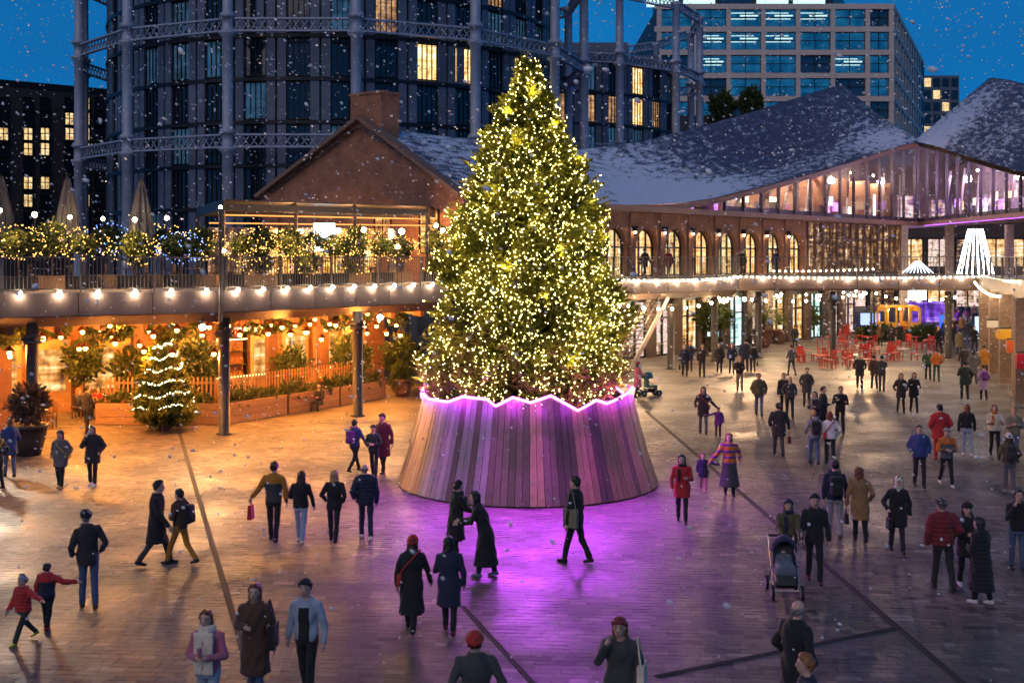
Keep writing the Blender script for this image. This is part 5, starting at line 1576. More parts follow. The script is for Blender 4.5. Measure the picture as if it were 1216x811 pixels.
P_(28, 762, 150, 'small child in bright red jacket with pale pom hat at left edge', top='jacket', tc='red', legs='dgreen', shoes='lime', hair='short+pom', hatc='lgrey', H=1.14, stride=24, arms=('wide', 'swing'), build=1.12, puff=.02)
P_(56, 746, -8, 'small child in navy jacket with red shoulders and red boots', top='jacket', tc='navy', tc2='red', legs='black', shoes='red', hair='short', hc='black', H=1.13, stride=10, arms=('down', 'wide'), build=1.12, acc=('boots',), puff=.015)
P_(186, 671, -78, 'man in long black coat striding right beside person in mustard trousers', top='coat', tc='black', legs='dgrey', hair='short', hc='black', H=1.80, stride=20, arms=('swing', 'swing'))
P_(214, 670, 70, 'person in brown jacket and mustard trousers with dark backpack', top='jacket', tc='brown', legs='mustard', shoes='black', hair='short', hc='black', H=1.62, stride=22, arms=('front', 'swing'), acc=('backpack', 'boots'))
P_(325, 642, -4, 'man in mustard and black jacket carrying a red bag, seen from behind', top='jacket', tc='dgrey', tc2='mustard', legs='black', hair='short', hc='brown', H=1.80, stride=10, arms=('out', 'down'), acc=('shopbag', 'lefthand'), bagc='red')
P_(357, 644, -6, 'woman in black jacket and pale jeans seen from behind', top='jacket', tc='black', legs='pdenim', shoes='cream', hair='bob', hc='brown', H=1.62, stride=12, arms=('front', 'swing'))
P_(397, 643, -4, 'woman with long blond hair in black clothes seen from behind', top='jacket', tc='black', legs='black', hair='long', hc='blond', H=1.62, stride=12, arms=('pocket', 'pocket'))
P_(434, 640, 10, 'man in navy puffer jacket and white shoes left of the plinth', top='jacket', tc='navy', legs='navy', shoes='white', hair='bald', hc='grey', H=1.74, stride=14, arms=('pocket', 'swing'), puff=.03)
P_(421, 560, -30, 'person with purple backpack walking away near the plinth', top='jacket', tc='blue', legs='black', hair='short', hc='black', H=1.62, stride=26, arms=('front', 'swing'), acc=('backpack',), bagc='purple')
P_(444, 566, 170, 'person in dark patterned jacket close to burgundy coated person, left of plinth', top='jacket', tc='dgreen', legs='black', hair='short+beanie', hatc='black', H=1.52, stride=10, arms=('front', 'front'))
P_(455, 561, 160, 'person in burgundy coat standing just left of the plinth', top='coat', tc='burgundy', legs='black', hair='short+beanie', hatc='dark', H=1.78, stride=14, arms=('swing', 'down'))
P_(489, 749, -6, 'woman in red beanie and long black coat with red shoulder bag', top='long', tc='black', legs='black', hair='long+beanie', hatc='red', hc='brown', H=1.66, stride=18, arms=('down', 'swing'), acc=('crossbag', 'boots'), bagc='red', hem=.36)
P_(533, 751, -4, 'woman in belted navy coat and burgundy boots seen from behind', top='coat', tc='navy', legs='black', shoes='burgundy', hair='bob', hc='black', H=1.66, stride=14, arms=('front', 'down'), acc=('boots',), hem=.52)
P_(541, 668, -62, 'person in black coat meeting woman in long cloak before the plinth', top='coat', tc='black', legs='black', hair='short', hc='black', H=1.72, stride=6, lean=.10, arms=('front', 'push'), acc=('scarf',), hatc='black')
P_(577, 684, 78, 'person in sweeping ankle length black coat leaning left before the plinth', top='long', tc='black', legs='black', shoes='bluegrey', hair='long', hc='black', H=1.70, stride=10, lean=.30, arms=('push', 'push'), hem=.24)
P_(684, 668, 60, 'man in black jacket with beige bag strolling in front of the plinth', top='jacket', tc='black', legs='black', hair='short', hc='black', H=1.84, stride=16, arms=('down', 'down'), acc=('tote',), bagc='khaki', hem=.72)
P_(565, 915, 0, 'man in bright red beanie and dark jacket cut off by lower edge', top='jacket', tc='dgrey', legs='black', hair='short+beanie', hatc='red', H=1.74, stride=8, arms=('pocket', 'pocket'), build=1.08)
P_(737, 886, 165, 'person in dark red hat and grey coat with raised arm and pale tote', top='parka', tc='dgrey', legs='black', hair='bob+beanie', hatc='dred', hc='auburn', H=1.70, stride=8, arms=('down', 'face'), acc=('tote',), bagc='cream', build=1.06)
P_(945, 868, -50, 'man with shaven head in long black coat near lower right', top='coat', tc='black', legs='black', hair='bald', hc='grey', H=1.78, stride=8, arms=('pocket', 'pocket'))
P_(960, 948, 78, 'man with ginger hair and blue jacket cut off by lower edge', top='jacket', tc='navy', legs='denim', hair='short', hc='ginger', H=1.72, stride=8, arms=('front', 'front'))
# middle
P_(810, 620, 172, 'woman in bright red coat and black trousers right of the plinth', top='parka', tc='red', legs='black', hair='bob', hc='black', H=1.66, stride=14, arms=('phone', 'swing'), acc=('collar', 'scarf'), hatc='black')
P_(835, 583, 176, 'small child in dark blue coat holding hand of woman in striped jumper', top='parka', tc='navy', legs='pink', shoes='pink', hair='short', hc='auburn', H=1.05, stride=12, arms=('wide', 'down'), build=1.1, group='children')
P_(866, 588, 176, 'woman in orange and purple striped jumper and long grey skirt', top='jumper', tc='orange', tc2='purple', legs='dgrey', hair='bob', hc='auburn', H=1.70, stride=10, arms=('pocket', 'out'), acc=('skirt', 'stripes'))
P_(835, 515, 178, 'woman in dark coat with red bag holding hand of purple child', top='parka', tc='dark', legs='bluegrey', hair='long', hc='black', H=1.72, stride=10, arms=('out', 'pocket'), acc=('crossbag',), bagc='red')
P_(853, 518, 176, 'small child in purple coat holding a hand', top='parka', tc='purple', legs='burgundy', hair='short+beanie', hatc='purple', H=1.05, stride=10, arms=('down', 'wide'), build=1.1, group='children')
P_(925, 541, -4, 'person in plain dark coat carrying a bag, back turned, open paving', top='parka', tc='dark', legs='dgrey', hair='short', hc='black', H=1.72, stride=12, arms=('pocket', 'down'), acc=('handbag',), bagc='burgundy', build=1.1)
P_(967, 551, 0, 'person in pale jacket with black backpack and blue jeans', top='jacket', tc='lgrey', legs='denim', hair='short', hc='blond', H=1.68, stride=10, arms=('pocket', 'pocket'), acc=('backpack', 'hood'))
P_(986, 552, -6, 'woman with auburn hair in white jacket with red bag', top='jacket', tc='white', legs='black', hair='long', hc='auburn', H=1.66, stride=12, arms=('down', 'pocket'), acc=('crossbag',), bagc='red')
P_(998, 514, 172, 'man in black standing right of the white jacketed woman', top='jacket', tc='black', legs='black', hair='short', hc='black', H=1.72, stride=14, arms=('phone', 'phone'))
P_(968, 520, 140, 'person in dark jacket with pale scarf in a tight group of three', top='jacket', tc='dark', legs='denim', hair='bob', hc='brown', H=1.66, stride=8, arms=('phone', 'phone'), acc=('scarf',), hatc='lgrey')
P_(977, 517, -120, 'person in dark coat behind the backpack wearer, facing left', top='parka', tc='dark', legs='black', hair='short', hc='black', H=1.76, stride=6, arms=('front', 'front'))
P_(958, 484, 170, 'person in dark jacket walking forward by himself near the tight group', top='parka', tc='dgrey', legs='dark', hair='short', hc='brown', H=1.72, stride=14, arms=('pocket', 'pocket'))
P_(931, 493, 172, 'left one of a dark dressed couple walking towards the plinth', top='jacket', tc='dark', legs='black', hair='short', hc='auburn', H=1.74, stride=14, arms=('pocket', 'swing'))
P_(938, 497, 174, 'right one of a dark dressed couple walking towards the plinth', top='jacket', tc='dgrey', legs='black', hair='short', hc='blond', H=1.70, stride=16, arms=('pocket', 'pocket'))
P_(901, 494, 172, 'man in grey brown jacket and blue jeans walking towards the camera', top='jacket', tc='olive', legs='denim', hair='short', hc='brown', H=1.76, stride=16, arms=('pocket', 'pocket'), puff=.02)
P_(878, 464, 178, 'person in black top, white bag and khaki trousers', top='jacket', tc='black', legs='khaki', hair='short', hc='blond', H=1.66, stride=8, arms=('phone', 'front'))
P_(813, 447, 176, 'leftmost of the row of navy coated people beyond the plinth', top='parka', tc='navy', legs='navy', hair='short', hc='grey', H=1.76, stride=12, arms=('down', 'down'), acc=('handbag',), group='row of dark coated walkers')
P_(819, 441, 176, 'navy coated person half hidden behind the leftmost of the row', top='parka', tc='navy', legs='navy', hair='bob', hc='brown', H=1.74, stride=10, arms=('pocket', 'pocket'), group='row of dark coated walkers')
P_(834, 448, 178, 'man in dark grey coat, second from left in the row of walkers', top='jacket', tc='dark', legs='dark', hair='short', hc='blond', H=1.78, stride=12, arms=('phone', 'down'), group='row of dark coated walkers')
P_(854, 443, 174, 'woman with long black hair and purple grey coat in the row of walkers', top='coat', tc='dark', legs='black', hair='long', hc='black', H=1.70, stride=12, arms=('down', 'down'), hem=.58, group='row of dark coated walkers')
P_(869, 444, 176, 'person in navy jacket and jeans, right of the long haired woman', top='jacket', tc='navy', legs='navy', hair='bob', hc='auburn', H=1.70, stride=12, arms=('pocket', 'swing'), group='row of dark coated walkers')
P_(885, 441, -4, 'broad person in navy coat at the right end of the row', top='parka', tc='navy', legs='navy', hair='short', hc='black', H=1.86, stride=10, arms=('down', 'down'), group='row of dark coated walkers', build=1.1)
P_(894, 442, -6, 'person with black bag and tan boots beside the broad navy coat', top='jacket', tc='black', legs='dark', shoes='camel', hair='short', hc='black', H=1.60, stride=10, arms=('down', 'down'), acc=('handbag', 'boots'), group='row of dark coated walkers')
P_(940, 446, 20, 'man in grey jacket seen from behind beside the red chairs', top='jacket', tc='grey', legs='dgrey', hair='short', hc='brown', H=1.70, stride=16, arms=('pocket', 'pocket'))
P_(991, 638, -4, 'man in navy jacket with dark backpack and grey trousers', top='jacket', tc='navy', legs='lgrey', shoes='brown', hair='short', hc='black', H=1.78, stride=10, arms=('swing', 'swing'), acc=('backpack',))
P_(1021, 642, -6, 'woman in camel knee length coat with a black handbag', top='coat', tc='camel', legs='black', hair='long', hc='auburn', H=1.68, stride=10, arms=('down', 'pocket'), acc=('handbag', 'lefthand', 'boots'), hem=.52)
P_(1066, 655, 176, 'woman with pale headscarf and black coat facing the camera', top='coat', tc='black', legs='dark', shoes='black', hair='hijab', hatc='cream', H=1.66, stride=12, arms=('down', 'pocket'), acc=('handbag', 'boots'), hem=.60)
P_(936, 688, 176, 'woman in brown jacket and dark beanie pushing the front pushchair', top='jacket', tc='olive', legs='black', hair='bob+beanie', hatc='navy', hc='brown', H=1.62, stride=12, arms=('push', 'push'), acc=('scarf',))
P_(967, 691, 172, 'man in black leather jacket and beanie beside the front pushchair', top='jacket', tc='black', legs='black', shoes='burgundy', hair='short+beanie', hatc='black', hc='black', H=1.76, stride=12, arms=('down', 'down'))
P_(1119, 700, 4, 'man in dark red jacket and grey cap seen from behind', top='jacket', tc='dred', legs='dark', hair='short+cap', hatc='dgrey', hc='grey', H=1.78, stride=12, arms=('down', 'pocket'), puff=.02, build=1.08)
P_(1149, 698, 178, 'woman in black fur hat beside the dark red jacket', top='parka', tc='black', legs='black', shoes='white', hair='bob+fur', hatc='black', hc='black', H=1.66, stride=10, arms=('front', 'front'))
P_(1165, 717, 40, 'woman with long dark hair in ankle length black puffer coat', top='long', tc='black', legs='black', shoes='white', hair='long', hc='black', H=1.60, stride=8, arms=('front', 'front'), puff=.025, hem=.30)
P_(1209, 677, 172, 'person in black top and jeans with hands raised to the face at right edge', top='jacket', tc='black', legs='denim', hair='short', hc='brown', H=1.66, stride=6, arms=('face', 'face'))
P_(1092, 578, 172, 'man in blue padded jacket facing the camera', top='jacket', tc='blue', legs='black', hair='short', hc='brown', H=1.74, stride=12, arms=('pocket', 'pocket'), puff=.025)
P_(1116, 546, -2, 'person in long bright red coat and red trousers', top='parka', tc='red', legs='red', shoes='red', hair='short', hc='black', H=1.76, stride=6, arms=('pocket', 'pocket'), build=1.1, puff=.02)
P_(1124, 577, 178, 'person in orange sleeved grey jacket with pale hat', top='jacket', tc='grey', tc2='orange', legs='black', shoes='white', hair='short+beanie', hatc='lgrey', H=1.66, stride=20, arms=('front', 'front'))
P_(1148, 541, -4, 'woman with long auburn hair, black jacket and pale jeans', top='short', tc='black', legs='pdenim', shoes='white', hair='long', hc='auburn', H=1.68, stride=8, arms=('down', 'down'))
P_(1181, 541, 168, 'woman in cream jacket with orange scarf facing the camera', top='jacket', tc='cream', legs='black', hair='long', hc='auburn', H=1.66, stride=12, arms=('phone', 'phone'), acc=('scarf',), hatc='orange')
P_(1204, 548, 172, 'person in olive camouflage jacket at right edge, further of two', top='jacket', tc='khaki', legs='denim', hair='short', hc='blond', H=1.72, stride=6, arms=('phone', 'phone'))
P_(1198, 585, -8, 'person in patterned khaki jacket with white hat at right edge', top='jacket', tc='olive', legs='grey', shoes='lgrey', hair='bob+beanie', hatc='white', H=1.62, stride=8, arms=('pocket', 'pocket'), acc=('backpack',), bagc='dark')
P_(1070, 490, 176, 'woman in long dark jacket, left of a pair in mid plaza', top='parka', tc='dark', legs='black', hair='bob', hc='brown', H=1.64, stride=12, arms=('pocket', 'pocket'))
P_(1085, 490, 176, 'woman with long dark red hair, right of a pair in mid plaza', top='parka', tc='black', legs='black', hair='long', hc='auburn', H=1.68, stride=12, arms=('phone', 'phone'))
P_(1021, 462, 165, 'man in dark coat walking past the front red chairs', top='parka', tc='dark', legs='black', hair='short', hc='grey', H=1.76, stride=18, arms=('pocket', 'pocket'))
P_(1038, 461, 10, 'person in tan trimmed dark coat beside taller man near red chairs', top='parka', tc='brown', legs='black', hair='short', hc='black', H=1.62, stride=8, arms=('pocket', 'pocket'))
P_(1047, 465, -20, 'man pointing, dark suit, in front of the red chairs', top='jacket', tc='dgrey', legs='dgrey', hair='short', hc='black', H=1.74, stride=8, arms=('down', 'hug'))
P_(1102, 451, 172, 'person in dark green jacket beside an orange brown jacket', top='jacket', tc='green', legs='dgreen', hair='short', hc='brown', H=1.62, stride=10, arms=('pocket', 'pocket'))
P_(1112, 453, -4, 'person in orange brown jacket and green trousers', top='jacket', tc='orange', legs='green', hair='short', hc='brown', H=1.72, stride=8, arms=('pocket', 'pocket'))
P_(1146, 474, -4, 'man in dark green coat with his back turned near the shop signs', top='parka', tc='dgreen', legs='black', hair='short', hc='black', H=1.72, stride=8, arms=('front', 'pocket'), build=1.1)
P_(1156, 456, -4, 'person in grey coat beyond the dark green coat', top='coat', tc='grey', legs='dgrey', hair='bob', hc='black', H=1.76, stride=10, arms=('pocket', 'pocket'))
P_(1145, 447, -4, 'small figure in dark jacket left of the grey coat', top='jacket', tc='dark', legs='black', hair='short', hc='black', H=1.66, stride=10)
P_(1169, 448, -4, 'person in mustard orange jacket by the shop signs', top='parka', tc='mustard', legs='dark', hair='short', hc='black', H=1.74, stride=10, arms=('pocket', 'pocket'))
P_(1168, 475, -6, 'person in lilac coat with dark bag by the right hand shops', top='coat', tc='lilac', legs='black', hair='short', hc='brown', H=1.60, stride=10, arms=('pocket', 'pocket'), acc=('backpack',), bagc='purple')
# left
P_(72, 580, 176, 'woman in grey coat with yellow shoulder bag before the restaurant', top='parka', tc='grey', legs='black', shoes='camel', hair='bob+beanie', hatc='dgrey', H=1.62, stride=8, arms=('pocket', 'pocket'), acc=('crossbag', 'boots'), bagc='yellow')
P_(110, 577, 178, 'woman in dark quilted parka with hand at her face before the restaurant', top='parka', tc='dark', legs='black', shoes='white', hair='bob', hc='brown', H=1.70, stride=6, arms=('pocket', 'face'), puff=.02)
P_(12, 566, 40, 'person in bright blue coat and jeans at left edge', top='parka', tc='blue', legs='denim', hair='bob', hc='auburn', H=1.72, stride=8, arms=('front', 'front'))
P_(-3, 580, 60, 'person with yellow bag cut off at left edge', top='jacket', tc='dark', legs='black', hair='bob', hc='brown', H=1.60, stride=8, arms=('pocket', 'pocket'), acc=('crossbag',), bagc='yellow')
P_(757, 472, -70, 'woman in pink coat pushing the teal pushchair right of the tree', top='coat', tc='pink', legs='black', hair='bob+beanie', hatc='dred', H=1.64, stride=10, arms=('push', 'push'))
# around the yellow cabin and the crowd beyond
far = [(1045, 411, 'brown', 'black', 'person in brown coat, left of three before the yellow cabin'), (1058, 412, 'dark', 'navy', 'person in dark coat, middle of three before the yellow cabin'), (1068, 411, 'black', 'black', 'person in black coat, right of three before the yellow cabin'),
       (1115, 419, 'black', 'black', 'person in black jacket at the near left of the far crowd'), (1126, 422, 'black', 'lilac', 'person in black jacket and pale trousers at the front of the far crowd'), (1139, 421, 'khaki', 'dgrey', 'person in long khaki coat leading the far crowd'),
       (1157, 417, 'dark', 'dark', 'person in dark coat at the right of the far crowd'), (1121, 407, 'blue', 'blue', 'person dressed in bright blue in the far crowd'), (1133, 401, 'brown', 'dark', 'person in brown jacket in the far crowd'), (1142, 399, 'camel', 'denim', 'person in tan coat in the far crowd'),
       (1153, 400, 'bluegrey', 'dark', 'person in blue grey coat in the far crowd'), (1128, 393, 'red', 'black', 'person in red top in the far crowd'), (1138, 389, 'purple', 'black', 'person in purple top deep in the far crowd'), (1147, 388, 'pink', 'denim', 'person in pink top deep in the far crowd'),
       (1158, 391, 'navy', 'black', 'person in navy coat deep in the far crowd'), (1150, 383, 'dark', 'black', 'tiny dark figure farthest back in the crowd'), (1165, 398, 'cream', 'black', 'person in cream coat at the far right of the crowd'), (944, 414, 'dark', 'dark', 'small dark figure walking by the yucca planters'), (900, 413, 'dark', 'dark', 'small dark figure under the walkway by the planters'), (775, 402, 'black', 'black', 'small black figure at a shop door under the walkway')]
far += [(1131, 411, 'dark', 'black', 'person in dark parka between khaki coat and black jackets'), (1148, 407, 'dgrey', 'denim', 'person in dark grey jacket and jeans in the far crowd'), (1162, 408, 'brown', 'black', 'person in brown coat near the pale blue board'), (1119, 396, 'grey', 'black', 'person in grey jacket beside the blue banner'),
        (1144, 393, 'white', 'dark', 'person in white jacket deep in the far crowd'), (1134, 384, 'dred', 'black', 'tiny dark red figure far back in the crowd'), (1142, 381, 'navy', 'black', 'tiny navy figure far back in the crowd'), (1157, 384, 'camel', 'black', 'tiny tan figure far back in the crowd')]
for i, (x, y, c, l, lbl) in enumerate(far):
    P_(x, y, (170, -5, 178, 20)[i % 4], lbl, top=('parka', 'jacket', 'coat')[i % 3], tc=c, legs=l, hair=('short', 'bob', 'short')[i % 3], hc=('black', 'brown', 'auburn', 'blond')[i % 4], H=1.64 + .04 * (i % 4), stride=12, arms=(('pocket', 'pocket'), ('swing', 'swing'))[i % 2], group='far crowd', near=0)
# ------------------------------------------------------------------ strings of bulbs
CABLE = surf('cable_black', (.02, .018, .018), .6)
BM = {}
def bulbmesh(r, mat):
    k = (r, mat.name)
    if k not in BM:
        q = MB(); q.ball((0, 0, 0), r, 8); BM[k] = q.mesh('bulb', mat)
    return BM[k]
def festoon(a, b, n, sag, label, r=.06, mat=None, power=0, color=WARMW, every=1, drop=.06, group='strings of festoon bulbs'):
    mat = mat or BULB
    a = Vector(a); b = Vector(b)
    t = thing('festoon_lights', label, 'string lights', tuple(a), 0, group)
    pts = []
    for k in range(n * 2 + 1):
        f = k / (n * 2); p = a.lerp(b, f) - a; p.z -= sag * 4 * f * (1 - f); pts.append(p)
    q = MB(); q.tube(pts, .012, 4); q.build('cable', CABLE, t)
    bm = bulbmesh(r, mat)
    sk = MB(); sk.box((0, 0, r * .8), (.035, .035, drop)); skm = BM.setdefault('sock%.3f' % r, sk.mesh('socket', CABLE))
    for k in range(n):
        p = pts[2 * k + 1]
        c = (p.x, p.y, p.z - drop - r)
        o = put('bulb', bm, t, c)
        put('socket', skm, o)
        if power and k % every == 0: lamp((a.x + c[0], a.y + c[1], a.z + c[2] - r - .02), power, color, r)
    return t
# along the foot of the terrace railing (each lamp shines down on the plaza)
def edge_lights(p, q, n, label, power=70, r=.075, z=ZD + .02, off=.12, mat=None, color=WARMW, every=1):
    p = Vector(p); q = Vector(q); d = (q - p).normalized(); nn = Vector((d.y, -d.x)) * off
    return festoon((p.x + nn.x, p.y + nn.y, z + .12), (q.x + nn.x, q.y + nn.y, z + .12), n, .0, label, r, mat or BULB_W, power, color, every, drop=.05)
edge_lights(E[0], E[1], 8, 'row of globe bulbs on the walkway edge at the far left', 16)
edge_lights(E[1], E[2], 6, 'row of globe bulbs on the walkway edge above the small lit tree', 16)
edge_lights(E[2], E[4], 9, 'row of globe bulbs on the walkway edge above the timber planters', 16)
edge_lights(E[4], E[5], 12, 'row of globe bulbs on the walkway edge behind the big tree', 14)
festoon((5.4, 61.8, 5.3), (13.6, 70.3, 5.3), 26, .12, 'dense string of bulbs under the railing before the brick arches', .055, BULB_W, 26, WARMW, 4)
festoon((13.6, 72.8, 5.3), (29, 72.8, 5.3), 44, .1, 'dense string of bulbs along the foot of the footbridge railing', .055, BULB_W, 30, WARMW, 5)
festoon((16, 72.86, 5.62), (22.5, 72.86, 5.75), 18, .05, 'second string of bulbs rising along the footbridge railing', .045, BULB_W)
festoon((29, 72.7, 5.35), (23.75, 55, 5.35), 30, .1, 'dense string of bulbs along the walkway edge at the right border', .055, BULB, 10, WARMW, 4)
festoon((28.3, 72.2, 5.0), (22.6, 54.5, 4.7), 16, .25, 'string of bulbs hung below the right hand walkway', .06, BULB, 14, WARMW, 4)
# festoons hung over the cafe terrace between steel poles
POLE = [(20.9, 94.0), (14.2, 82.0), (25.6, 84), (29.5, 96), (13.2, 71.5), (26.9, 70.5), (17.4, 76), (34, 104)]
for i, (x, y) in enumerate(POLE[:4]):
    t = thing('festoon_pole', ('slim steel pole behind the red chairs holding bulb strings', 'slim steel pole by the planters holding bulb strings', 'slim steel pole right of the red chairs holding bulb strings', 'slim steel pole beyond the yellow cabin holding bulb strings')[i], 'pole', (x, y, 0), 0, 'festoon poles')
    q = MB(); q.tube([(0, 0, 0), (0, 0, 4.1)], .09, 8); q.build('shaft', STEEL, t)
    q = MB(); q.lathe([(.22, 0), (.22, .05), (.1, .08)], n=10); q.build('base_plate', STEEL, t)
for i, (a, b, n, lbl) in enumerate((((13.2, 71.5, 4.1), (14.2, 82, 4.05), 7, 'bulb string from the walkway to the planter pole'), ((14.2, 82, 4.05), (20.9, 94, 4.05), 9, 'bulb string between planter pole and pole behind red chairs'),
                         ((13.2, 71.5, 4.1), (25.6, 84, 4.05), 11, 'long bulb string crossing above the red chairs'), ((20.9, 94, 4.05), (25.6, 84, 4.05), 7, 'bulb string above the yellow cabin roof'), ((25.6, 84, 4.05), (26.9, 70.5, 4.2), 8, 'bulb string from the right hand pole to the footbridge'),
                         ((20.9, 94, 4.05), (29.5, 96, 4.05), 8, 'bulb string behind the yellow cabin'), ((29.5, 96, 4.05), (34, 104, 4.6), 6, 'farthest bulb string over the crowd'), ((17.4, 76, 4.2), (20.9, 94, 4.05), 9, 'bulb string from footbridge column to the pole behind red chairs'), ((5.8, 62.6, 4.0), (13.2, 71.5, 4.1), 8, 'bulb string under the walkway above the outdoor stair'))):
    festoon(a, b, n, .45, lbl, .085, BULB_W, 85, WARM, 3)
# small spotlights fixed under the walkway edges: they light the plaza
HOUS = BLACK
def spot(x, y, z, tx, ty, e, color, ang, label):
    d = Vector((tx - x, ty - y, -z))
    t = thing('flood_lamp', label, 'flood lamp', (x, y, z), 0, 'flood lamps under the walkways')
    rot = d.to_track_quat('-Z', 'Y').to_euler()
    q = MB(); q.lathe([(.05, .22), (.13, .12), (.15, -.05), (.13, -.06)], n=10); o = q.build('housing', HOUS, t); o.rotation_euler = rot
    q = MB(); q.lathe([(.12, -.075), (.12, -.065)], n=10); l = q.build('lens', BULB_W, o)
    q = MB(); q.box((0, 0, .05), (.05, .05, .25)); q.build('bracket', HOUS, t)
    dn = d.normalized()
    lamp((x + dn.x * .2, y + dn.y * .2, z + dn.z * .2), e, color, .12, 'SPOT', rot, ang)
spot(-17.5, 37.7, 3.95, -12.0, 30.6, 1500, (1.0, .86, .66), 70, 'flood lamp under the far left walkway edge')
spot(-10.9, 41.5, 3.95, -6.5, 29.0, 850, (1.0, .54, .22), 120, 'flood lamp beside the column by the small lit tree')
spot(-5.4, 48.3, 3.95, -4.5, 38.0, 600, (1.0, .54, .22), 120, 'flood lamp beside the column left of the plinth')
spot(5.6, 61.5, 3.95, 6.5, 44.0, 1500, (1.0, .60, .30), 120, 'flood lamp behind the big tree facing the open paving')
spot(13.8, 70.0, 3.9, 10.5, 50.0, 1700, (1.0, .56, .28), 120, 'flood lamp at the corner of walkway and footbridge')
spot(21.5, 72.6, 4.0, 17.0, 52.0, 1500, (1.0, .60, .30), 120, 'flood lamp in the middle of the footbridge')
spot(23.2, 54.2, 4.2, 15.0, 36.0, 3400, (1.0, .58, .30), 125, 'flood lamp on the right hand walkway edge')

# ------------------------------------------------------------------ restaurant under the walkway
wallp = [(-34, 43.5), (-21.5, 47.0), (-14.6, 51.0), (-6.6, 61.0)]
rs = thing('restaurant', 'open restaurant room with glowing orange walls under the walkway', 'restaurant', (0, 0, 0))
RW = brickmat('restaurant_wall', (.20, .075, .03), (.30, .13, .05), (.16, .09, .05))
for i, (a, b) in enumerate(zip(wallp[:-1], wallp[1:])):
    q = MB(); q.wall(a, b, -.02, 4.25, .3); q.build('back_wall', RW, rs)
    d = Vector((b[0] - a[0], b[1] - a[1])); L = d.length; d.normalize(); nn = Vector((d.y, -d.x))
    k = 1.0
    while k < L - 1.4:
        c = Vector(a) + d * k + nn * .06
        kind = rnd.random()
        if kind < .55:
            f = MB()
            for zz in (.9, 1.5, 2.1, 2.7): f.box((0, 0, zz), (1.5, .3, .04))
            for xx in (-.75, .75): f.box((xx, 0, .1), (.05, .3, 2.9))
            o = f.build('bar_shelf', BLACK, rs); o.location = (c.x + nn.x * .15, c.y + nn.y * .15, 0); o.rotation_euler = (0, 0, math.atan2(d.y, d.x))
            bt = MB()
            for zz in (.94, 1.54, 2.14):
                for j in range(9):
                    if rnd.random() < .85:
                        xx = -.66 + j * .16; hgt = rnd.uniform(.22, .34); bt.lathe([(.035, 0), (.038, hgt * .6), (.014, hgt * .75), (.014, hgt)], (xx, 0, zz), 6)
            bb = bt.build('bottles', surf('bottle_amber', (.35, .18, .05), .15, 0, .5, 3), o); bb['kind'] = 'stuff'
            st = MB(); st.box((0, -.16, 2.66), (1.45, .03, .03)); st.build('shelf_light', glow('shelf_strip', (1, .62, .25), 9), o)
        else:
            f = MB(); f.box((0, 0, 0), (1.6, .16, 3.0)); o = f.build('door_panel', TIMBER_O, rs); o.location = (c.x, c.y, 0); o.rotation_euler = (0, 0, math.atan2(d.y, d.x))
            p = MB(); p.box((0, -.09, .9), (1.2, .02, 1.7)); p.build('pane', GWIN, o)
        k += 1.9
for i in range(12):
    f = i / 11
    a = Vector(E[1]).lerp(Vector(E[4]), f) ; b = Vector((-21.5, 47)).lerp(Vector((-6.6, 61)), f)
    q = MB(); q.bar((a.x, a.y + .8, 3.95), (b.x, b.y, 3.95), .18, .3); q.build('ceiling_beam', surf('beam_rust', (.20, .085, .035), .6), rs)
# pendant bulbs, hung in loose rows
pr2 = random.Random(3)
PEND = MB(); PEND.ball((0, 0, 0), .085, 8); PEND = PEND.mesh('bulb', BULB_O)
PENDH = MB(); PENDH.lathe([(.20, .06), (.08, .18), (.03, .24)], n=10); PENDH = PENDH.mesh('shade', surf('copper_shade', (.3, .12, .05), .35, .8))
n_ = 0
for i in range(15):
    for j in range(5):
        f = (i + .5 + pr2.uniform(-.25, .25)) / 15
        if f < .6: a = Vector(E[1]).lerp(Vector(E[2]), f / .45) if f < .45 else Vector(E[2]).lerp(Vector(E[4]), (f - .45) / .55)
        else: a = Vector(E[2]).lerp(Vector(E[4]), (f - .45) / .55)
        b = Vector((-21.5, 47)).lerp(Vector((-6.6, 61)), f)
        p = a.lerp(b, .10 + .18 * j + pr2.uniform(-.05, .05)); z = pr2.uniform(2.85, 3.75)
        t = thing('pendant_lamp', 'glowing orange pendant bulb hanging under the restaurant ceiling', 'lamp', (p.x, p.y, z), 0, 'restaurant pendant lamps')
        put('bulb', PEND, t); put('shade', PENDH, t)
        q = MB(); q.tube([(0, 0, .22), (0, 0, 4.22 - z)], .008, 4); q.build('cord', CABLE, t)
        if n_ % 3 == 0: lamp((p.x, p.y, z - .12), 370, (1.0, .345, .05), .1)
        n_ += 1
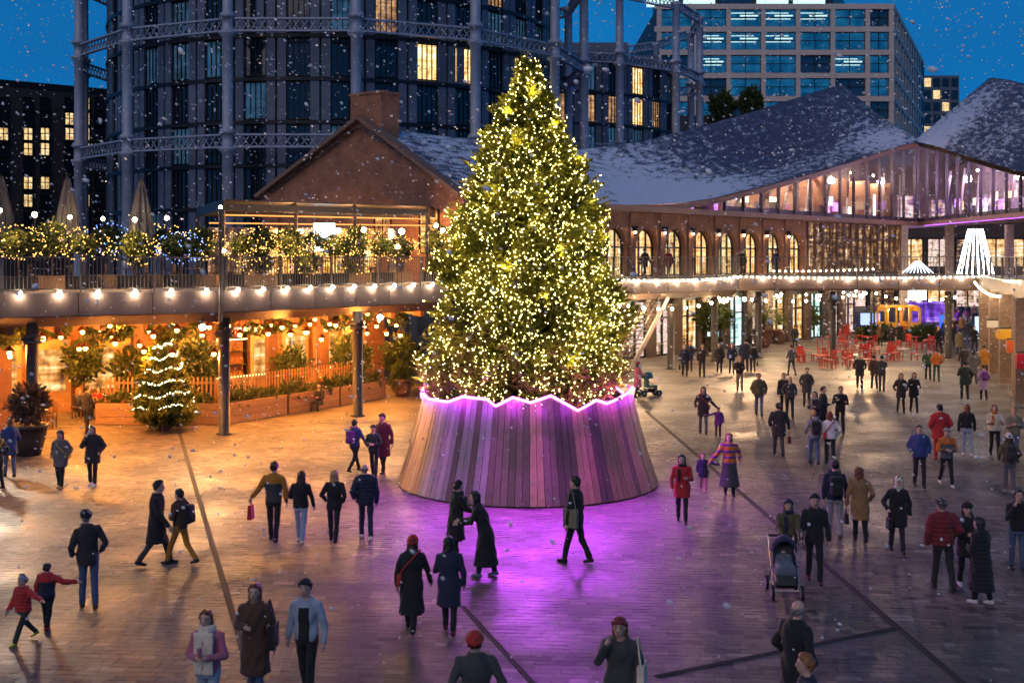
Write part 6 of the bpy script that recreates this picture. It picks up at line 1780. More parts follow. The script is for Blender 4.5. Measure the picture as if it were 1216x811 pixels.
# interior piers, hanging greenery and a lit bar counter
for i, (x, y) in enumerate(((-18.6, 43.2), (-14.9, 46.9), (-12.2, 47.6), (-10.4, 51.0), (-8.6, 53.6), (-20.6, 42.6))):
    q = MB(); q.box((x, y, 0), (.42, .42, 4.2), .6); q.build('interior_pier', surf('pier_rust', (.13, .055, .025), .7, 0, .3, 3), rs)
q = MB(); q.wall((-13.0, 50.6), (-8.3, 56.6), 0, 1.1, .6); q.build('bar_counter', TIMBER_O, rs)
q = MB(); q.bar((-12.95, 50.45, 1.16), (-8.25, 56.45, 1.16), .12, .05); q.build('counter_light', glow('counter_strip', (1.0, .62, .22), 3.0), rs)
HANG = [bush_mesh(.55, .5, .34, 260, .22, s_) for s_ in (81, 82)]
for i in range(16):
    f = (i + .5) / 16; a = Vector(E[1]).lerp(Vector(E[2]), f / .5) if f < .5 else Vector(E[2]).lerp(Vector(E[4]), (f - .5) / .5)
    b = Vector((-21.5, 47)).lerp(Vector((-6.6, 61)), f); p = a.lerp(b, (.3, .55, .75)[i % 3])
    o = put('hanging_greenery', HANG[i % 2], rs, (p.x, p.y, 3.55), (0, 0, i * 1.1), (.8, 1.15, 1.0)[i % 3])
# timber planters, slatted fence and shrubs in front of the room
PLN = [(-16.0, 44.9), (-10.9, 44.9), (-5.5, 53.6)]
SLATM = surf('fence_slat', (.28, .15, .06), .6, 0, .25, 3, rand=.2)
bush_small = [bush_mesh(.42, .3, .38, 160, .20, s_) for s_ in (21, 22, 23)]
def planter(a, b, label):
    a = Vector(a); b = Vector(b); d = (b - a); L = d.length; rz = math.atan2(d.y, d.x)
    t = thing('timber_planter', label, 'planter', (a.x, a.y, 0), rz, 'timber planters before the restaurant')
    for z in (.02, .29, .56):
        q = MB(); q.box((L / 2, .03, z), (L - .02, .05, .255)); q.build('board', TIMBER_O, t)
    q = MB(); q.box((L / 2, .4, .0), (L - .06, .7, .74)); q.build('soil_box', BARK, t)
    k = .3; i = 0
    while k < L - .2:
        put('shrub', bush_small[i % 3], t, (k, .38, .85), (0, 0, i * 1.3), rnd.uniform(.6, 1.05)); k += rnd.uniform(.5, 1.0); i += 1
    return t
def slat_fence(a, b, label):
    a = Vector(a); b = Vector(b); d = (b - a); L = d.length; rz = math.atan2(d.y, d.x)
    t = thing('slatted_fence', label, 'fence', (a.x, a.y, 0), rz, 'slatted fences before the restaurant')
    q = MB(); q.box((0, 0, 0), (.07, .03, 1.62)); sm = q.mesh('slat', SLATM)
    k = .1
    while k < L: put('slat', sm, t, (k, 0, .1)); k += .17
    for z in (.25, 1.45):
        q = MB(); q.box((L / 2, .035, z), (L, .04, .08)); q.build('rail', SLATM, t)
segs = [((-15.9, 44.95), (-13.5, 44.95), 'timber planter behind the small lit christmas tree'), ((-13.4, 44.95), (-10.9, 44.95), 'timber planter between small lit tree and dark column'),
        ((-10.8, 45.1), (-9.1, 47.8), 'timber planter just right of the dark column'), ((-9.05, 47.9), (-7.4, 50.6), 'timber planter where a person in black sits'), ((-7.35, 50.7), (-5.7, 53.4), 'timber planter nearest to the big plinth')]
for a, b, l in segs: planter(a, b, l)
slat_fence((-15.9, 45.9), (-11.3, 45.9), 'orange slatted fence behind the small lit christmas tree')
slat_fence((-11.2, 46.0), (-6.3, 54.0), 'orange slatted fence running back behind the long planters')
# seated person in black on the planter edge, server and diners
person((-8.05, 49.25, -.13), R(160), 'person dressed in black sitting on the edge of a timber planter', top='jacket', tc='black', legs='black', hair='short', hc='black', H=1.7, pose='sit', stride=0, arms=('table', 'table'), near=1, seed=5, group='people at the restaurant')
TBT = surf('table_wood', (.24, .13, .06), .45, 0, .3, 4); CHM = surf('chair_wood', (.12, .06, .03), .5, 0, .3, 4)
def table_set():
    m1 = MB(); m1.lathe([(.40, .71), (.42, .72), (.42, .745), (.40, .75)], n=16); m2 = MB(); m2.lathe([(.24, 0), (.22, .03), (.03, .06), (.03, .71)], n=10)
    return m1.mesh('table_top', TBT), m2.mesh('pedestal', BLACK)
TT, TP = table_set()
def chair_set(mat, name):
    s = MB(); s.box((0, 0, .43), (.44, .44, .05)); b = MB()
    b.box((0, -.19, .58), (.38, .025, .14)); b.box((0, -.19, .75), (.40, .025, .16))
    for x in (-.18, .18): b.box((x, -.19, .47), (.03, .03, .45))
    l = MB(); l.box((0, 0, 0), (.042, .042, .44))
    return s.mesh('seat', mat), b.mesh('backrest', mat), l.mesh('leg', mat)
CHW = chair_set(CHM, 'w')
def chair(loc, rz, label, ms, group, cat='chair', name='chair'):
    t = thing(name, label, cat, loc, rz, group)
    put('seat', ms[0], t); put('backrest', ms[1], t)
    for x in (-.17, .17):
        for y in (-.17, .17): put('leg', ms[2], t, (x, y, 0))
    return t
diners = [(-17.9, 44.2), (-18.9, 46.0), (-16.6, 46.7), (-13.2, 48.3), (-11.2, 49.9), (-9.2, 52.9), (-21.0, 44.1), (-8.2, 55.0)]
whr = ('by the left restaurant column', 'deep in the left of the restaurant', 'left of the small lit tree', 'behind the small lit tree', 'behind the dark column', 'behind the long planters', 'at the far left edge', 'deep behind the planters')
dc = ('red', 'black', 'cream', 'brown', 'dred', 'white', 'navy', 'grey')
for i, (x, y) in enumerate(diners):
    t = thing('cafe_table', 'round wooden restaurant table ' + whr[i], 'table', (x, y, 0), 0, 'restaurant tables'); put('table_top', TT, t); put('pedestal', TP, t)
    for j, (dx, dy, rz) in enumerate(((-.62, .1, R(-90)), (.62, -.1, R(90)), (0, .62, R(180)))):
        if (i + j) % 4 == 3: continue
        lab = ('left', 'right', 'far')[j]
        chair((x + dx, y + dy, 0), rz, 'wooden chair on the %s side of the table %s' % (lab, whr[i]), CHW, 'restaurant chairs')
        if (i + j) % 2 == 0:
            c = dc[(i * 3 + j) % 8]
            person((x + dx * 1.02, y + dy * 1.02, -.06), rz, 'diner in %s top at table %s, %s side' % (c, whr[i], lab), top='jumper', tc=c, legs='black', hair=('short', 'bob', 'long')[(i + j) % 3], hc=('black', 'brown', 'blond', 'auburn')[(i + j) % 4], H=1.7, pose='sit', stride=0, arms=('table', 'table'), near=0, seed=i * 9 + j, group='people at the restaurant')
P_(103, 515, -30, 'waiter in dark clothes standing among the restaurant tables', top='jacket', tc='dark', legs='black', hair='short', hc='black', H=1.75, stride=6, arms=('phone', 'phone'), group='people at the restaurant')
P_(40, 500, 170, 'person in red jumper standing in the restaurant doorway', top='jumper', tc='dred', legs='black', hair='short', hc='brown', H=1.72, stride=6, arms=('front', 'front'), group='people at the restaurant')
# indoor palms and leafy plants
def spiky(n, L, seed, spread=1.0, width=.05, mat=None):
    """arching strap leaves from one base, each a bent strip"""
    g = np.random.default_rng(seed); V = []; F = []; T = []
    for i in range(n):
        a = g.uniform(0, 2 * math.pi); el = g.uniform(.25, 1.45); l = L * g.uniform(.6, 1.1); w = width * g.uniform(.7, 1.2); tn = np.clip(g.normal(.5, .25), 0, 1)
        p = np.zeros(3); d = np.array([math.cos(a) * math.cos(el) * spread, math.sin(a) * math.cos(el) * spread, math.sin(el)]); s = np.array([-math.sin(a), math.cos(a), 0])
        b = len(V)
        for k in range(5):
            ww = w * (1, 1.1, .9, .6, .05)[k]
            V.append(p - s * ww / 2); V.append(p + s * ww / 2); T += [tn, tn]
            p = p + d / np.linalg.norm(d) * l / 4; d = d + np.array([0, 0, -.28])
        for k in range(4): F.append((b + 2 * k, b + 2 * k + 1, b + 2 * k + 3, b + 2 * k + 2))
    me = np_mesh('leaves', V, F, mat or LEAFY); a_ = me.attributes.new('tone', 'FLOAT', 'POINT'); a_.data.foreach_set('value', np.array(T, dtype=np.float32)); return me
SPK = spiky(150, 1.25, 4); SPK2 = spiky(90, .8, 9)
POTM = surf('terracotta_pot', (.17, .085, .06), .7, 0, .3, 4); POTD = surf('dark_pot', (.045, .038, .036), .6, 0, .3, 4)
potr = MB(); potr.lathe([(.26, 0), (.36, .35), (.40, .62), (.42, .62), (.42, .68), (.36, .68), (.34, .60)], n=16); POTR = potr.mesh('pot', POTM, True); POTRD = POTR.copy(); POTRD.materials.clear(); POTRD.materials.append(POTD)
def pot_plant(x, y, z, label, foliage, fz=.7, fs=1.0, pot=None, ps=1.0, stem=0, group='potted plants', name='potted_plant'):
    t = thing(name, label, 'plant', (x, y, z), rnd.uniform(0, 6), group)
    put('pot', pot or POTR, t, None, None, ps)
    if stem:
        q = MB(); q.tube([(0, 0, .5 * ps), (.03, .02, .5 * ps + stem * .5), (0, 0, .62 * ps + stem)], [.06, .045, .03], 6); q.build('stem', BARK, t)
    put('foliage', foliage, t, (0, 0, fz * ps + stem), None, fs)
    return t
BUSH = [bush_mesh(.75, .7, .8, 700, .26, s_) for s_ in (31, 32, 33)]
for i, (x, y, st, lbl) in enumerate(((-15.0, 46.6, 1.1, 'leafy indoor tree behind the small lit christmas tree, left'), (-12.6, 47.0, 1.3, 'leafy indoor tree right behind the small lit christmas tree'), (-9.4, 50.4, .9, 'leafy indoor plant behind the slatted fence'), (-7.3, 53.0, 1.0, 'leafy indoor plant near the end of the planters'), (-17.2, 47.4, 1.4, 'leafy indoor tree at the left of the restaurant'), (-5.2, 55.6, .9, 'leafy plant in the shade left of the plinth'))):
    pot_plant(x, y, 0, lbl, BUSH[i % 3], .9, 1.0 + .15 * (i % 2), POTRD, .9, st, 'restaurant plants')
a = gp(478, 470); pot_plant(a[0], a[1], 0, 'low evergreen shrubs in a dark red planter left of the plinth', BUSH[1], .75, .75, POTR, 1.15)
a = gp(34, 540)
DRY = leafmat('dry_twig', (.05, .035, .025), (.16, .11, .08)); BUSHD = bush_mesh(.55, .55, .6, 520, .22, 40, DRY)
pot_plant(a[0], a[1], 0, 'bare twiggy shrub in a big dark pot at the far left', BUSHD, 1.15, 1.0, POTRD, 1.45)
# small lit christmas tree
sx_, sy_ = gp(195, 511)
st = thing('small_christmas_tree', 'small christmas tree wound with a white light rope before the restaurant', 'christmas tree', (sx_, sy_, 0))
fir(st, .35, [(.35, 1.0), (.7, 1.12), (1.4, .92), (2.2, .62), (3.0, .32), (3.65, .03)], 170, 60, .26, 8, 0)
q = MB(); q.lathe([(.22, 0), (.26, .35), (.24, .4)], n=12); q.build('tree_pot', POTD, st)
gp_ = []
for k in range(190):
    f = k / 189; th = f * 2 * math.pi * 6.5; z = .62 + f * 2.85; r = float(np.interp(z, [.35, .7, 1.4, 2.2, 3.0, 3.65], [1.0, 1.14, .98, .68, .38, .06])) * 1.0 + .03
    gp_.append((math.cos(th) * r, math.sin(th) * r, z + .06 * math.sin(th * 5)))
q = MB(); q.tube(gp_, .008, 4); rp_ = q.build('light_rope', CABLE, st); q = MB()
for a_, b_ in zip(gp_[:-1], gp_[1:]):
    for k in (0, .33, .66): q.octa(tuple(a_[i] * (1 - k) + b_[i] * k + rnd.uniform(-.03, .03) for i in range(3)), rnd.uniform(.016, .030))
rb_ = q.build('rope_bulbs', glow('rope_light', (1.0, .82, .48), 7), rp_); rb_['kind'] = 'stuff'
# wall art / flying bird shapes below ceiling are plain paper garlands
# ------------------------------------------------------------------ terrace above the restaurant
def lights_on(root, n, rx, ry, rz_, cz, seed, mat, r=.022):
    g = np.random.default_rng(seed); q = MB()
    for k in range(n):
        d = unit(g.normal(size=3)); q.octa((d[0] * rx, d[1] * ry, cz + d[2] * rz_), r * g.uniform(.7, 1.3))
    b = q.build('light_bulbs', mat, root); b['kind'] = 'stuff'
FGOLD = glow('fairy_gold', (1.0, .52, .11), 3.0, 'NONE'); FBLUE = glow('fairy_blue', (.2, .35, 1.0), 2.5, 'NONE')
SHW = ['by the leftmost closed parasol', 'just left of the second closed parasol', 'just right of the second closed parasol', 'midway between the two whole parasols', 'just left of the third closed parasol', 'just right of the third closed parasol', 'below the sixth globe lamp', 'just left of the tall thin post',
       'just right of the tall thin post', 'below the left end of the pergola', 'left of the glowing white screen', 'directly before the glowing white screen', 'right of the glowing white screen', 'below the eighth globe lamp', 'below the right half of the pergola', 'below the right end of the pergola', 'touching the left side of the big tree in view', 'low at the railing, left below the pergola', 'low at the railing, middle below the pergola', 'low at the railing, right below the pergola']
tp = [(22, 288, 41.5, 0), (62, 284, 43, 0), (100, 290, 43, 0), (128, 284, 46, 1), (160, 296, 44, 0), (192, 284, 46, 0), (215, 294, 45, 1), (240, 290, 46, 0), (288, 292, 47, 0), (312, 286, 48.5, 0), (345, 290, 48.5, 0), (372, 286, 50, 0), (398, 292, 50, 0), (424, 286, 52, 0), (452, 292, 52.5, 0), (474, 296, 54, 0), (515, 290, 56, 0), (310, 310, 46, 0), (365, 312, 48.5, 0), (420, 312, 51, 0)]
for i, (px, py, D, bl) in enumerate(tp):
    p = at(px, py, D)
    nm = ('blue' if bl else 'golden')
    t = thing('terrace_shrub', '%s fairy lit terrace shrub %s' % (nm, SHW[i]), 'shrub', (p[0], p[1], ZD), 0, 'terrace shrubs with fairy lights')
    hgt = max(.45, p[2] - ZD)
    q = MB(); q.box((0, 0, 0), (1.2, .5, .5)); q.build('planter_box', TIMBER_O if i % 2 else BLACK, t)
    q = MB(); q.tube([(0, 0, .4), (0, 0, hgt)], .04, 5); q.build('stem', BARK, t)
    put('foliage', BUSH[i % 3], t, (0, 0, hgt), (0, 0, i), ((.9, .62, .75)[i % 3], .6, (.5, .75, .42)[i % 3]))
    lights_on(t, 95, .95, .65, .62, hgt, i, FBLUE if bl else FGOLD)
    if i % 2 == 0 and not bl: lamp((p[0], p[1] - .9, p[2] + .2), 60, (1.0, .50, .16), .15)
# globe bulbs standing above the terrace
for i, (px, py, D, r) in enumerate(((0, 250, 42, .08), (41, 255, 42, .1), (83, 258, 43, .08), (122, 260, 43.5, .08), (160, 261, 44, .09), (198, 259, 45, .09), (357, 275, 50, .12), (402, 274, 50.5, .12), (432, 273, 51, .11), (477, 275, 52, .13), (472, 293, 52.5, .1), (518, 268, 54, .1), (526, 274, 54.5, .11), (266, 298, 46, .08))):
    p = at(px, py, D)
    t = thing('globe_lamp', 'glowing globe lamp on a thin stand, %s in the row above the terrace' % ('first second third fourth fifth sixth seventh eighth ninth tenth eleventh twelfth thirteenth fourteenth'.split()[i]), 'lamp', (p[0], p[1], ZD), 0, 'terrace globe lamps')
    h_ = p[2] - ZD
    q = MB(); q.tube([(0, 0, 0), (0, 0, h_ - r)], .018, 5); q.build('stand', BLACK, t)
    put('globe', bulbmesh(r, BULB), t, (0, 0, h_))
    if i % 2 == 0: lamp((p[0], p[1] - r - .05, p[2]), 60, WARM, .1)
# steel pergola before the gable
pg = thing('pergola', 'flat steel pergola with glowing heater strips before the brick gable', 'pergola', (0, 0, 0))
pa, pb, pc, pd_ = at(265, 250, 49), at(507, 247, 55), at(520, 250, 59), at(235, 254, 56)
zt = 8.45
for a_, b_ in ((pa, pb), (pb, pc), (pc, pd_), (pd_, pa)):
    q = MB(); q.bar((a_[0], a_[1], zt), (b_[0], b_[1], zt), .14, .28); q.build('beam', STEEL, pg)
for f in (0, .33, .62, 1):
    a_ = Vector(pa[:2]).lerp(Vector(pb[:2]), f); b_ = Vector(pd_[:2]).lerp(Vector(pc[:2]), f)
    q = MB(); q.box((a_.x, a_.y, ZD), (.14, .14, zt - ZD)); q.build('post', STEEL, pg)
    q = MB(); q.box((b_.x, b_.y, ZD), (.14, .14, zt - ZD)); q.build('post', STEEL, pg)
    q = MB(); q.bar((a_.x, a_.y, zt + .16), (b_.x, b_.y, zt + .16), .1, .2); q.build('rafter', STEEL, pg)
q = MB(); q.slab([(pa[0], pa[1]), (pb[0], pb[1]), (pc[0], pc[1]), (pd_[0], pd_[1])], zt + .28, zt + .34); q.build('canopy', STEEL, pg)
HEAT = glow('heater_strip', (1.0, .30, .07), 1.5)
for f in (.12, .5):
    a_ = Vector(pa).lerp(Vector(pd_), f); b_ = Vector(pb).lerp(Vector(pc), f)
    q = MB(); q.bar((a_.x, a_.y - .1, zt - .2 - f * .7), (b_.x, b_.y - .1, zt - .2 - f * .7), .06, .05); q.build('heater_strip', HEAT, pg)
for f in (.2, .5, .8):
    c = Vector(pa).lerp(Vector(pb), f); lamp((c.x + .6, c.y + 2.2, 7.6), 210, (1.0, .46, .17), .3)
for i in range(4):
    a_ = Vector(pd_).lerp(Vector(pc), (i + .5) / 4)
    q = MB(); q.box((0, 0, 0), (2.2, .1, 2.6)); o = q.build('glass_screen', GWIN if i in (1, 2) else DIMG, pg); o.location = (a_.x, a_.y + .4, ZD); o.rotation_euler = (0, 0, .25)
q = MB(); p = at(385, 283, 55); q.box((0, 0, 0), (1.0, .08, 1.3)); o = q.build('menu_screen', glow('menu_white', (.75, .92, 1), 3.0)); o.location = (p[0], p[1], p[2] - .6); tag(o, 'bright white screen glowing under the pergola', 'screen')
# lamp post at the terrace corner, closed parasols
t = thing('terrace_post', 'tall thin steel post with lamp at the terrace corner', 'post', (-10.35, 41.85, 0))
q = MB(); q.tube([(0, 0, 4.1), (0, 0, 8.1)], .07, 8); q.build('shaft', STEEL, t); q = MB(); q.ball((0, 0, 8.15), .07, 8); q.build('lamp_head', BULB_W, t)
PARA = surf('parasol_canvas', (.05, .055, .075), .9, 0, .2, 3)
def parasol(px, D, label):
    p = at(px, 300, D); t = thing('closed_parasol', label, 'parasol', (p[0], p[1], ZD), 0, 'closed parasols on the terrace')
    q = MB(); q.tube([(0, 0, 0), (0, 0, 4.3)], .04, 8); q.build('pole', BLACK, t)
    q = MB(); n = 20; prof = [(1.9, .34), (2.1, .40), (2.7, .34), (3.4, .22), (4.05, .09), (4.2, .03)]
    b0 = 0
    for z, r in prof:
        for k in range(n):
            a_ = k * 2 * math.pi / n; rr = r * (1 + (.22 if k % 2 else -.18)); q.v.append((math.cos(a_) * rr, math.sin(a_) * rr, z))
    for i in range(len(prof) - 1):
        for k in range(n): q.f.append((i * n + k, i * n + (k + 1) % n, (i + 1) * n + (k + 1) % n, (i + 1) * n + k)); q.m.append(0)
    q.build('canopy', PARA, t)
    q = MB(); q.lathe([(.35, 0), (.33, .08), (.06, .12)], n=12); q.build('base', BLACK, t)
parasol(2, 44, 'closed grey parasol cut off at the left edge'); parasol(80, 44, 'closed grey parasol before the dark block'); parasol(168, 45, 'closed grey parasol before the gasholder frame')
for i, (px, D) in enumerate(((60, 46), (150, 47), (230, 48), (330, 51), (440, 54))):
    p = at(px, 300, D); t = thing('cafe_table', 'round terrace table behind the upper railing, %s from the left' % ('first', 'second', 'third', 'fourth', 'fifth')[i], 'table', (p[0], p[1], ZD), 0, 'terrace tables'); put('table_top', TT, t); put('pedestal', TP, t)
    for j, s_ in enumerate((-1, 1)): chair((p[0] + s_ * .6, p[1], ZD), R(90) * s_, 'wooden chair on the %s of the %s terrace table from the left' % (('left', 'right')[j], ('first', 'second', 'third', 'fourth', 'fifth')[i]), CHW, 'terrace chairs')
# a few people on the upper walkways
for i, (px, s_off, c, lbl) in enumerate(((743, 1.3, 'black', 'person in black on the upper walkway by the brick arches, leftmost'), (775, 1.1, 'dred', 'person in dark red on the upper walkway by the brick arches'), (862, 1.2, 'dark', 'person in dark coat on the upper walkway by the last arches'), (905, 1.0, 'navy', 'person in navy coat at the end of the arches'))):
    s_, D = s_on_facade(px, FO); person((*F_(s_, s_off), ZD), R((-45, 150, 130, -40)[i]), lbl, top='parka', tc=c, legs='black', H=1.72, near=0, seed=i, group='people on the upper walkway')

# ------------------------------------------------------------------ planters, red cafe furniture, cabin, far yard
for i, (px, py, pot, sc_, lbl) in enumerate(((905, 412, POTR, 1.25, 'big spiky yucca in a terracotta pot by the walkway'), (925, 408, POTR, 1.0, 'smaller spiky yucca behind the big yucca'), (956, 401, POTRD, 1.0, 'bright green bush in dark pot left of the red chairs'), (975, 396, POTRD, 1.0, 'further green bush in dark pot behind the red chairs'), (988, 391, POTRD, .9, 'farthest green bush in dark pot behind the red chairs'), (848, 418, POTRD, 1.1, 'tall dark plant under the walkway by the shop doors'))):
    a_ = gp(px, py)
    if i < 2: pot_plant(a_[0], a_[1], 0, lbl, SPK, .7, 1.35 * sc_, pot, 1.5 * sc_, .3, 'potted plants by the walkway')
    else: pot_plant(a_[0], a_[1], 0, lbl, bush_mesh(.95, .8, .75, 600, .34, 60 + i, LEAFY if i != 5 else LEAFG), 1.05, 1.25, pot, 1.5, 0 if i != 5 else .8, 'potted plants by the walkway')
REDM = surf('red_metal', (.50, .035, .02), .4, 0, .12, 5, rand=.1); CHR = chair_set(REDM, 'r')
rt = MB(); rt.lathe([(.36, .70), (.38, .71), (.38, .73), (.36, .735)], n=14); RT_ = rt.mesh('table_top', REDM); rtw = RT_.copy(); rtw.materials.clear(); rtw.materials.append(surf('pale_table', (.5, .42, .38), .4))
rp = MB(); rp.lathe([(.22, 0), (.20, .02), (.025, .05), (.025, .70)], n=8); RP_ = rp.mesh('pedestal', REDM)
tabs = [(975, 437, 0), (993, 432, 0), (1002, 418, 0), (985, 412, 0), (1010, 405, 0), (1022, 424, 1), (1040, 428, 0), (1054, 421, 1), (1072, 428, 1), (1030, 412, 0), (1088, 412, 0), (1098, 405, 0), (1080, 404, 0), (1000, 398, 0), (955, 430, 0), (1042, 402, 0), (1015, 436, 1), (1104, 416, 0)]
onum = 'first second third fourth fifth sixth seventh eighth ninth tenth eleventh twelfth thirteenth fourteenth fifteenth sixteenth seventeenth eighteenth'.split()
order = sorted(range(len(tabs)), key=lambda i: tabs[i][0])
for rank, i in enumerate(order):
    px, py, wt = tabs[i]; a_ = gp(px, py)
    t = thing('bistro_table', '%s bistro table in the yard, %s from the left' % ('pale topped' if wt else 'round red', onum[rank]), 'table', (*a_, 0), 0, 'bistro tables in the yard'); put('table_top', rtw if wt else RT_, t); put('pedestal', RP_, t)
    for j in range(3 if i % 3 else 2):
        an = rnd.uniform(0, .6) + j * 2.1 + i
        chair((a_[0] + math.sin(an) * .68, a_[1] + math.cos(an) * .68, 0), -an + math.pi + rnd.uniform(-.3, .3), 'red metal chair %s the %s bistro table from the left' % (('first clockwise at', 'second clockwise at', 'third clockwise at')[j], onum[rank]), CHR, 'red bistro chairs in the yard', name='bistro_chair')
# yellow cabin
cx_, cy_ = gp(1067, 399)
YEL = surf('cabin_yellow', (.60, .30, .02), .35, 0, .1, 2, coat=.3)
cb = thing('cable_cabin', 'yellow cable car cabin with rounded corners behind the red tables', 'cabin', (cx_, cy_, 0), R(6))
def rrect(w, h, r, n=5):
    P = []
    for (sx1, sz1, a0) in ((1, 1, 0), (-1, 1, 90), (-1, -1, 180), (1, -1, 270)):
        for k in range(n + 1): a_ = R(a0 + 90 * k / n); P.append((sx1 * (w / 2 - r) + r * math.cos(a_), sz1 * (h / 2 - r) + r * math.sin(a_)))
    return P
for y in (-.8, .8):
    q = MB(); a_ = rrect(3.0, 2.35, .5); b_ = rrect(2.66, 2.0, .36); n = len(a_)
    for k in range(n):
        j = (k + 1) % n
        q.hexa([(a_[k][0], y - .06, a_[k][1] + 1.35), (a_[j][0], y - .06, a_[j][1] + 1.35), (b_[j][0], y - .06, b_[j][1] + 1.35), (b_[k][0], y - .06, b_[k][1] + 1.35), (a_[k][0], y + .06, a_[k][1] + 1.35), (a_[j][0], y + .06, a_[j][1] + 1.35), (b_[j][0], y + .06, b_[j][1] + 1.35), (b_[k][0], y + .06, b_[k][1] + 1.35)])
    q.build('side_frame', YEL, cb)
    for x in (-.55, .55):
        q = MB(); q.box((x, y, .3), (.16, .1, 2.1)); q.build('door_post', YEL, cb)
    for x, w in ((-.98, .7), (.98, .7)):
        q = MB(); q.box((x, y, .3), (w, .06, .85)); q.build('lower_panel', YEL, cb)
    q = MB(); q.poly([(-1.3, y + .02, .9), (1.3, y + .02, .9), (1.3, y + .02, 2.3), (-1.3, y + .02, 2.3)]); q.build('window_pane', CG, cb)
a_ = rrect(3.0, 2.35, .5); q = MB()
for k in range(len(a_)):
    j = (k + 1) % len(a_); xm = (a_[k][0] + a_[j][0]) / 2; zm = (a_[k][1] + a_[j][1]) / 2
    if abs(zm) > .66: q.hexa([(a_[k][0], -.74, a_[k][1] + 1.35), (a_[j][0], -.74, a_[j][1] + 1.35), (a_[j][0], .74, a_[j][1] + 1.35), (a_[k][0], .74, a_[k][1] + 1.35)] + [(p_[0] * .96, yy, p_[1] * .96 + 1.35) for p_, yy in ((a_[k], -.74), (a_[j], -.74), (a_[j], .74), (a_[k], .74))])
q.build('shell', YEL, cb)
q = MB(); q.box((0, .45, .3), (2.4, .45, .45)); q.build('bench', surf('cabin_seat', (.2, .08, .03), .6), cb)
q = MB(); q.tube([(0, 0, 2.5), (0, 0, 2.75)], .1, 8); q.box((0, 0, .0), (2.2, 1.2, .2)); q.build('hanger', STEEL, cb)
for i, (px, py, rx, lbl) in enumerate(((1040, 404, 1.5, 'low evergreen mound left of the yellow cabin'), (1100, 405, 1.7, 'low evergreen mound right of the yellow cabin'))):
    g_ = gp(px, py); t = thing('evergreen_mound', lbl, 'hedge', (*g_, 0), 0, 'evergreen mounds'); put('foliage', bush_mesh(rx, 1.0, .62, 1100, .32, 70 + i), t, (0, 0, .45)); q = MB(); q.box((0, 0, 0), (rx * 1.7, 1.2, .35)); q.build('trough', POTD, t)
def panel(px0, py0, px1, py1, D, mat, name, label, cat, legs=True, th=.1):
    a_ = at(px0, py1, D); b_ = at(px1, py0, D); t = thing(name, label, cat, ((a_[0] + b_[0]) / 2, D, 0), 0)
    q = MB(); q.box((0, 0, a_[2]), (b_[0] - a_[0], th, b_[2] - a_[2])); q.build('panel', mat, t)
    if legs and a_[2] > .05:
        for x in (-.4, .4): q = MB(); q.box((x * (b_[0] - a_[0]), th * .2, 0), (.06, .06, a_[2])); q.build('leg', BLACK, t)
    return t
panel(1074, 343, 1100, 356, 112, glow('screen_white', (.9, .95, 1), 3.2), 'light_screen', 'bright white screen above the far crowd', 'screen')
panel(1068, 358, 1122, 384, 116, shopglow('stage_purple', [(.3, (.06, .02, .2)), (.5, (.25, .08, .8)), (.7, (.7, .4, 1))], 0.6, .6), 'stage_panel', 'purple lit stage backdrop behind the yellow cabin', 'backdrop')
panel(1022, 372, 1045, 386, 98, glow('panel_blue', (.35, .45, .9), 1.1), 'glowing_board', 'pale blue lit board left of the yellow cabin', 'board')
panel(1158, 376, 1176, 402, 84, glow('panel_cyan', (.45, .68, .95), 1.2), 'glowing_board', 'pale blue lit board right of the far crowd', 'board')
panel(1116, 374, 1122, 402, 92, glow('banner_blue', (.03, .12, .8), 1.2), 'banner', 'narrow bright blue banner at the left of the far crowd', 'banner')
q = MB(); q.ball((0, -.2, 2.2), .09, 8); q.build('cabin_fill_bulb', BULB, cb); lamp((cx_, cy_ - .3, 2.05), 90, WARM, .1); lamp((cx_, cy_ - 2.2, 3.4), 160, WARMW, .2, name='festoon_light')  # bulb and both lights added to brighten the cabin
lamp(at(1095, 372, 108), 900, (.4, .15, 1.0), .5, name='stage_light')
# shop signs on posts, right
SG = [('sign_yellow', (.62, .33, .01), 1182, 391, 1206, 403, 57, 'yellow oval hanging sign on the right hand colonnade'), ('sign_orange', (.70, .12, .015), 1195, 404, 1213, 419, 52.5, 'orange rectangular hanging sign on the right hand colonnade'), ('sign_red', (.50, .015, .03), 1207, 420, 1226, 438, 49.5, 'red rectangular hanging sign cut off at the right edge'), ('sign_white', (.6, .56, .5), 1172, 381, 1186, 389, 62, 'small white hanging sign on the right hand colonnade')]
for nm, c, x0, y0, x1, y1, D, lbl in SG:
    a_ = at(x0, y1, D); b_ = at(x1, y0, D); t = thing('hanging_sign', lbl, 'sign', ((a_[0] + b_[0]) / 2, D, a_[2]), 0, 'hanging shop signs'); w_ = b_[0] - a_[0]; h_ = b_[2] - a_[2]
    q = MB(); P = rrect(w_, h_, h_ * (.42 if 'yellow' in nm else .08)); n = len(P)
    q.add([(p_[0], -.04, p_[1] + h_ / 2) for p_ in P] + [(p_[0], .04, p_[1] + h_ / 2) for p_ in P], [tuple(reversed(range(n))), tuple(range(n, 2 * n))] + [(i, (i + 1) % n, (i + 1) % n + n, i + n) for i in range(n)])
    q.build('board', surf(nm, c, .4, 0, .06, 3), t)
    q = MB(); q.bar((-w_ / 2, 0, h_ + .06), (w_ / 2 + .5, 0, h_ + .06), .05, .05); q.bar((w_ / 2 + .5, 0, h_ + .1), (w_ / 2 + .5, 0, 4.4 - a_[2]), .06, .06); q.build('bracket', BLACK, t)
    lamp((a_[0] + w_ / 2, D - .8, b_[2] + .5), 12, WARMW, .1)
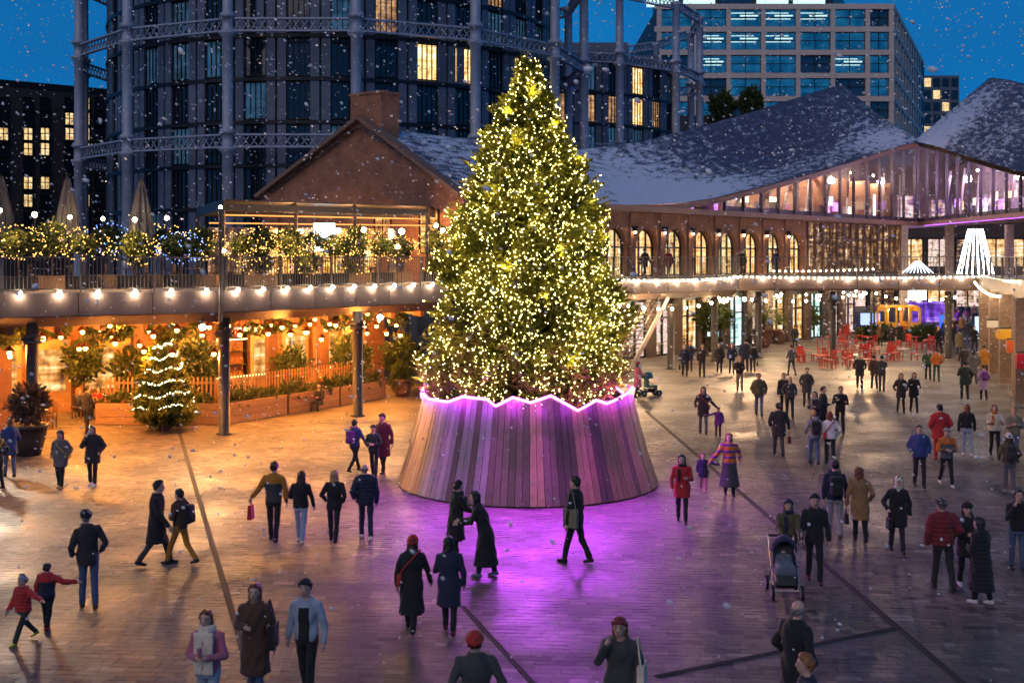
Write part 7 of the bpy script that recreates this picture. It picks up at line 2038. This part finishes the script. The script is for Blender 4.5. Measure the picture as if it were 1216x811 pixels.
# light cone on the footbridge and a flat light triangle
p = at(1180, 307, 71); t = thing('light_cone', 'tall cone of white light strands on the upper level at right', 'light decoration', (p[0], 73.8, ZD))
WL = glow('white_strand', (.85, .95, 1), 5.5)
topz = at(1180, 272, 74)[2] - ZD
for k in range(18):
    a_ = k * 2 * math.pi / 18
    q = MB(); q.tube([(math.cos(a_) * 1.08, math.sin(a_) * 1.08, .1), (math.cos(a_) * .42, math.sin(a_) * .42, topz)], .03, 5); q.build('light_strand', WL, t)
for z, r_ in ((.1, 1.08), (topz, .42)):
    q = MB(); q.tube([(math.cos(k * math.pi / 10) * r_, math.sin(k * math.pi / 10) * r_, z) for k in range(21)], .03, 5, cap=False); q.build('hoop', BLACK, t)
p = at(1090, 330, 72.7); t = thing('light_triangle', 'low triangle of blue white lights on the footbridge railing', 'light decoration', (p[0], 72.72, ZD + .2))
for k in range(9):
    x = -.95 + 1.9 * k / 8
    q = MB(); q.tube([(x, 0, 0), (x * .12, 0, .72)], .025, 5); q.build('light_strand', glow('blue_white_strand', (.7, .78, 1), 3.2), t)
# outdoor stair right of the big tree
sr = thing('outdoor_stair', 'steel outdoor stair rising to the walkway right of the big tree', 'stair', (0, 0, 0))
a0 = Vector((5.6, 62.2, 0.1)); a1 = Vector((8.4, 66.6, 4.3)); side = Vector((.84, -.53, 0)) * .55
for s_ in (-1, 1):
    q = MB(); q.bar(a0 + side * s_, a1 + side * s_, .08, .32); q.build('stringer', surf('stair_steel', (.42, .36, .32), .45, .3), sr)
for k in range(20):
    c = a0.lerp(a1, (k + .5) / 20); q = MB(); q.box((c.x, c.y, c.z), (1.1, .27, .04), math.atan2(side.y, side.x)); q.build('tread', STEEL, sr)
q = MB(); q.bar(a0 + side + Vector((0, 0, 1.0)), a1 + side + Vector((0, 0, 1.0)), .06, .06); q.build('handrail', STEEL, sr)
lamp((7.5, 63.8, 3.2), 160, (1.0, .55, .2), .2)
for s_ in (12, 20, 28, 36): lamp((*F_(s_, -2.6), 3.3), 240, (1.0, .72, .42), .3, name='shop_light')
# ------------------------------------------------------------------ pushchairs
def pushchair(x, y, rz, label, seatc, baby=False):
    t = thing('pushchair', label, 'pushchair', (x, y, 0), rz, 'pushchairs')
    FM = surf('pushchair_frame', (.35, .36, .38), .35, .8, .1, 5)
    q = MB()
    for s_ in (-.24, .24): q.tube([(s_, .38, .18), (s_, -.05, .62), (s_, -.42, 1.03)], .016, 6); q.tube([(s_, -.36, .16), (s_, .12, .60)], .016, 6)
    q.tube([(-.24, -.42, 1.03), (.24, -.42, 1.03)], .02, 6); q.tube([(-.24, .38, .18), (.24, .38, .18)], .014, 6); q.build('frame', FM, t)
    q = MB(); q.tube([(-.24, -.42, 1.03), (.24, -.42, 1.03)], .026, 6); q.build('handle', BLACK, t)
    wm = MB(); wm.tube([(-.025, 0, 0), (.025, 0, 0)], .145, 14); ty = wm.mesh('wheel', BLACK)
    hb = MB(); hb.tube([(-.03, 0, 0), (.03, 0, 0)], .075, 10); hbm = hb.mesh('hub', FM)
    for s_ in (-.27, .27):
        for y_ in (-.36, .38): o = put('wheel', ty, t, (s_, y_, .145)); put('hub', hbm, o)
    me = field((-.26, -.34, .3), (.26, .42, 1.05), .026, lambda P: np.maximum(smin(smin(rbox(P, np.array([0, .05, .45]), (.2, .24, .06), .05), rbox(P, np.array([0, -.14, .66]), (.2, .06, .24), .05), .05), rbox(P, np.array([0, .30, .36]), (.18, .05, .14), .04), .05), -1), 'seat', cloth(seatc)); put('seat', me, t)
    me = field((-.28, -.35, .74), (.28, .3, 1.2), .026, lambda P: np.maximum(np.maximum(np.abs(ell(P, np.array([0, -.06, .80]), (.245, .30, .30))) - .016, .82 - P[..., 2]), P[..., 1] - .12), 'canopy', cloth(seatc if seatc != 'dgrey' else 'navy')); put('canopy', me, t)
    me = field((-.2, -.2, .2), (.2, .25, .36), .03, lambda P: rbox(P, np.array([0, .02, .26]), (.19, .22, .08), .04), 'basket', BLACK); put('basket', me, t)
    if baby:
        bl = MB(); 
        me = field((-.21, -.1, .44), (.21, .42, .74), .024, lambda P: smin(rbox(P, np.array([0, .16, .52]), (.19, .22, .10), .08), rbox(P, np.array([0, -.02, .66]), (.15, .09, .12), .08), .06), 'blanket', cloth('bluegrey')); put('blanket', me, t)
        k = person((x - math.sin(rz) * -.12, y + math.cos(rz) * -.12, .28), rz, 'baby with pale hat wrapped up in the front pushchair', top='jumper', tc='navy', legs='navy', hair='short+beanie', hatc='cream', H=.72, pose='sit', stride=0, arms=('front', 'front'), near=1, seed=3, build=1.25, group='children')
a_ = gp(931, 706); pushchair(a_[0], a_[1], R(176), 'grey front pushchair with a baby, pushed by woman in brown jacket', 'dgrey', True)
a_ = gp(771, 470); pushchair(a_[0], a_[1], R(-75), 'teal and black pushchair right of the big tree', 'teal')
# snow on the ledges is left to the roof; falling snow fills the air
SNOWM = None
def snowfall():
    m, nt, out = nodes_of('snow_flake')
    d = N(nt, 'ShaderNodeBsdfDiffuse'); d.inputs[0].default_value = (.97, .97, .98, 1)
    tr = N(nt, 'ShaderNodeBsdfTranslucent'); tr.inputs[0].default_value = (.92, .93, .96, 1)
    ms = N(nt, 'ShaderNodeMixShader'); ms.inputs[0].default_value = .12
    nt.links.new(d.outputs[0], ms.inputs[1]); nt.links.new(tr.outputs[0], ms.inputs[2]); nt.links.new(ms.outputs[0], out.inputs[0])
    g = np.random.default_rng(77); n = 9000
    D = 6 + 74 * g.random(n) ** .75
    X = (g.random(n) - .5) * 2 * (.50 * D + 1.0); Z = g.uniform(0, 1, n) ** .8 * (CAMZ + .28 * D); Z = np.maximum(.1, Z)
    keep = ((X - TX) ** 2 + (D - TY) ** 2 > 3.9 ** 2) & (Z > CAMZ - .42 * D)
    D, X, Z = D[keep], X[keep], Z[keep]; n = len(D)
    r = np.clip(g.lognormal(0, .42, n), .4, 2.0) * np.interp(D, [6, 20, 45, 80], [.0065, .013, .021, .030])
    big = (g.random(n) < .12) & (D < 28) & (Z > 5.5); r = np.where(big, r * 2.1, r)
    c = np.stack([X, D, Z], 1)
    ph = (1 + 5 ** .5) / 2
    o = unit(np.array([(-1, ph, 0), (1, ph, 0), (-1, -ph, 0), (1, -ph, 0), (0, -1, ph), (0, 1, ph), (0, -1, -ph), (0, 1, -ph), (ph, 0, -1), (ph, 0, 1), (-ph, 0, -1), (-ph, 0, 1)], float))
    f = np.array([(0, 11, 5), (0, 5, 1), (0, 1, 7), (0, 7, 10), (0, 10, 11), (1, 5, 9), (5, 11, 4), (11, 10, 2), (10, 7, 6), (7, 1, 8), (3, 9, 4), (3, 4, 2), (3, 2, 6), (3, 6, 8), (3, 8, 9), (4, 9, 5), (2, 4, 11), (6, 2, 10), (8, 6, 7), (9, 8, 1)])
    ax = unit(np.array([.85, 0, -.5]) + g.normal(0, .3, (n, 3)))
    st_ = g.uniform(.1, 1.0, n)
    off = o[None] * r[:, None, None]
    pr_ = (off * ax[:, None, :]).sum(-1, keepdims=True)
    V = c[:, None, :] + off + ax[:, None, :] * pr_ * st_[:, None, None]
    Fc = (np.arange(n) * 12)[:, None, None] + f[None]
    ob_ = put('falling_snow', np_mesh('falling_snow', V.reshape(-1, 3), Fc.reshape(-1, 3), m, True)); tag(ob_, 'white snowflakes falling through the air over the plaza', 'snow', kind='stuff')
snowfall()
